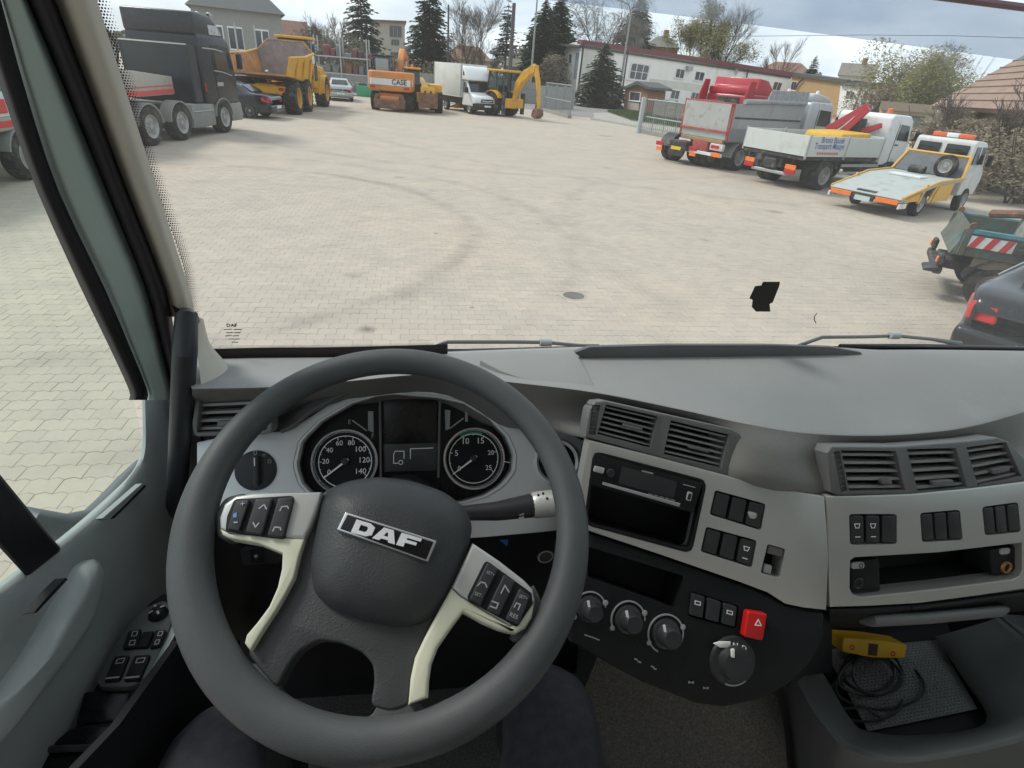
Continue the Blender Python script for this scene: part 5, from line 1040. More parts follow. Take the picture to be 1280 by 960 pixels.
def mesh_gate(name, label, a, b, h, nb, cat='gate', base=True, z0=.12, diag=False):
    A, B = Vector(a), Vector(b); o = thing(name, label, cat, (A.x, A.y, 0)); d = B-A; u = d.normalized()
    for nm, p, q in (('frame_rail', A+Vector((0, 0, z0)), B+Vector((0, 0, z0))), ('frame_rail', A+Vector((0, 0, h)), B+Vector((0, 0, h))), ('frame_rail', A+Vector((0, 0, h*.5)), B+Vector((0, 0, h*.5))), ('frame_post', A, A+Vector((0, 0, h))), ('frame_post', B, B+Vector((0, 0, h)))): tube(nm, [p, q], .05, M_mesh, o, 6, True)
    for k in range(1, nb): p = A+d*k/nb; tube('bar', [p+Vector((0, 0, z0)), p+Vector((0, 0, h))], .016 if k % 6 else .035, M_mesh, o, 4, True)
    if diag: tube('brace', [A+Vector((0, 0, z0)), A+d*.5+Vector((0, 0, h))], .03, M_mesh, o, 6, True)
    if base:
        n = Vector((-u.y, u.x, 0))*.15; hexa('base_beam', [A-n, B-n, B+n, A+n]+[p+Vector((0, 0, .22)) for p in (A-n, B-n, B+n, A+n)], M_conc, o, 0, True)
    return o
a, b = G(680, 139), G(712, 148); mesh_gate('yard_gate', 'open grey mesh gate leaf beside the backhoe loader', a, b, 2.2, 26)
a, b = G(800, 166), G(874, 181); mesh_gate('yard_gate', 'open grey mesh gate leaf left of the tipper lorry', a, b, 1.9, 30)
a, b = G(1180, 224), G(1330, 262); mesh_gate('mesh_fence', 'grey mesh fence panel with concrete base behind the recovery truck', a, b, 1.9, 40, 'fence', True, .3, True)
gs = tube('gate_pillar', [G(798, 166), G(798, 166)+Vector((0, 0, 2.0))], .16, mat('pillar_pale', (.42, .46, .46), .7), None, 8); tagp(gs, 'pale steel gate pillar at the yard entrance', 'pillar')
# parts racks on the left
rk0 = Wd(398, 118, 56); rk0.z = 0
RK = thing('storage_rack', 'tall steel rack full of machine parts left of the excavator', 'rack', tuple(rk0), R(-8)); rnd = random.Random(4)
for x in (0, 2.1, 4.3):
    for y in (0, 1.0): tube('upright', [(x, y, 0), (x, y, 4.2)], .06, M_steel, RK, 6)
for z in (.15, 1.5, 2.7): box('shelf', (-.1, 4.4), (-.1, 1.1), (z, z+.1), M_steel, RK, .01)
Mp = [mat('part_red', (.15, .05, .045), .7, 0, .3), mat('part_dark', (.05, .05, .055), .7, 0, .3), mat('part_grey', (.16, .16, .155), .7, 0, .3), mat('part_rust', (.18, .09, .05), .8, 0, .3)]
for z in (.25, 1.6, 2.8):
    x = .15
    while x < 4.0:
        w = rnd.uniform(.3, .8); hh = rnd.uniform(.3, .9)
        it = ext('machine_part', [(.1, z), (.9, z), (.85, z+hh*.6), (.6, z+hh), (.2, z+hh*.9)], x, x+w, rnd.choice(Mp), RK, .04, 2); x += w+rnd.uniform(.02, .2)
gb = box('green_container', (0, 2.2), (0, 1.2), (0, .8), mat('container_green', (.05, .28, .14), .6), None, .04, 2); gp_ = Wd(446, 118, 54); gb.location = (gp_.x, gp_.y, 0); tagp(gb, 'small green container on the ground beside the parts rack', 'container')
def pole(name, label, base, top_h, r0, r1, m, cat, arm=None):
    o = thing(name, label, cat, (base.x, base.y, 0)); tube('post', [(0, 0, -.5), (0, 0, top_h*.5), (0, 0, top_h)], [r0, (r0+r1)/2, r1], m, o, 8)
    if arm: tube('arm', [(0, 0, top_h-.1), (arm*.3, 0, top_h+.7), (arm, 0, top_h+1.0)], [r1, r1*.8, r1*.7], m, o, 6); box('lamp_head', (arm-.1 if arm > 0 else arm-.6, arm+.6 if arm > 0 else arm+.1), (-.12, .12), (top_h+.95, top_h+1.1), M_steel, o, .03)
    return o
M_polec = mat('pole_concrete', (.3, .3, .29), .8); M_polew = mat('pole_dark_wood', (.1, .09, .08), .9)
pole('street_lamp', 'tall grey street lamp in front of the white building', Wd(771, 135, 74), 9.4, .16, .09, M_polec, 'lamp', -1.2)
pole('street_lamp', 'grey street lamp with curved arm by the big spruces', Wd(661, 130, 66), 9.6, .13, .07, M_polec, 'lamp', -1.4)
pole('utility_pole', 'dark utility pole behind the backhoe loader', Wd(635, 125, 56), 7.8, .2, .15, M_polew, 'pole')
pole('utility_pole', 'thin utility pole left of the bare tree', Wd(559, 120, 80), 9.2, .14, .1, M_polew, 'pole')
for k, (x, t_) in enumerate(((303, 24), (326, 27))): pole('fence_post', ('left', 'right')[k]+' pale thin post behind the dump truck body', Wd(x, 100, 48), 4.2, .05, .05, M_steel, 'post')
cbl = tube('overhead_cable', [Wd(640, 40, 90)]+[Wd(640+k*110, 40+k*1.5+3*math.sin(k), 80-k*4) for k in range(1, 7)], .02, M_polew, None, 4); tagp(cbl, 'thin dark overhead cable crossing the sky', 'cable')
# ================================================================== TREES
M_bark = mat('bark_grey', (.11, .095, .08), .95, 0, .3, 3); M_spr = mat('spruce_needles', (.045, .068, .036), .9, 0, .4, 2.5); M_spr2 = mat('spruce_needles_dull', (.07, .085, .055), .9, 0, .4, 2.5); M_twig = mat('twigs_brown', (.12, .10, .085), .95, 0, .3, 2); M_olv = mat('bud_olive', (.2, .18, .08), .95, 0, .35, 1.5); M_bushb = mat('bush_brown', (.19, .155, .105), .95, 0, .35, 1.5); M_bushg = mat('bush_green', (.17, .165, .07), .95, 0, .35, 1.5); M_birch = mat('birch_bark', (.33, .32, .3), .9, 0, .4, 4)
def spruce(label, px, py, d, top_y, wid, seed, m=M_spr, dens=1., low=.08, bare=0.):
    c = Wd(px, py, d); c.z = 0; h = Wd(px+ (px-534)*.0, top_y, d).z; rnd = random.Random(seed); o = thing('spruce_tree', label, 'tree', tuple(c)); tube('trunk', [(0, 0, -1), (0, 0, h*.5), (0, 0, h*.97)], [h*.018, h*.011, .02], M_bark, o, 7)
    bm = bmesh.new(); n = int(h*9*dens)
    for k in range(n):
        t = low+(1-low)*((k+rnd.random())/n); z = h*t; rad = 1.3*wid*(1-t)**.8*(.72+.45*rnd.random())+.12
        if rnd.random() < bare: continue
        nb = max(4, int(7*(1-t)+4))
        for b in range(nb):
            a = rnd.uniform(0, 6.283); L_ = rad*rnd.uniform(.6, 1.1); dv = Vector((math.cos(a), math.sin(a), 0)); q = Vector((-dv.y, dv.x, 0)); droop = rnd.uniform(.15, .45); ns = max(3, int(L_*2.2))
            for s in range(ns):
                u = (s+rnd.random())/ns; p = dv*L_*u+Vector((0, 0, z-droop*L_*u*u+.1*L_*u)); w = (.42+.45*(1-u))*min(1, .4+L_*.3); ln = L_/ns*1.6
                for sd in (-1, 1):
                    tip = p+dv*ln*.7+q*sd*w*rnd.uniform(.6, 1.1)+Vector((0, 0, -w*rnd.uniform(.15, .6))); bm.faces.new([bm.verts.new(p-dv*ln*.2), bm.verts.new(p+dv*ln*.55), bm.verts.new(tip)])
    link('crown', finish(bm, 'crown', 0), m, o); return o
def bare_tree(label, px, py, d, top_y, seed, spread=.55, twigm=M_twig, barkm=M_bark, leaf=0, leafm=M_olv, lean=0, depth=6, weep=0., name='bare_tree', trunk=.28):
    c = Wd(px, py, d); c.z = 0; h = Wd(px, top_y, d).z; rnd = random.Random(seed); o = thing(name, label, 'tree', tuple(c)); bt = bmesh.new(); bc_ = bmesh.new(); tips = []
    def grow(p, dv, L_, r, lv):
        pts = [p]; cur = p.copy(); dd = dv.copy(); ns = 3
        for k in range(ns):
            dd = (dd+Vector((rnd.gauss(0, .12), rnd.gauss(0, .12), rnd.gauss(.04, .06)-weep*max(0, lv-2)*.14))).normalized(); cur = cur+dd*L_/ns; pts.append(cur.copy())
        tube_bm(bt if lv < 2 else bc_, pts, [r, r*.88, r*.76, r*.62], 5 if lv < 2 else 3, False)
        if lv >= depth or L_ < .25: tips.append(cur); return
        nb = 2 if lv == 0 else rnd.choice((2, 3, 3))
        for b in range(nb+1):
            a = rnd.uniform(0, 6.283); u, v = frame_of(dd); s = rnd.uniform(spread*.5, spread*1.15) if b else spread*.25; nd = (dd+(u*math.cos(a)+v*math.sin(a))*s).normalized(); st = pts[-1] if b < 2 else pts[rnd.choice((1, 2))]
            grow(st, nd, L_*rnd.uniform(.62, .82), max(.008, r*.58), lv+1)
    grow(Vector((0, 0, -.5)), Vector((lean, 0, 1)).normalized(), h*trunk, h*.016, 0)
    if leaf:
        for t in tips:
            for k in range(leaf):
                p = t+Vector((rnd.gauss(0, .35), rnd.gauss(0, .35), rnd.gauss(0, .35))); s = rnd.uniform(.08, .2); a = Vector((rnd.gauss(0, 1), rnd.gauss(0, 1), rnd.gauss(0, 1))).normalized(); b = a.orthogonal().normalized(); bc_.faces.new([bc_.verts.new(p+a*s), bc_.verts.new(p+b*s), bc_.verts.new(p-a*s*.6)])
    zs = max(v.co.z for v in list(bc_.verts)); k = h/zs
    for bmx in (bt, bc_):
        for v in bmx.verts: v.co *= k
    link('trunk', finish(bt, 'trunk', 50), barkm, o); link('crown', finish(bc_, 'crown', 0), twigm if not leaf else leafm, o); return o
def bush(label, px, py, d, w, h, n, seed, m=M_bushb, name='bush', dz=0, size=.16):
    c = Wd(px, py, d); c.z = 0; rnd = random.Random(seed); o = thing(name, label, 'bush', tuple(c)); bm = bmesh.new()
    lobes = [(Vector((rnd.uniform(-.7, .7)*w, rnd.uniform(-.5, .5)*w*.5, h*rnd.uniform(.35, .65))), rnd.uniform(.3, .5)) for _ in range(9)]
    for k in range(n):
        lc, lr = rnd.choice(lobes); v = Vector((rnd.gauss(0, 1), rnd.gauss(0, 1), rnd.gauss(0, 1))).normalized()*rnd.random()**.4; p = lc+Vector((v.x*w*lr, v.y*w*lr*.7, v.z*h*lr)); p.z = max(.02, min(h*(.9+.06*rnd.random()), p.z)); s = size*rnd.uniform(.5, 1.3); a = Vector((rnd.gauss(0, 1), rnd.gauss(0, 1), rnd.gauss(0, 1))).normalized(); b = a.orthogonal().normalized()
        bm.faces.new([bm.verts.new(p+a*s), bm.verts.new(p+b*s*.7), bm.verts.new(p-a*s)])
    link('crown', finish(bm, 'crown', 0), m, o); bt = bmesh.new()
    for k in range(9): a = rnd.uniform(0, 6.28); tube_bm(bt, [(rnd.uniform(-.3, .3)*w, 0, -.2), (math.cos(a)*w*.4, math.sin(a)*w*.3, h*.5), (math.cos(a)*w*.6, math.sin(a)*w*.4, h*.95)], [.05, .03, .012], 4, False)
    link('stems', finish(bt, 'stems', 0), M_bark, o); return o
spruce('slender spruce left of the tan concrete block', 456, 115, 82, -30, 2.9, 1, M_spr2, .75)
spruce('tall spruce right of the tan concrete block', 537, 115, 84, -30, 3.4, 2, M_spr, .95)
spruce('left of the two dense dark spruces by the white building', 673, 125, 84, -2, 4.0, 3, M_spr, 1.5)
spruce('right of the two dense dark spruces by the white building', 690, 125, 86, -10, 3.8, 4, M_spr, 1.5)
spruce('broad dull spruce standing before the white building facade', 748, 130, 72, 52, 2.6, 5, M_spr2, 1.5, .02)
spruce('large dark spruce rising behind the white building', 783, 120, 106, -6, 5.2, 6, M_spr, 1.2)
spruce('dark small conifer beside the red-brown roof', 1003, 130, 140, 68, 2.6, 7, M_spr, .9)
spruce('thin weeping larch with bare lower trunk behind the backhoe', 629, 120, 78, -6, 1.9, 8, mat('larch_twigs', (.12, .115, .1), .95, 0, .3, 2), .5, .42, .2)
bare_tree('big bare tree with fine branches behind the box van', 590, 118, 72, -14, 11, .6, depth=7, trunk=.3)
bare_tree('small bare tree between the van and the larch', 612, 118, 80, 44, 12, .7, depth=6)
bare_tree('bare sapling group left of the slender spruce', 432, 115, 76, 14, 13, .4, depth=6)
bare_tree('thin bare tree at the left above the rack', 407, 115, 70, 26, 14, .5, depth=6)
bare_tree('pale birch with hanging twigs behind the white building', 741, 120, 96, -18, 15, .5, mat('birch_twigs', (.2, .19, .17), .95, 0, .2, 2), M_birch, depth=7, weep=.5)
bare_tree('dark spreading tree with twisted limbs above the white building', 898, 130, 120, -22, 16, .7, depth=7)
bare_tree('olive budding tree above the white building', 868, 130, 118, -4, 17, .55, M_olv, leaf=8, depth=6)
bare_tree('thin far bare tree above the long roof', 957, 130, 150, 42, 18, .4, depth=6)
bare_tree('tall bare tree behind the white block', 1140, 130, 100, 50, 19, .7, mat('pale_twigs', (.2, .18, .15), .95, 0, .2, 2), depth=7)
bare_tree('grey bare tree right of the pale gabled house', 1105, 130, 120, 62, 20, .7, MATS['pale_twigs'], depth=6)
bare_tree('bare shrub stems in front of the pinkish roof, left', 1195, 170, 32, 96, 21, .6, depth=6)
bare_tree('bare shrub stems in front of the pinkish roof, right', 1243, 170, 29, 92, 22, .6, depth=6)
bare_tree('tall bare tree above the low garage', 1172, 150, 80, 60, 44, .7, MATS['pale_twigs'], depth=7)
bush('olive bush rising over the low garage', 1168, 150, 76, 6, 8.0, 9500, 31, M_bushg)
bush('yellow-green bush behind the white block', 1122, 145, 96, 7.5, 10.5, 9500, 32, M_olv, size=.22)
bush('brown bush hedge under the pinkish roof', 1175, 175, 37, 3.6, 2.9, 9500, 33, M_bushb, size=.1)
bush('brown twiggy hedge right behind the recovery truck', 1235, 185, 30, 3.2, 2.6, 9500, 34, M_bushb, size=.09)
bush('brown twiggy hedge at the right edge of the yard', 1300, 195, 27, 3.0, 2.5, 8000, 35, M_bushb, size=.09)
bush('brown thicket below the right dense spruce', 694, 125, 76, 2.6, 5.2, 4200, 36, M_bushb, size=.15)
bush('bare olive thicket behind the storage rack', 418, 115, 68, 4.2, 5.4, 4200, 37, mat('thicket_olive', (.16, .15, .10), .95, 0, .3, 1.5), size=.13)
bush('brown shrubs behind the fence by the box van', 560, 118, 78, 5, 3.6, 3500, 38, M_bushb, size=.15)
bush('low brown scrub above the garage roof', 1085, 150, 88, 4, 5.5, 4000, 41, M_bushb, size=.18)
bush('dull shrubs behind the fence left of the big spruces', 650, 120, 76, 4, 3.4, 3500, 39, M_bushb, size=.15)
# the far wood that closes the view at the horizon
def far_wood():
    rnd = random.Random(77); bm = bmesh.new()
    for k in range(16000):
        px = rnd.uniform(-350, 1500); d = rnd.uniform(185, 240); h = rnd.uniform(0, 1)**.7*(6.5+2.5*math.sin(px*.021)+1.6*math.sin(px*.07)); c = Wd(px, 120, d); p = Vector((c.x, c.y, h)); s = rnd.uniform(.5, 1.2); a = Vector((rnd.gauss(0, 1), rnd.gauss(0, 1), rnd.gauss(0, 1))).normalized(); b = a.orthogonal().normalized(); bm.faces.new([bm.verts.new(p+a*s), bm.verts.new(p+b*s), bm.verts.new(p-a*s)])
    o = link('far_wood', finish(bm, 'far_wood', 0), mat('far_wood_brown', (.13, .125, .09), .95, 0, .35, .08)); tagp(o, 'distant brownish wood along the horizon', 'wood', None, 'stuff')
far_wood()
# ================================================================== VEHICLES IN THE YARD
DUST = (.30, .27, .22)
M_tyre = mat('tyre_rubber', (.028, .027, .026), .85, 0, .2, 8, .3, 60, .2, dirt=(.12, .11, .095), dscale=4, damt=.45)
M_rimg = mat('rim_grey', (.34, .34, .33), .5, .3, .15, 10, dirt=(.2, .17, .14), dscale=6, damt=.4)
M_rimy = mat('rim_yellow', (.55, .30, .03), .6, 0, .2, 6, dirt=DUST, dscale=5, damt=.4)
M_rimo = mat('rim_orange', (.5, .2, .04), .6, 0, .2, 6, dirt=DUST, dscale=5, damt=.5)
M_cha = mat('chassis_black', (.028, .028, .03), .6, 0, .3, 6, dirt=(.16, .145, .12), dscale=4, damt=.4)
M_wglass = mat('vehicle_glass', (.02, .024, .026), .06, 0, .1, 4, 0, 1, .6, dirt=(.08, .085, .085), dscale=1.5, damt=.2)
M_mirr = mat('mirror_black', (.02, .02, .022), .4)
M_yel = mat('machine_yellow', (.66, .34, .015), .45, 0, .12, 3, .05, 20, .4, dirt=(.34, .23, .1), dscale=2.5, damt=.35)
M_org = mat('machine_orange', (.62, .22, .045), .5, 0, .12, 3, .05, 20, .4, dirt=(.36, .2, .1), dscale=2.5, damt=.45)
M_whp = mat('white_paint', (.72, .73, .72), .4, 0, .05, 3, 0, 1, .4, dirt=(.5, .48, .43), dscale=1.5, damt=.25)
M_olamp = mat('orange_reflector', (.85, .2, .03), .35, 0, .1)
M_rlamp = mat('red_lamp', (.5, .015, .02), .25, 0, .1)
M_steel = mat('galvanised', (.38, .39, .39), .5, .4, .12, 8)
M_rust = mat('rusty_steel', (.2, .1, .06), .8, 0, .4, 5, dirt=(.09, .06, .045), dscale=4, damt=.5)
_wc = {}
def wheel_to(p, x, y, r, w, rm, z=None, lug=False, name='wheel', dish=.18):
    """tyre with its rim as sub-part, axis along x, outer face away from the middle"""
    s = 1 if x > 0 else -1; key_ = (r, w, s, rm.name, lug, dish)
    if key_ not in _wc:
        bm = bmesh.new()
        lathe_bm(bm, [(r*.58, -w*.42), (r*.62, -w*.5), (r*.9, -w*.5), (r*.97, -w*.44), (r, -w*.34), (r*.985, -w*.1), (r*.985, w*.1), (r, w*.34), (r*.97, w*.44), (r*.9, w*.5), (r*.62, w*.5), (r*.58, w*.42)], (0, 0, 0), (1, 0, 0), 28)
        if lug:
            for k in range(22):
                for sd in (-1, 1):
                    a = 2*math.pi*(k+(.5 if sd > 0 else 0))/22; e = Vector((0, math.cos(a), math.sin(a))); q = Vector((0, -math.sin(a), math.cos(a)))
                    P = []
                    for rr in (r*.96, r*1.05):
                        P += [e*rr+Vector((sd*w*.03, 0, 0))-q*r*.06, e*rr+Vector((sd*w*.5, 0, 0))+q*r*.03, e*rr+Vector((sd*w*.5, 0, 0))+q*r*.12, e*rr+Vector((sd*w*.03, 0, 0))+q*r*.03]
                    v = [bm.verts.new(c) for c in P]
                    for f in ((0, 1, 2, 3), (4, 5, 6, 7), (0, 1, 5, 4), (1, 2, 6, 5), (2, 3, 7, 6), (3, 0, 4, 7)): bm.faces.new([v[i] for i in f])
        bmesh.ops.recalc_face_normals(bm, faces=bm.faces[:]); t = finish(bm, 'tyre', 40)
        bm = bmesh.new(); o = s*w*.5; d = s*w
        lathe_bm(bm, [(0, o-d*(dish-.08)), (r*.16, o-d*(dish-.08)), (r*.18, o-d*dish), (r*.26, o-d*(dish+.02)), (r*.38, o-d*(dish+.1)), (r*.5, o-d*(dish+.06)), (r*.56, o-d*.02), (r*.61, o+d*.015), (r*.62, o-d*.03)], (0, 0, 0), (1, 0, 0), 24)
        for k in range(8):
            a = 2*math.pi*k/8; c = Vector((o-d*(dish+.005), math.cos(a)*r*.24, math.sin(a)*r*.24)); lathe_bm(bm, [(0, s*.03), (r*.03, s*.03), (r*.035, 0)], c, (1, 0, 0), 6)
        bmesh.ops.recalc_face_normals(bm, faces=bm.faces[:]); _wc[key_] = (t, finish(bm, 'rim', 40))
    t, rmesh = _wc[key_]; a = link(name, t, M_tyre, p); a.location = (x, y, r if z is None else z); b = link('rim', rmesh, rm, a); return a
def axle(p, y, xo, r, w, rm, dual=False, **k):
    for s in (-1, 1): wheel_to(p, s*(xo-w/2), y, r, w, rm, **k)
    if dual:
        for s in (-1, 1): wheel_to(p, s*(xo-w*1.62), y, r, w, rm, **k)
def fender(p, x0, x1, y, r, z, m, a0=-10, a1=190, th=.04):
    bm = bmesh.new(); n = 14; A = []
    for k in range(n+1):
        a = R(a0+(a1-a0)*k/n); A.append([bm.verts.new((x, y+math.cos(a)*q, z+math.sin(a)*q)) for x in (x0, x1) for q in (r, r+th)])
    for a, b in zip(A, A[1:]):
        for i, j in ((0, 1), (1, 3), (3, 2), (2, 0)): bm.faces.new([a[i], a[j], b[j], b[i]])
    bm.faces.new([A[0][0], A[0][1], A[0][3], A[0][2]]); bm.faces.new([A[-1][0], A[-1][1], A[-1][3], A[-1][2]])
    bmesh.ops.recalc_face_normals(bm, faces=bm.faces[:]); return link('fender', finish(bm, 'fender'), m, p)
def pane(name, pts, m, parent, th=.012, bv=.0):
    """thin solid plate over a polygon"""
    P = [Vector(p) for p in pts]; n = (P[1]-P[0]).cross(P[2]-P[0]).normalized(); bm = bmesh.new(); prism_bm(bm, [p+n*th/2 for p in P], n, th, bv, 1)
    return link(name, finish(bm, name, 30), m, parent)
def at_rear(px, py, z, rz, dx=0, dy=0):
    p = W(px, py, Z=z); f = Vector((-math.sin(rz), math.cos(rz), 0)); r = Vector((math.cos(rz), math.sin(rz), 0)); q = p+f*dy+r*dx; return (q.x, q.y, 0)
def sidetext(p, s, x, y0, y1, z, m, side=1, bold=.02, hs=1.):
    return textw('lettering', s, (x, y0, z), (x, y1, z), Vector((side, 0, 0)), m, p, bold, hs, False, .003)
# ---------------------------------------------------------------- lorry cab shared builder
def lorry_cab(p, y0, y1, w, z0, z1, m, roof=None, mirror=True, rake=.12, name='cab', gap=.0):
    """cab body with screen, side windows, door lines, mirrors, lamps, front facing +y"""
    h = z1-z0; zw = z0+h*.5
    prof = [(y0, z0), (y1, z0), (y1+.02, z0+h*.35), (y1, zw), (y1-rake*.7, z1-.18), (y1-rake-.18, z1-.02), (y0+.1, z1), (y0, z1-.12)]
    c = ext(name, prof, -w/2, w/2, m, p, .07, 3, lambda a, b: 1-.035*max(0, (b-zw)/(z1-zw)))
    for s in (-1, 1):
        x = s*(w/2-.012)
        pane('side_window', [(x, y0+(y1-y0)*.42, zw+.02), (x, y1-.14, zw-.02), (x-s*.03, y1-rake*.7-.16, z1-.34), (x-s*.03, y0+(y1-y0)*.42, z1-.3)], M_wglass, p, .04)
        pane('door_seam', [(s*(w/2+.0), y0+(y1-y0)*.36, z0+.08), (s*(w/2+.0), y0+(y1-y0)*.36+.02, z0+.08), (s*(w/2-.02), y0+(y1-y0)*.36+.02, z1-.3), (s*(w/2-.02), y0+(y1-y0)*.36, z1-.3)], M_cha, p, .02)
        box('door_handle', (x, x+s*.035) if s > 0 else (x-.035, x), (y0+(y1-y0)*.42, y0+(y1-y0)*.55), (zw-.16, zw-.12), M_mirr, p, .008)
        if mirror:
            xm = s*(w/2+.16); tube('mirror_arm', [(s*w/2, y1-.08, z1-.5), (xm, y1+.08, z1-.46), (xm, y1+.08, zw+.02)], .018, M_mirr, p, 6)
            box('mirror', (xm-.1, xm+.1), (y1+.05, y1+.14), (zw+.05, z1-.5), M_mirr, p, .03, 2)
    pane('windscreen', [(-w*.46, y1+.012, zw-.02), (w*.46, y1+.012, zw-.02), (w*.44, y1-rake*.62+.012, z1-.24), (-w*.44, y1-rake*.62+.012, z1-.24)], M_wglass, p, .03)
    return c
def marker(p, x0, x1, y, z0, z1, m=None, name='rear_lamp', th=.03): return box(name, (x0, x1), (y-th, y), (z0, z1), m or M_olamp, p, .006)
# ---------------------------------------------------------------- black heavy tractor + low-bed trailer
RZ_S = R(-11)
M_blackp = mat('black_lorry_paint', (.01, .012, .018), .3, 0, .2, 2, 0, 1, .35, dirt=(.035, .038, .045), dscale=8, damt=.3, coat=.05)
M_dustg = mat('dusty_grey_plastic', (.22, .225, .21), .7, 0, .15, 4, dirt=DUST, dscale=3, damt=.4)
p0 = G(285, 166); fwS = Vector((-math.sin(RZ_S), math.cos(RZ_S), 0)); rtS = Vector((math.cos(RZ_S), math.sin(RZ_S), 0))
sl = p0-rtS*1.22
T = thing('heavy_tractor_truck', 'black three-axle heavy haulage tractor with dusty grey side skirt and tall sleeper cab', 'truck', tuple(sl), RZ_S)
lorry_cab(T, -1.0, 1.25, 2.42, .95, 3.02, M_blackp, rake=.2)
ext('roof_fairing', [(-1.0, 2.95), (.95, 2.95), (.8, 3.15), (.2, 3.55), (-.6, 3.62), (-1.0, 3.6)], -1.16, 1.16, M_blackp, T, .08, 3)
pane('roof_window', [(1.16, -.1, 3.02), (1.16, .72, 3.02), (1.15, .45, 3.3), (1.15, -.1, 3.3)], mat('chrome_strip', (.5, .5, .5), .3, .7), T, .03)
tube('roof_lamp_bar', [(-.9, .75, 3.5), (.9, .75, 3.5)], .03, M_steel, T, 8)
for x in (-.8, -.4, .4, .8): lathe('roof_lamp', [(0, .09), (.08, .09), (.1, .03), (.06, -.04)], (x, .76, 3.6), (0, 1, 0), M_steel, T, 14)
tube('window_trim', [(1.215, -.25, 1.97), (1.22, .3, 1.93), (1.215, .95, 1.82)], .018, M_steel, T, 6); tube('cab_trim', [(1.2, -.75, 2.62), (1.2, .1, 2.6), (1.17, .8, 2.52)], .02, M_steel, T, 6)
box('door_emblem', (1.205, 1.222), (-.15, .25), (1.5, 1.62), M_steel, T, .004)
box('side_lamp', (1.2, 1.225), (-.98, -.93), (1.35, 1.6), M_rlamp, T, .004)
ext('front_bumper', [(.55, .35), (1.35, .35), (1.4, .6), (1.35, .95), (.55, .95)], -1.22, 1.22, M_dustg, T, .05, 2); tube('bull_bar', [(1.05, 1.3, .5), (1.12, 1.62, .45), (-1.12, 1.62, .45), (-1.05, 1.3, .5)], .045, M_cha, T, 8)
box('chassis', (-.45, .45), (-5.2, 1.2), (.55, .95), M_cha, T, .02)
ext('side_skirt', [(-2.05, .3), (-.62, .3), (-.6, .98), (-2.0, 1.0)], -1.2, 1.2, M_dustg, T, .04, 2); tube('skirt_rail', [(1.21, -1.95, .78), (1.21, -.7, .78)], .02, M_steel, T, 6)
for y in (0, -2.72, -4.3): axle(T, y, 1.22, .52, .34, M_rimg, dish=.1)
for y, m in ((0, M_dustg), (-2.72, M_dustg), (-4.3, M_dustg)):
    for s in (-1, 1): fender(T, s*.86, s*1.24, y, .58, .52, m, 5, 175)
box('cab_back_cabinet', (-1.12, 1.12), (-1.5, -1.02), (1.0, 2.7), mat('cabinet_black', (.012, .015, .022), .35, 0, .3, 3, dirt=(.03, .035, .045), dscale=9, damt=.3), T, .04)
M_lowb = mat('lowbed_beige', (.36, .34, .29), .6, 0, .12, 3, dirt=(.2, .17, .13), dscale=3, damt=.35); M_rw = mat('stripe_red', (.55, .05, .05), .6, 0, .1)
TR = thing('lowbed_trailer', 'beige low-bed trailer with red stripe and gooseneck coupled behind the black tractor', 'trailer', tuple(sl-fwS*5.0), R(-1))
ext('gooseneck', [(2.9, 1.25), (2.95, 1.75), (-.6, 2.0), (-1.6, 2.0), (-1.6, 1.3)], -1.2, 1.2, M_lowb, TR, .03, 2); box('side_stripe', (1.2, 1.215), (-1.5, 2.9), (1.3, 1.42), M_rw, TR, .003); box('side_stripe', (1.2, 1.212), (-1.5, 2.92), (1.5, 1.53), M_rw, TR, .003)
box('deck', (-1.25, 1.25), (-11.5, -1.5), (.95, 1.2), M_lowb, TR, .03); box('side_stripe', (1.25, 1.265), (-11.4, -1.6), (1.02, 1.13), M_rw, TR, .003)
for y in (-5.2, -6.6, -8.0): axle(TR, y, 1.25, .46, .3, M_rimg, dish=.14)
for y in (-5.2, -6.6, -8.0):
    for s in (-1, 1): fender(TR, s*.85, s*1.27, y, .52, .46, M_dustg, 15, 165)
sp = wheel_to(TR, .85, -.2, .48, .3, M_rimg, z=2.42, name='spare_wheel'); 
box('white_board', (-1.2, 1.24), (-8.4, -3.2), (1.2, 1.62), mat('board_white', (.6, .62, .6), .6, 0, .1), TR, .01); box('green_cover', (-1.15, 1.2), (-8.3, -3.3), (1.62, 2.3), mat('tarp_green', (.1, .33, .2), .7, 0, .2, 3), TR, .12, 2); box('red_marker', (1.24, 1.26), (-6.9, -5.4), (1.26, 1.5), M_rw, TR, .003)
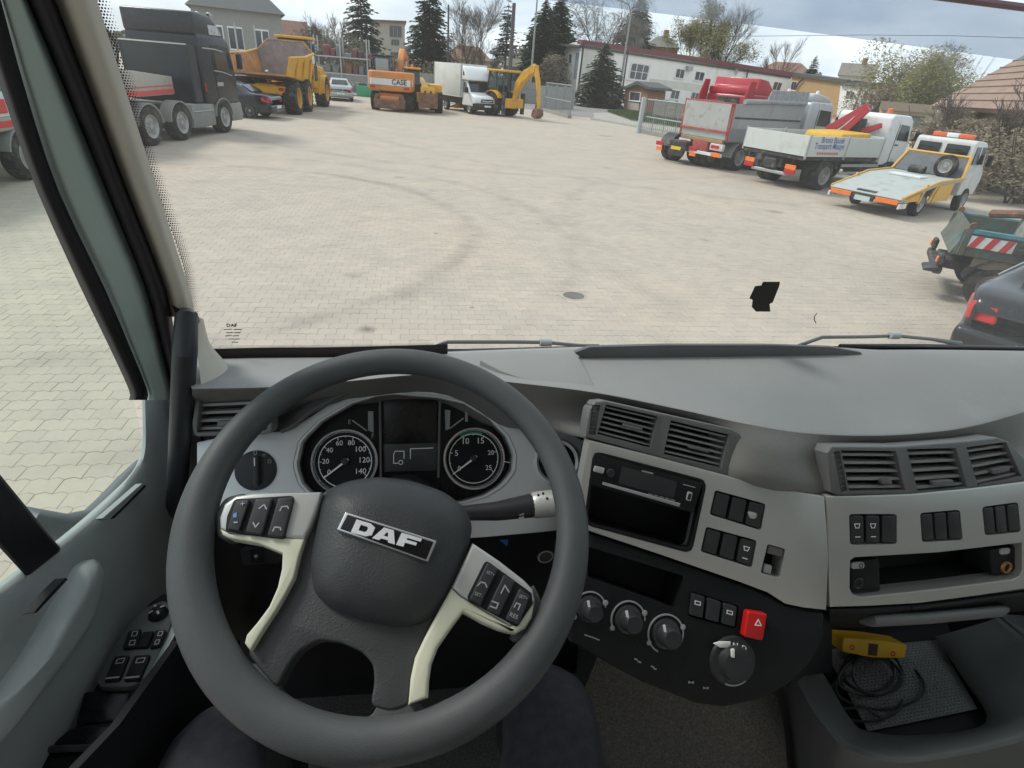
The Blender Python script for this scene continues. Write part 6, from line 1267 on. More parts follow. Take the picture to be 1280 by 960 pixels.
# ---------------------------------------------------------------- cars
def car(name, label, loc, rz, m, L=4.6, w=1.8, h=1.44, lamps=M_rlamp, group=None, trim=None, estate=False):
    T = thing(name, label, 'car', loc, rz, group); f = L/4.6; k = h/1.44; hw = w/2
    # stations: y, half width at belt, z bottom, z belt, roof z, roof half width
    S = [(-2.3, .72, .42, .78, .80, .66), (-2.22, .80, .30, .92, .95, .70), (-1.95, .87, .22, 1.0, 1.03, .72), (-1.45, .9, .2, 1.0, 1.06, .70), (-1.05, .9, .2, .98, 1.28, .62), (-.5, .9, .2, .96, 1.42, .60), (.1, .9, .2, .95, 1.44, .60), (.6, .9, .2, .94, 1.36, .58), (1.05, .9, .2, .93, 1.05, .62), (1.25, .89, .2, .92, .97, .68), (1.8, .86, .22, .82, .86, .68), (2.15, .80, .28, .7, .74, .62), (2.3, .66, .4, .6, .62, .5)]
    if estate: S[3] = (-1.5, .9, .2, 1.0, 1.30, .64); S[2] = (-2.0, .88, .22, 1.0, 1.1, .68); S[4] = (-1.05, .9, .2, .98, 1.42, .62)
    rows = []
    for (y, b, z0, zb, zr, rw) in S:
        y *= f; b *= hw/.9; rw *= hw/.9; z0, zb, zr = z0*k, zb*k, zr*k
        half = [(0, zr), (rw*.7, zr-.008), (rw, zr-.035*(1 if zr-zb > .15 else .3)), (b*.985, zb), (b*1.01, zb-.1*k), (b, z0+.22*k), (b*.95, z0+.02)]
        rows.append([Vector((-x, y, z)) for x, z in half[::-1]]+[Vector((x, y, z)) for x, z in half[1:]])
    g = loft('body', rows, m, T, 2, 3, False, 50)
    pane('underbody', [(-hw*.9, -2.1*f, .28), (hw*.9, -2.1*f, .28), (hw*.9, 2.1*f, .28), (-hw*.9, 2.1*f, .28)], M_cha, T, .1)
    def pt(i, s, u, o=.012):   # on the glasshouse between belt and roof edge at station i (float)
        a = int(i); t = i-a; q = [rows[a][j]*(1-t)+rows[min(a+1, len(rows)-1)][j]*t for j in ((3, 4) if s < 0 else (9, 8))]; v = q[0]*(1-u)+q[1]*u; return v+Vector((s*o, 0, .004))
    for s in (-1, 1):
        pane('side_window', [pt(4.15, s, .16), pt(5.3, s, .12), pt(5.3, s, .9), pt(4.7, s, .86)], M_wglass, T, .02); pane('side_window', [pt(5.42, s, .12), pt(7.6, s, .12), pt(6.9, s, .88), pt(5.42, s, .9)], M_wglass, T, .02)
        tube('window_trim', [pt(3.9, s, .1, .02), pt(4.6, s, .95, .016), pt(5.5, s, .98, .016), pt(6.6, s, .97, .016), pt(7.7, s, .1, .02)], .012, trim or M_cha, T, 6)
        box('door_handle', (s*hw-.01, s*hw+.03), (-.75*f, -.55*f), (.84*k, .88*k), M_steel, T, .006); box('door_handle', (s*hw-.01, s*hw+.03), (.25*f, .45*f), (.84*k, .88*k), M_steel, T, .006)
        ext('mirror', [(.72*f, .95*k), (.9*f, .97*k), (.88*f, 1.1*k), (.72*f, 1.1*k)], s*hw, s*(hw+.2), m, T, .03, 2)
        hexa('tail_lamp', [(s*.80*hw/.9, -2.27*f, .66*k), (s*.52*hw/.9, -2.31*f, .68*k), (s*.52*hw/.9, -2.2*f, .68*k), (s*.905*hw/.9, -1.92*f, .74*k), (s*.80*hw/.9, -2.25*f, .90*k), (s*.55*hw/.9, -2.28*f, .88*k), (s*.55*hw/.9, -2.2*f, .9*k), (s*.905*hw/.9, -1.9*f, .92*k)], lamps, T, .02)
        hexa('head_lamp', [(s*.74*hw/.9, 2.12*f, .55*k), (s*.45*hw/.9, 2.22*f, .55*k), (s*.45*hw/.9, 2.1*f, .55*k), (s*.84*hw/.9, 1.9*f, .58*k), (s*.74*hw/.9, 2.12*f, .68*k), (s*.45*hw/.9, 2.2*f, .66*k), (s*.45*hw/.9, 2.1*f, .68*k), (s*.84*hw/.9, 1.9*f, .72*k)], M_wglass, T, .02)
    pane('rear_window', [(-.58*hw/.9, -1.43*f, 1.09*k), (.58*hw/.9, -1.43*f, 1.09*k), (.5*hw/.9, -.98*f, 1.335*k), (-.5*hw/.9, -.98*f, 1.335*k)], M_wglass, T, .03)
    pane('windscreen', [(-.56*hw/.9, 1.05*f, 1.07*k), (.56*hw/.9, 1.05*f, 1.07*k), (.5*hw/.9, .58*f, 1.385*k), (-.5*hw/.9, .58*f, 1.385*k)], M_wglass, T, .03)
    ext('rear_bumper', [(-2.0*f, .25), (-2.28*f, .27), (-2.38*f, .42), (-2.36*f, .58*k), (-2.2*f, .62*k), (-2.0*f, .62*k)], -.84*hw/.9, .84*hw/.9, m, T, .06, 3)
    box('number_plate', (-.26, .26), (-2.40*f, -2.375*f), (.45*k, .56*k), M_whp, T, .004)
    for y in (-1.35*f, 1.4*f): axle(T, y, hw*1.005, .32, .21, M_rimg, dish=.04)
    for y in (-1.35*f, 1.4*f):
        for s in (-1, 1): lathe('wheel_arch', [(0, 0), (.36, 0), (.36, .012), (0, .012)], (s*(hw*1.004) - (.012 if s > 0 else 0), y, .34), (1, 0, 0), M_cha, T, 22, a0=0)
    return T
M_navy = mat('dark_blue_paint', (.012, .018, .028), .22, .2, .1, 2, 0, 1, .5, coat=.5)
M_sil = mat('silver_car_paint', (.42, .43, .43), .3, .4, .05, 2, coat=.4)
M_bcar = mat('black_car_paint', (.009, .010, .012), .25, .1, .1, 2, 0, 1, .4, coat=.25, dirt=(.02, .021, .023), dscale=1.5, damt=.3)
q = G(322, 149); car('parked_car', 'dark navy saloon parked between the black tractor and the yellow dump truck', (q.x-1.5, q.y+1.2, 0), R(82), M_navy, 4.5, 1.8, 1.42)
q = G(420, 126); car('parked_car', 'silver car half hidden behind the yellow dump truck', (q.x+.1, q.y+1.8, 0), R(8), M_sil, 4.2, 1.75, 1.42)
# ---------------------------------------------------------------- articulated dump truck
RZ = R(-3.6); q = G(373, 143)
D = thing('dump_truck', 'yellow articulated dump truck with empty orange-brown body, tail towards the yard', 'dump truck', (q.x-1.3, q.y, 0), RZ)
M_bed = mat('worn_bed_steel', (.42, .21, .07), .6, 0, .3, 2, dirt=(.2, .13, .1), dscale=1.6, damt=.5); M_bedg = mat('scraped_bed', (.2, .16, .15), .55, 0, .3, 3)
for y in (0, 2.3, 6.9): axle(D, y, 1.46, .76, .62, M_rimy, lug=True, dish=.3)
box('chassis', (-.5, .5), (-.6, 5.2), (.75, 1.3), M_yel, D, .05); box('rear_crossmember', (-1.0, 1.0), (-.7, -.35), (.85, 1.25), M_yel, D, .05); tube('axle_beam', [(-1.2, 0, .76), (1.2, 0, .76)], .18, M_cha, D, 10); tube('axle_beam', [(-1.2, 2.3, .76), (1.2, 2.3, .76)], .18, M_cha, D, 10)
for s in (-1, 1): tube('tipping_ram', [(s*.75, 3.2, .9), (s*.75, 2.6, 1.8)], .09, M_steel, D, 8)
pane('bed_floor', [(-1.25, -1.2, 1.75), (1.25, -1.2, 1.75), (1.25, 3.6, 1.35), (-1.25, 3.6, 1.35)], M_bed, D, .08)
for s in (-1, 1):
    pane('bed_side', [(s*1.25, -1.2, 1.75), (s*1.5, -1.3, 2.5), (s*1.5, 1.8, 2.55), (s*1.5, 3.9, 2.75), (s*1.25, 3.6, 1.35)], M_bed if s < 0 else M_yel, D, .07); tube('bed_rail', [(s*1.5, -1.32, 2.5), (s*1.5, 1.8, 2.57), (s*1.5, 3.9, 2.77)], .06, M_yel, D, 6)
    for y in (.2, 1.6, 3.0): hexa('bed_rib', [(s*1.28, y, 1.66-.08*y/1.2), (s*1.28, y+.16, 1.64-.08*y/1.2), (s*1.36, y+.16, 1.64-.08*y/1.2), (s*1.36, y, 1.66-.08*y/1.2), (s*1.5, y, 2.48), (s*1.5, y+.16, 2.48), (s*1.58, y+.16, 2.48), (s*1.58, y, 2.48)], M_yel, D, .01)
pane('bed_front', [(-1.25, 3.6, 1.35), (1.25, 3.6, 1.35), (1.5, 3.9, 2.6), (.95, 4.1, 3.25), (-.95, 4.1, 3.25), (-1.5, 3.9, 2.6)], M_bedg, D, .07); tube('bed_front_rail', [(1.5, 3.9, 2.7), (.95, 4.1, 3.27), (-.95, 4.1, 3.27), (-1.5, 3.9, 2.7)], .06, M_bed, D, 6)
ext('engine_hood', [(5.4, 1.0), (8.6, .9), (8.65, 1.7), (8.2, 2.1), (5.4, 2.3)], -1.1, 1.1, M_yel, D, .12, 3); ext('operator_cab', [(4.75, 1.5), (6.3, 1.5), (6.35, 2.2), (6.1, 3.42), (4.75, 3.42)], -.6, 1.05, M_wglass, D, .06, 2); box('cab_roof', (-.7, 1.15), (4.6, 6.35), (3.42, 3.56), M_yel, D, .05, 2)
for x in (-.6, 1.05):
    for y in (4.78, 6.2): tube('cab_post', [(x, y, 1.5), (x, y-.05, 3.27)], .05, M_cha, D, 6)
fender(D, .8, 1.5, 6.9, .9, .76, M_yel, 0, 180, .06); fender(D, -1.5, -.8, 6.9, .9, .76, M_yel, 0, 180, .06); box('radiator_grille', (1.1, 1.13), (5.5, 6.2), (1.4, 2.2), M_cha, D, .01); box('white_plate', (1.5, 1.52), (3.3, 3.9), (2.3, 2.7), M_whp, D, .005); tube('exhaust', [(.9, 5.2, 2.2), (.9, 5.2, 3.1)], .08, M_cha, D, 8); tube('ladder', [(1.35, 5.2, .7), (1.35, 5.2, 1.9), (1.35, 5.6, 1.9), (1.35, 5.6, .7)], .03, M_yel, D, 6)
for s in (-1, 1): box('rear_lamp', (s*.8-.12, s*.8+.12), (-.74, -.7), (1.05, 1.2), M_rlamp, D, .01)
# ---------------------------------------------------------------- wheeled excavator
q = G(490, 140); X = thing('wheeled_excavator', 'orange wheeled excavator with white stripe on its counterweight, seen from behind', 'excavator', (q.x, q.y+1.2, 0), R(-8))
for y in (0, 2.6): axle(X, y, 1.28, .52, .42, M_rimo, lug=True, dish=.25)
box('undercarriage', (-.75, .75), (-.6, 3.2), (.55, 1.0), M_org, X, .06); ext('dozer_blade', [(-1.15, .2), (-.95, .15), (-.8, .5), (-.85, .7), (-1.1, .66)], -.95, .95, M_rust, X, .03, 1); box('blade_mount', (-.6, .6), (-1.0, -.4), (.4, .85), M_org, X, .05)
for s in (-1, 1): hexa('stabiliser', [(s*.75, -1.05, .5), (s*1.0, -1.05, .5), (s*1.0, -.8, .5), (s*.75, -.8, .5), (s*.6, -1.0, .95), (s*.85, -1.0, .95), (s*.85, -.8, .95), (s*.6, -.8, .95)], M_rust, X, .02)
lathe('slew_ring', [(0, 0), (.7, 0), (.7, .18), (0, .18)], (0, 1.3, .98), (0, 0, 1), M_cha, X, 24)
cwp = [(-1.36, -.55), (-1.1, -.78), (0, -.86), (1.1, -.78), (1.36, -.55), (1.36, .6), (-1.36, .6)]
cw = ext('counterweight', cwp, 1.12, 2.2, M_org, X, .1, 3, axis='z'); M_strp = mat('white_stripe', (.7, .7, .68), .5, 0, .06)
bm = bmesh.new(); tube_pts = [(-1.375, -.5), (-1.12, -.8), (0, -.885), (1.12, -.8), (1.375, -.5)]
V = [[bm.verts.new((x, y, z)) for z in (1.45, 1.8)] for x, y in tube_pts]
for a, b in zip(V, V[1:]): bm.faces.new([a[0], b[0], b[1], a[1]])
link('white_band', finish(bm, 'white_band', 0), M_strp, X)
textw('lettering', 'CASE', (.15, -.893, 1.52), (1.05, -.826, 1.52), Vector((.07, -1, 0)), M_cha, X, .02, 1.0, False, .01)
for s in (-1, 1): box('rear_lamp', (s*1.05-.16, s*1.05+.16), (-.83, -.78), (1.28, 1.38), M_rlamp, X, .01)
box('engine_deck', (-1.3, 1.3), (.6, 2.4), (1.12, 1.75), M_org, X, .06, 2); ext('operator_cab', [(.9, 1.2), (2.7, 1.2), (2.75, 2.0), (2.5, 3.0), (1.0, 3.0)], -1.33, -.2, M_wglass, X, .06, 2)
for x in (-1.33, -.36):
    for y0_, y1_ in ((.92, 1.0), (2.72, 2.5)): tube('cab_post', [(x, y0_, 1.2), (x, y1_, 2.86)], .045, M_cha, X, 6)
box('cab_roof', (-1.4, -.13), (.9, 2.6), (3.0, 3.08), M_cha, X, .03); box('rear_pane', (-1.15, -.35), (.86, .89), (2.2, 2.85), mat('pale_glass', (.3, .36, .37), .1), X, .01)
def boom(p, pts, w, m, name='boom'):
    """tapering box arm along (y,z,half height) stations"""
    pr = [(y, z+h) for y, z, h in pts]+[(y, z-h) for y, z, h in pts[::-1]]; return ext(name, pr, w[0], w[1], m, p, .02, 1)
boom(X, [(2.2, 1.6, .2), (2.6, 2.7, .24), (3.4, 3.35, .2), (4.4, 3.0, .15)], (-.05, .3), M_org); boom(X, [(4.2, 3.0, .2), (4.6, 2.2, .18), (4.7, .9, .12)], (.1, .38), M_org, 'dipper_arm'); tube('boom_ram', [(.2, 2.4, 1.6), (.2, 3.2, 2.9)], .06, M_steel, X, 8); tube('boom_ram', [(.45, 2.4, 1.6), (.45, 3.0, 2.8)], .06, M_steel, X, 8)
ext('bucket', [(4.4, .9), (5.1, .8), (5.3, .2), (4.8, .05), (4.4, .3)], -.3, .8, M_rust, X, .03, 1)
# ---------------------------------------------------------------- telehandler
q = G(527, 140); H_ = thing('telehandler', 'yellow telescopic handler with big black tyres beside the white box van', 'telehandler', (q.x+.1, q.y+1.0, 0), R(186))
for y in (-1.5, 1.4): axle(H_, y-.4, 1.12, .62, .42, M_rimy, lug=True, dish=.2)
box('chassis', (-.6, .6), (-2.6, 2.0), (.6, 1.15), M_yel, H_, .06); box('engine_cover', (-1.1, -.3), (-1.2, 1.2), (.95, 1.65), M_yel, H_, .08, 2); ext('operator_cab', [(-.8, 1.0), (.9, 1.0), (1.0, 1.6), (.7, 2.4), (-.8, 2.4)], .3, 1.1, M_wglass, H_, .05, 2); box('cab_roof', (.22, 1.16), (-.9, .85), (2.4, 2.52), M_yel, H_, .04, 2)
for y0_, y1_ in ((-.8, -.8), (.98, .7)):
    for x in (.32, 1.08): tube('cab_post', [(x, y0_, 1.0), (x, y1_, 2.42)], .045, M_cha, H_, 6)
boom(H_, [(-2.2, 1.75, .2), (0, 1.5, .2), (2.4, 1.15, .18)], (-.25, .2), M_yel, 'telescopic_boom'); ext('boom_head', [(2.2, .55), (2.6, .5), (2.75, 1.0), (2.6, 1.55), (2.2, 1.5)], -.42, .42, M_yel, H_, .05, 2); ext('fork_carriage', [(2.75, .35), (2.85, .35), (2.85, 1.2), (2.75, 1.2)], -.6, .6, M_rust, H_, .01, 1)
for x in (-.18, .18):
    for z in (.75, 1.25): lathe('pin_hole', [(0, .01), (.07, .01), (.07, 0)], (x, 2.73, z), (0, 1, 0), M_cha, H_, 10)
lathe('beacon', [(0, .16), (.07, .14), (.08, 0)], (.7, 0, 2.52), (0, 0, 1), M_olamp, H_, 12)
# ---------------------------------------------------------------- white box van
q = G(583, 143); V_ = thing('box_van', 'white box van with rounded roof fairing, nose towards the yard', 'van', (q.x+.35, q.y+2.4, 0), R(207))
M_vanw = mat('van_white', (.78, .79, .78), .35, 0, .03, 2, coat=.3); M_boxw = mat('van_box', (.62, .63, .58), .5, 0, .05, 2, dirt=(.5, .49, .43), dscale=1.2, damt=.4)
ext('cargo_box', [(-3.2, .95), (.55, .95), (.55, 2.98), (-3.2, 2.98)], -1.05, 1.05, M_boxw, V_, .03, 2)
for x in (-1.05, 1.05):
    for y in (-3.2, .55): tube('box_edge', [(x, y, .95), (x, y, 2.98)], .03, M_steel, V_, 6)
for x in (-1.05, 1.05): tube('box_edge', [(x, -3.2, .97), (x, .55, .97)], .03, M_steel, V_, 6)
ext('cab', [(.6, .5), (2.25, .5), (2.35, .95), (2.25, 1.12), (1.55, 1.3), (1.0, 2.0), (.6, 2.05)], -.96, .96, M_vanw, V_, .07, 3, lambda a, b: 1-.1*max(0, (b-1.2)/.85))
ext('roof_fairing', [(.56, 2.02), (1.28, 2.02), (1.25, 2.2), (1.0, 2.62), (.75, 2.85), (.56, 2.9)], -1.02, 1.02, M_vanw, V_, .12, 4)
ext('fairing_vent', [(.75, 2.3), (.98, 2.3), (.95, 2.42), (.8, 2.6), (.75, 2.6)], 1.005, 1.03, M_cha, V_, .01, 1); ext('fairing_vent', [(.75, 2.3), (.98, 2.3), (.95, 2.42), (.8, 2.6), (.75, 2.6)], -1.03, -1.005, M_cha, V_, .01, 1)
pane('windscreen', [(-.82, 1.52, 1.36), (.82, 1.52, 1.36), (.76, 1.06, 1.96), (-.76, 1.06, 1.96)], M_wglass, V_, .04)
for s in (-1, 1):
    pane('side_window', [(s*.94, .72, 1.3), (s*.94, 1.45, 1.3), (s*.88, 1.0, 1.9), (s*.88, .72, 1.9)], M_wglass, V_, .04); ext('mirror', [(1.35, 1.3), (1.5, 1.3), (1.48, 1.62), (1.36, 1.62)], s*.98, s*1.24, M_mirr, V_, .03, 2)
    hexa('head_lamp', [(s*.55, 2.3, .78), (s*.9, 2.22, .78), (s*.9, 2.0, .8), (s*.55, 2.1, .8), (s*.55, 2.26, 1.0), (s*.9, 2.18, 1.05), (s*.9, 2.0, 1.05), (s*.55, 2.1, 1.0)], mat('headlamp_amber', (.5, .28, .2), .2), V_, .02)
ext('front_bumper', [(2.0, .3), (2.38, .32), (2.44, .5), (2.4, .72), (2.0, .74)], -.97, .97, M_mirr, V_, .05, 2); box('grille', (-.5, .5), (2.3, 2.345), (.78, .98), M_mirr, V_, .02); tube('grille_bar', [(-.4, 2.35, .88), (0, 2.36, .84), (.4, 2.35, .88)], .03, M_vanw, V_, 6); box('number_plate', (-.26, .26), (2.43, 2.455), (.5, .61), M_whp, V_, .004)
box('chassis', (-.4, .4), (-3.2, 1.2), (.5, .92), M_cha, V_, .02)
for y in (-1.7, 1.55): axle(V_, y, .95, .34, .24, M_rimg, dish=.1)
# ---------------------------------------------------------------- backhoe loader
q = G(632, 146); B_ = thing('backhoe_loader', 'yellow backhoe loader with raised digging arm near the gate', 'backhoe', (q.x-.2, q.y+1.0, 0), R(38))
axle(B_, 0, 1.12, .72, .48, M_rimy, lug=True, dish=.2); axle(B_, 2.1, 1.0, .48, .36, M_rimy, lug=True, dish=.2)
box('chassis', (-.45, .45), (-.9, 2.6), (.6, 1.05), M_yel, B_, .05); ext('engine_hood', [(.8, 1.0), (2.9, 1.0), (2.9, 1.5), (2.6, 1.65), (.8, 1.75)], -.5, .5, M_yel, B_, .08, 2)
for s in (-1, 1): fender(B_, s*.6, s*1.12, 0, .8, .72, M_yel, 10, 150, .06)
ext('operator_cab', [(-.85, 1.05), (.75, 1.05), (.85, 1.6), (.6, 2.7), (-.75, 2.7)], -.72, .72, glass('cab_glass', (.62, .7, .7), .1), B_, .03, 1); box('cab_roof', (-.82, .82), (-.95, .8), (2.7, 2.84), M_yel, B_, .05, 2)
for x in (-.72, .72):
    for a, b in (((-.85, 1.05), (-.75, 2.7)), ((.8, 1.05), (.6, 2.7)), ((-.1, 1.05), (-.1, 2.7))): tube('cab_post', [(x, a[0], a[1]), (x, b[0], b[1])], .05, M_cha, B_, 6)
box('seat', (-.25, .25), (-.3, .2), (1.1, 1.9), M_cha, B_, .06, 2); tube('loader_arm', [(.62, .8, 1.4), (.62, 2.4, 1.1), (.62, 3.4, .5)], .1, M_yel, B_, 8); tube('loader_arm', [(-.62, .8, 1.4), (-.62, 2.4, 1.1), (-.62, 3.4, .5)], .1, M_yel, B_, 8); ext('loader_bucket', [(3.3, .25), (3.4, .95), (3.6, 1.0), (3.6, .4), (4.3, .2), (4.3, .15), (3.4, .15)], -1.15, 1.15, M_yel, B_, .02, 1)
box('slew_frame', (-1.0, 1.0), (-1.25, -.95), (.55, 1.15), M_yel, B_, .04)
for s in (-1, 1): box('stabiliser', (s*.95-.1, s*.95+.1), (-1.25, -1.0), (.18, 1.5), M_cha, B_, .02); 
boom(B_, [(-1.15, .75, .26), (-1.35, 1.8, .36), (-1.95, 2.5, .32), (-2.7, 2.95, .26), (-3.0, 3.05, .2)], (-.22, .22), M_yel); boom(B_, [(-2.75, 3.2, .13), (-3.05, 2.8, .26), (-3.3, 2.0, .28), (-3.45, .8, .2)], (-.18, .18), M_yel, 'dipper_arm'); tube('dipper_ram', [(0, -1.9, 2.85), (0, -2.9, 3.25)], .06, M_steel, B_, 8)
ext('digging_bucket', [(-3.3, .75), (-3.65, .7), (-3.7, .35), (-3.45, .12), (-3.1, .25), (-3.15, .55)], -.32, .32, M_rust, B_, .03, 1); tube('bucket_link', [(0, -3.3, 1.4), (0, -3.2, .7)], .05, M_cha, B_, 8); tube('hose', [(.1, -1.2, 1.3), (.15, -1.0, 2.2), (.12, -1.7, 2.7)], .03, M_cha, B_, 6)
# ---------------------------------------------------------------- right-hand row: tipper, red tractor, crane lorry, tow truck, small tipper, black car
RT_ = R(-71)
q1 = (W(845, 188, Z=.55)+W(905, 201, Z=.55))/2; fR = Vector((-math.sin(RT_), math.cos(RT_), 0))
K = thing('tipper_truck', 'grey steel tipper lorry with red rear frame and silver cab, tail to the yard', 'truck', (10.87, 21.88, 0), R(-67)); K.scale = (.95, .9, .95)
M_tipg = mat('tipper_grey', (.34, .35, .355), .55, .1, .06, 2, dirt=(.27, .25, .22), dscale=1.5, damt=.4, streak=(1, 1, .3)); M_tipr = mat('tipper_red', (.36, .06, .05), .6, 0, .15, 4, dirt=(.3, .2, .17), dscale=4, damt=.3); M_tipd = mat('tipper_band', (.2, .21, .23), .55, 0, .1)
M_silc = mat('silver_cab', (.55, .58, .6), .3, .3, .05, 2, coat=.4)
box('chassis', (-.42, .42), (.1, 7.4), (.6, 1.0), M_cha, K, .02)
for y in (1.15, 2.5): axle(K, y, 1.22, .5, .3, M_rimg, True, dish=.22)
axle(K, 6.1, 1.22, .5, .32, M_rimg, dish=.1)
zb, zt = 1.12, 2.42
pane('body_floor', [(-1.2, .1, zb), (1.2, .1, zb), (1.2, 4.6, zb), (-1.2, 4.6, zb)], M_tipg, K, .1)
for s in (-1, 1):
    pane('body_side', [(s*1.22, .05, zb), (s*1.22, 4.7, zb), (s*1.22, 4.7, zt+.12), (s*1.22, .05, zt)], M_tipg, K, .06); box('side_band', (s*1.252-.01, s*1.252+.01), (.12, 2.2), (zb-.02, zb+.45), M_tipd, K, .004); box('side_rail', (s*1.26-.02, s*1.26+.02), (.15, 4.6), (zt-.5, zt-.44), M_cha, K, .006)
    for x_, y_ in ((s*1.2, .03),): box('rear_post', (x_-.05, x_+.05), (-.03, .06), (zb, zt+.04), M_tipr, K, .008)
pane('tailgate', [(-1.14, .02, zb+.02), (1.14, .02, zb+.02), (1.14, -.06, zt-.02), (-1.14, -.06, zt-.02)], mat('tailgate_grey', (.4, .41, .39), .6, 0, .1, 3, dirt=(.25, .2, .16), dscale=4, damt=.25), K, .05)
box('tail_rail', (-1.2, 1.2), (-.08, 0), (zt-.05, zt+.03), M_tipr, K, .01); box('tail_lower_rail', (-1.2, 1.2), (-.09, -.03), (zb+.26, zb+.34), M_tipr, K, .01); box('tail_hinge', (-1.1, 1.1), (-.05, .1), (zb-.14, zb), mat('ochre_steel', (.3, .22, .1), .6), K, .02)
pane('body_front', [(-1.2, 4.7, zb), (1.2, 4.7, zb), (1.2, 4.7, zt+.6), (-1.2, 4.7, zt+.6)], M_tipg, K, .06); tube('rolled_tarp', [(1.28, .5, zt+.1), (1.28, 2.5, zt+.16), (1.28, 4.6, zt+.2)], .09, mat('tarp_grey', (.3, .31, .32), .7, 0, .3, 8), K, 8)
pane('tarp_side', [(1.24, 1.9, zt+.1), (1.24, 4.7, zt+.16), (1.24, 4.7, zt+.62), (1.24, 2.1, zt+.55)], MATS['tarp_grey'], K, .03)
box('rear_bar', (-1.2, 1.2), (-.1, 0), (.5, .62), M_whp, K, .01)
for s in (-1, 1): marker(K, s*.95-.22, s*.95+.22, -.1, .5, .66); box('lamp_box', (s*.85-.32, s*.85+.32), (-.05, .12), (.72, .98), mat('mudguard_white', (.6, .6, .6), .5, 0, .1), K, .03, 2); box('red_lamp', (s*.8-.2, s*.8+.2), (-.08, -.04), (.8, .92), M_rlamp, K, .01)
box('tow_hitch', (-.4, .4), (-.06, .15), (.62, 1.05), M_tipr, K, .05, 2)
for s in (-1, 1): fender(K, s*.62, s*1.24, 1.15, .58, .5, M_dustg, 0, 180)
lorry_cab(K, 5.2, 7.2, 2.4, .85, 2.72, M_silc, rake=.18); ext('roof_fairing', [(5.25, 2.68), (6.9, 2.68), (6.6, 2.9), (5.7, 3.02), (5.25, 3.0)], -1.1, 1.1, M_silc, K, .06, 2)
for x in (-.7, .7): lathe('roof_beacon', [(0, .16), (.07, .14), (.08, 0)], (x, 6.2, 2.98), (0, 0, 1), M_whp, K, 10)
ext('front_bumper', [(6.5, .35), (7.25, .35), (7.3, .85), (6.5, .85)], -1.2, 1.2, M_silc, K, .05, 2)
# red tractor unit beyond
q2 = (W(822, 181, Z=.6)+W(852, 186, Z=.6))/2
U = thing('red_tractor_unit', 'red cab tractor unit behind the tipper, bare black rear chassis with yellow plate', 'truck', (q2.x+.25, q2.y, 0), R(-62)); U.scale = (.92, .95, .93)
M_redc = mat('red_cab', (.4, .015, .03), .35, 0, .1, 2, coat=.3)
box('chassis', (-.45, .45), (.1, 5.2), (.55, .92), M_cha, U, .03); axle(U, 1.0, 1.2, .5, .3, M_rimg, True, dish=.22); axle(U, 4.0, 1.2, .5, .32, M_rimg, dish=.1)
for s in (-1, 1): fender(U, s*.6, s*1.22, 1.0, .58, .5, M_cha, 10, 170); marker(U, s*.9-.16, s*.9+.16, .06, .42, .56); box('tail_lamp', (s*.9-.2, s*.9+.2), (.0, .06), (.62, .78), M_rlamp, U, .01)
lathe('fifth_wheel', [(0, .08), (.45, .08), (.5, 0), (0, 0)], (0, 1.1, .98), (0, 0, 1), M_cha, U, 20); box('deck_plate', (-.4, .4), (1.9, 2.9), (.95, 1.0), M_steel, U, .01); box('number_plate', (-.26, .26), (.03, .06), (.55, .68), mat('yellow_plate', (.75, .5, .02), .5), U, .004); box('mud_flap', (-.4, .4), (.05, .1), (.3, .55), M_cha, U, .02)
lorry_cab(U, 2.9, 5.0, 2.4, .9, 2.85, M_redc, rake=.2); ext('roof_fairing', [(2.9, 2.8), (4.7, 2.8), (4.5, 3.0), (3.9, 3.4), (3.25, 3.45), (3.2, 3.1), (2.9, 3.05)], -1.12, 1.12, M_redc, U, .05, 2)
for s in (-1, 1): pane('side_deflector', [(s*1.18, 2.25, 1.0), (s*1.2, 2.92, 1.0), (s*1.17, 2.92, 3.3), (s*1.14, 2.55, 3.3), (s*1.16, 2.35, 2.7)], M_redc, U, .05)
box('cab_back_vent', (-.55, .55), (2.85, 2.9), (2.3, 2.7), M_cha, U, .02)
# crane lorry
q3 = (W(940, 192, Z=1.02)+W(1003, 200, Z=1.02))/2; RC = R(-74)
Cn = thing('crane_truck', 'white dropside lorry with folded red loading crane and blue lettering on its side board', 'truck', (11.67, 18.24, 0), R(-69.9))
M_board = mat('dropside_white', (.56, .59, .55), .55, 0, .05, 2, dirt=(.42, .42, .38), dscale=2, damt=.35)
box('chassis', (-.4, .4), (.1, 5.8), (.6, .92), M_cha, Cn, .02); box('bed_frame', (-1.2, 1.2), (.0, 4.0), (.93, 1.05), M_cha, Cn, .02); box('bed_floor', (-1.2, 1.2), (.02, 4.0), (1.05, 1.1), mat('plywood_bed', (.25, .2, .14), .8, 0, .2), Cn, .01)
box('rear_board', (-1.22, 1.22), (-.03, .02), (1.06, 1.66), M_board, Cn, .008)
for s in (-1, 1):
    for y0_, y1_ in ((.03, 1.98), (2.03, 3.98)): box('side_board', (s*1.225-.025, s*1.225+.025), (y0_, y1_), (1.06, 1.66), M_board, Cn, .008)
    for y in (.0, 2.0, 4.0): box('board_post', (s*1.23-.03, s*1.23+.03), (y-.03, y+.03), (.98, 1.7), M_steel, Cn, .006)
box('front_board', (-1.22, 1.22), (3.98, 4.03), (1.06, 1.7), M_board, Cn, .008)
M_blue = mat('lettering_blue', (.07, .09, .34), .6); M_redl = mat('lettering_red', (.5, .12, .12), .6)
sidetext(Cn, 'Bruno Bucek', 1.251, .55, 1.75, 1.48, M_blue, 1, .01, 1.1); sidetext(Cn, 'Transport Maszyn', 1.251, .28, 1.82, 1.3, M_blue, 1, .01, 1.2)
for k in range(9): box('lettering', (1.25, 1.254), (.5+k*.125, .59+k*.125), (1.13, 1.2), M_redl, Cn, 0)
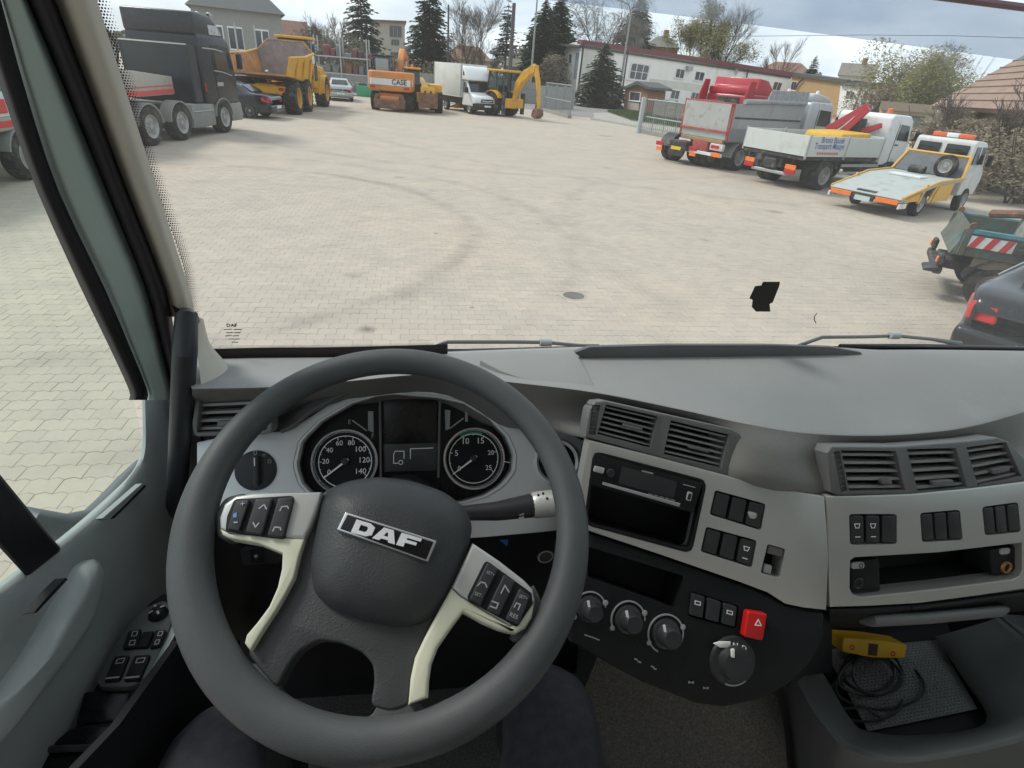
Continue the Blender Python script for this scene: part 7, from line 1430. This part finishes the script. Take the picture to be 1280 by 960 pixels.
axle(Cn, 1.35, 1.2, .46, .28, M_rimg, True, dish=.22); axle(Cn, 5.1, 1.2, .46, .3, M_rimg, dish=.1)
for s in (-1, 1): fender(Cn, s*.6, s*1.22, 1.35, .54, .46, M_cha, 20, 160)
for s in (-1, 1): marker(Cn, s*.82-.2, s*.82+.2, .02, .62, .76); box('tail_lamp', (s*.82-.2, s*.82+.2), (-.02, .05), (.48, .6), M_rlamp, Cn, .01)
box('underrun_bar', (-.7, .7), (.02, .1), (.4, .5), M_steel, Cn, .02); box('tow_hitch', (-.25, .25), (-.02, .2), (.55, .85), M_cha, Cn, .03)
for s in (-1, 1):
    for z in (.5, .74): box('side_guard', (s*1.16-.02, s*1.16+.02), (2.15, 4.3), (z, z+.09), M_steel, Cn, .008)
for s in (-1, 1): box('tool_box', (s*.85-.3, s*.85+.3), (3.3, 4.3), (.42, .9), M_cha, Cn, .03)
lorry_cab(Cn, 4.45, 5.9, 2.1, .78, 2.42, M_whp, rake=.15); ext('front_bumper', [(5.4, .35), (5.95, .35), (6.0, .78), (5.4, .78)], -1.1, 1.1, M_whp, Cn, .05, 2)
lathe('beacon', [(0, .17), (.09, .15), (.1, 0)], (.5, 5.0, 2.42), (0, 0, 1), mat('beacon_orange', (.7, .13, .06), .3), Cn, 12)
M_cran = mat('crane_red', (.42, .03, .045), .45, 0, .12, 3, dirt=(.2, .05, .05), dscale=3, damt=.3)
box('crane_column', (-.18, .18), (4.08, 4.4), (1.0, 2.2), M_cha, Cn, .03)
def arm_box(p, name, a, b, w, h, m):
    a, b = Vector(a), Vector(b); d = (b-a).normalized(); u = Vector((0, 0, 1)).cross(d).normalized()*w/2; v = d.cross(u).normalized()*h/2
    return hexa(name, [a-u-v, a+u-v, a+u+v, a-u+v, b-u*.8-v*.8, b+u*.8-v*.8, b+u*.8+v*.8, b-u*.8+v*.8], m, p, .015)
arm_box(Cn, 'crane_boom', (-.9, 3.9, 1.7), (.2, 4.1, 2.6), .2, .28, M_cran); arm_box(Cn, 'crane_jib', (.25, 4.05, 2.55), (-.3, 3.9, 1.65), .18, .24, M_cran); tube('crane_ram', [(-.6, 3.9, 1.6), (.0, 4.0, 2.3)], .05, M_steel, Cn, 8); arm_box(Cn, 'crane_arm', (.0, 4.25, 1.7), (.8, 4.25, 2.05), .16, .2, M_cran)
o = ext('yellow_sling', [(2.0, 1.45), (3.7, 1.5), (3.8, 1.78), (2.1, 1.74)], -.5, .9, mat('yellow_tarp', (.62, .36, .03), .6, 0, .15, 5), Cn, .08, 2)
# recovery (tow) truck
q4 = (W(1043, 236, Z=.55)+W(1136, 256, Z=.55))/2; RW = R(-71)
Tw = thing('recovery_truck', 'white and yellow recovery truck with flat loading deck and orange light bar', 'truck', (12.19, 14.22, 0), R(-65.7)); Tw.scale = (.88, .8, .92)
M_deck = mat('deck_plate', (.42, .45, .42), .6, .1, .08, 2, dirt=(.28, .27, .23), dscale=2, damt=.35); M_towy = mat('tow_yellow', (.66, .36, .05), .5, 0, .1, 4, dirt=(.5, .4, .25), dscale=4, damt=.3)
W2 = 1.12
deckp = [(-.02, .56), (.15, .62), (2.3, .98), (4.3, 1.05), (4.3, .96), (2.3, .88), (.1, .5)]
ext('deck', deckp, -W2, W2, M_deck, Tw, .012, 1)
for s in (-1, 1):
    tube('deck_rail', [(s*W2, .05, .6), (s*W2, 2.3, 1.0), (s*W2, 4.3, 1.07)], .035, M_towy, Tw, 6)
    pane('side_panel', [(s*1.1, .25, .48), (s*1.1, 1.25, .48), (s*1.1, 1.25, .78), (s*1.1, .3, .6)], M_towy, Tw, .04); pane('side_panel', [(s*1.1, 2.3, .42), (s*1.1, 3.6, .42), (s*1.1, 3.6, .95), (s*1.1, 2.5, .93)], M_towy, Tw, .04)
    for a, b in ((1.25, 1.5), (2.0, 2.3)): pane('panel_strut', [(s*1.1, a, .42), (s*1.1, a+.12, .42), (s*1.1, b+.12, .95), (s*1.1, b, .95)], M_towy, Tw, .05)
    marker(Tw, s*.72-.34, s*.72+.34, .0, .4, .53, name='tail_lamp'); box('white_edge', (s*1.1-.03, s*1.1+.03), (.0, .5), (.3, .44), M_whp, Tw, .01)
box('number_plate_board', (-.34, .34), (-.03, .03), (.36, .5), M_cha, Tw, .01); pane('number_plate', [(-.24, -.035, .34), (.24, -.035, .34), (.24, -.035, .48), (-.24, -.035, .48)], mat('plate_green_white', (.5, .6, .54), .5), Tw, .01); box('winch_recess', (-.3, .3), (.08, .4), (.6, .64), M_cha, Tw, .005); box('ramp_plate', (-.5, .5), (2.4, 3.0), (.99, 1.05), M_whp, Tw, .01)
ext('chassis', [(.3, .4), (6.0, .4), (6.0, .7), (3.0, .75), (1.5, .6)], -.45, .45, M_cha, Tw, .02, 1)
axle(Tw, 1.75, 1.06, .36, .24, M_rimg, dish=.1); axle(Tw, 5.3, 1.04, .36, .24, M_rimg, dish=.1)
pane('headboard', [(-1.1, 4.1, 1.05), (1.1, 4.1, 1.05), (.95, 4.5, 1.62), (-.95, 4.5, 1.62)], mat('headboard_grey', (.1, .11, .12), .6, 0, .3, 4), Tw, .04)
for a, b in (((-1.12, 4.05, 1.05), (-.97, 4.5, 1.66)), ((1.12, 4.05, 1.05), (.97, 4.5, 1.66)), ((-.97, 4.5, 1.66), (.97, 4.5, 1.66))): tube('headboard_frame', [a, b], .045, M_towy, Tw, 6)
sp = wheel_to(Tw, .55, 3.95, .34, .2, M_rimg, z=1.36, name='spare_wheel'); sp.rotation_euler = (0, 0, R(-90)); tube('winch_drum', [(-.5, 3.9, 1.15), (0, 3.9, 1.15)], .12, M_cha, Tw, 10)
cabp = [(4.65, .5), (6.1, .5), (6.2, .95), (6.1, 1.2), (5.9, 1.4), (5.7, 2.02), (5.55, 2.1), (4.72, 2.14), (4.65, 2.06)]
ext('cab', cabp, -1.0, 1.0, mat('tow_cab_white', (.58, .59, .56), .45, 0, .06, 3, dirt=(.42, .4, .36), dscale=2, damt=.4), Tw, .07, 3, lambda a, b: 1-.1*max(0, (b-1.3)/.95))
for x0_, x1_ in ((-.78, -.08), (.08, .78)): box('rear_window', (x0_, x1_), (4.6, 4.66), (1.66, 1.98), M_wglass, Tw, .05, 2)
for s in (-1, 1):
    for y0_, y1_ in ((4.8, 5.2), (5.28, 5.7)): pane('side_window', [(s*.97, y0_, 1.45), (s*.97, y1_, 1.45), (s*.92, y1_-.05, 1.96), (s*.92, y0_, 1.96)], M_wglass, Tw, .04)
    box('mirror', (s*1.12-.08, s*1.12+.08), (5.75, 5.85), (1.4, 1.75), M_mirr, Tw, .03)
pane('windscreen', [(-.82, 5.91, 1.45), (.82, 5.91, 1.45), (.78, 5.74, 1.98), (-.78, 5.74, 1.98)], M_wglass, Tw, .04)
M_lb = mat('lightbar_orange', (.7, .14, .05), .3, 0, .1)
for x0_, x1_, m in ((-.62, -.2, M_lb), (-.19, .19, M_whp), (.2, .62, M_lb)): box('light_bar', (x0_, x1_), (5.0, 5.25), (2.15, 2.28), m, Tw, .03, 2)
# small green tipper on the right edge
RG = R(-130)
Sm = thing('small_tipper', 'weathered green-brown small tipper truck with red and white striped board', 'truck', (8.68, 7.92, 0), RG); Sm.scale = (.93, .93, .93)
M_grn = mat('weathered_green', (.10, .11, .085), .75, 0, .3, 3, dirt=(.08, .22, .25), dscale=2.6, damt=.3); M_grn2 = mat('weathered_teal', (.06, .25, .3), .7, 0, .3, 4, dirt=(.13, .12, .09), dscale=5, damt=.5); M_brn = mat('bed_inside', (.2, .17, .12), .85, 0, .25, 4)
gz0, gz1 = .86, 1.22
pane('bed_floor', [(-.92, .05, gz0), (.92, .05, gz0), (.92, 3.4, gz0), (-.92, 3.4, gz0)], M_brn, Sm, .06)
for s in (-1, 1):
    box('bed_side', (s*.94-.025, s*.94+.025), (.0, 3.4), (gz0-.05, gz1), M_grn, Sm, .01); box('bed_rail', (s*.96-.035, s*.96+.035), (.05, 3.4), (gz1-.05, gz1+.02), M_grn2, Sm, .01); box('bed_skirt', (s*.9-.02, s*.9+.02), (.3, 3.4), (gz0-.22, gz0-.05), M_brn, Sm, .01)
    for y in (.08, 1.5): box('bed_post', (s*.97-.03, s*.97+.03), (y-.05, y+.05), (gz0-.05, gz1+.03), M_grn, Sm, .01)
pane('tailgate', [(-.95, -.03, gz0-.06), (.95, -.03, gz0-.06), (.95, .1, gz1+.02), (-.95, .1, gz1+.02)], M_grn, Sm, .05)
for x in (-.95, .95): lathe('hinge', [(0, -.05), (.05, -.05), (.05, .05), (0, .05)], (x, .1, gz1+.06), (1, 0, 0), M_rust, Sm, 10)
box('striped_board', (.978, .985), (.12, .72), (gz0+.1, gz0+.28), M_whp, Sm, .002)
for k in range(3): pane('red_stripe', [(.99, .14+k*.2, gz0+.1), (.99, .24+k*.2, gz0+.1), (.99, .31+k*.2, gz0+.28), (.99, .21+k*.2, gz0+.28)], M_rw, Sm, .004)
box('chassis', (-.4, .4), (-.05, 5.2), (.45, .62), M_cha, Sm, .02); box('rear_crossbar', (-.85, .85), (-.15, -.02), (.42, .54), M_cha, Sm, .02); hexa('step_plate', [(.5, -.3, .46), (.95, -.3, .46), (.95, -.1, .46), (.5, -.1, .46), (.5, -.3, .5), (.95, -.3, .5), (.95, -.1, .56), (.5, -.1, .56)], M_cha, Sm, .01)
for s in (-1, 1): box('tail_lamp', (s*.72-.14, s*.72+.14), (-.13, -.05), (.56, .74), M_cha, Sm, .02); box('amber_lamp', (s*.78-.05, s*.78+.05), (-.16, -.13), (.6, .7), M_olamp, Sm, .01)
axle(Sm, .72, .92, .36, .24, M_rimg, dish=.1); axle(Sm, 4.2, .92, .36, .24, M_rimg, dish=.1)
for s in (-1, 1): fender(Sm, s*.62, s*.95, .72, .43, .38, M_cha, 10, 170, .03)
lorry_cab(Sm, 3.6, 5.2, 1.9, .6, 2.05, M_grn2, rake=.15); box('load_box', (-.5, .2), (.9, 1.6), (gz0+.03, gz1+.22), mat('load_grey', (.3, .31, .3), .7, 0, .3, 6, dirt=(.16, .14, .11), dscale=5, damt=.5), Sm, .06, 2); tube('load_pipe', [(-.6, .5, gz1+.1), (.1, 1.2, gz1+.3), (.4, 2.2, gz1+.2)], .07, M_rust, Sm, 8)
# black car at the right edge
bq = W(1220, 376, Z=.80); RB = R(-60)
bc = car('parked_car', 'black saloon with red tail lamp at the right edge beside the small tipper', (bq.x, bq.y, 0), RB, M_bcar, 4.5, 1.8, 1.33, trim=M_steel)
off = Vector((-.80, -2.1, 0)); off.rotate(Matrix.Rotation(RB, 3, 'Z')); bc.location = (bq.x-off.x, bq.y-off.y, 0)
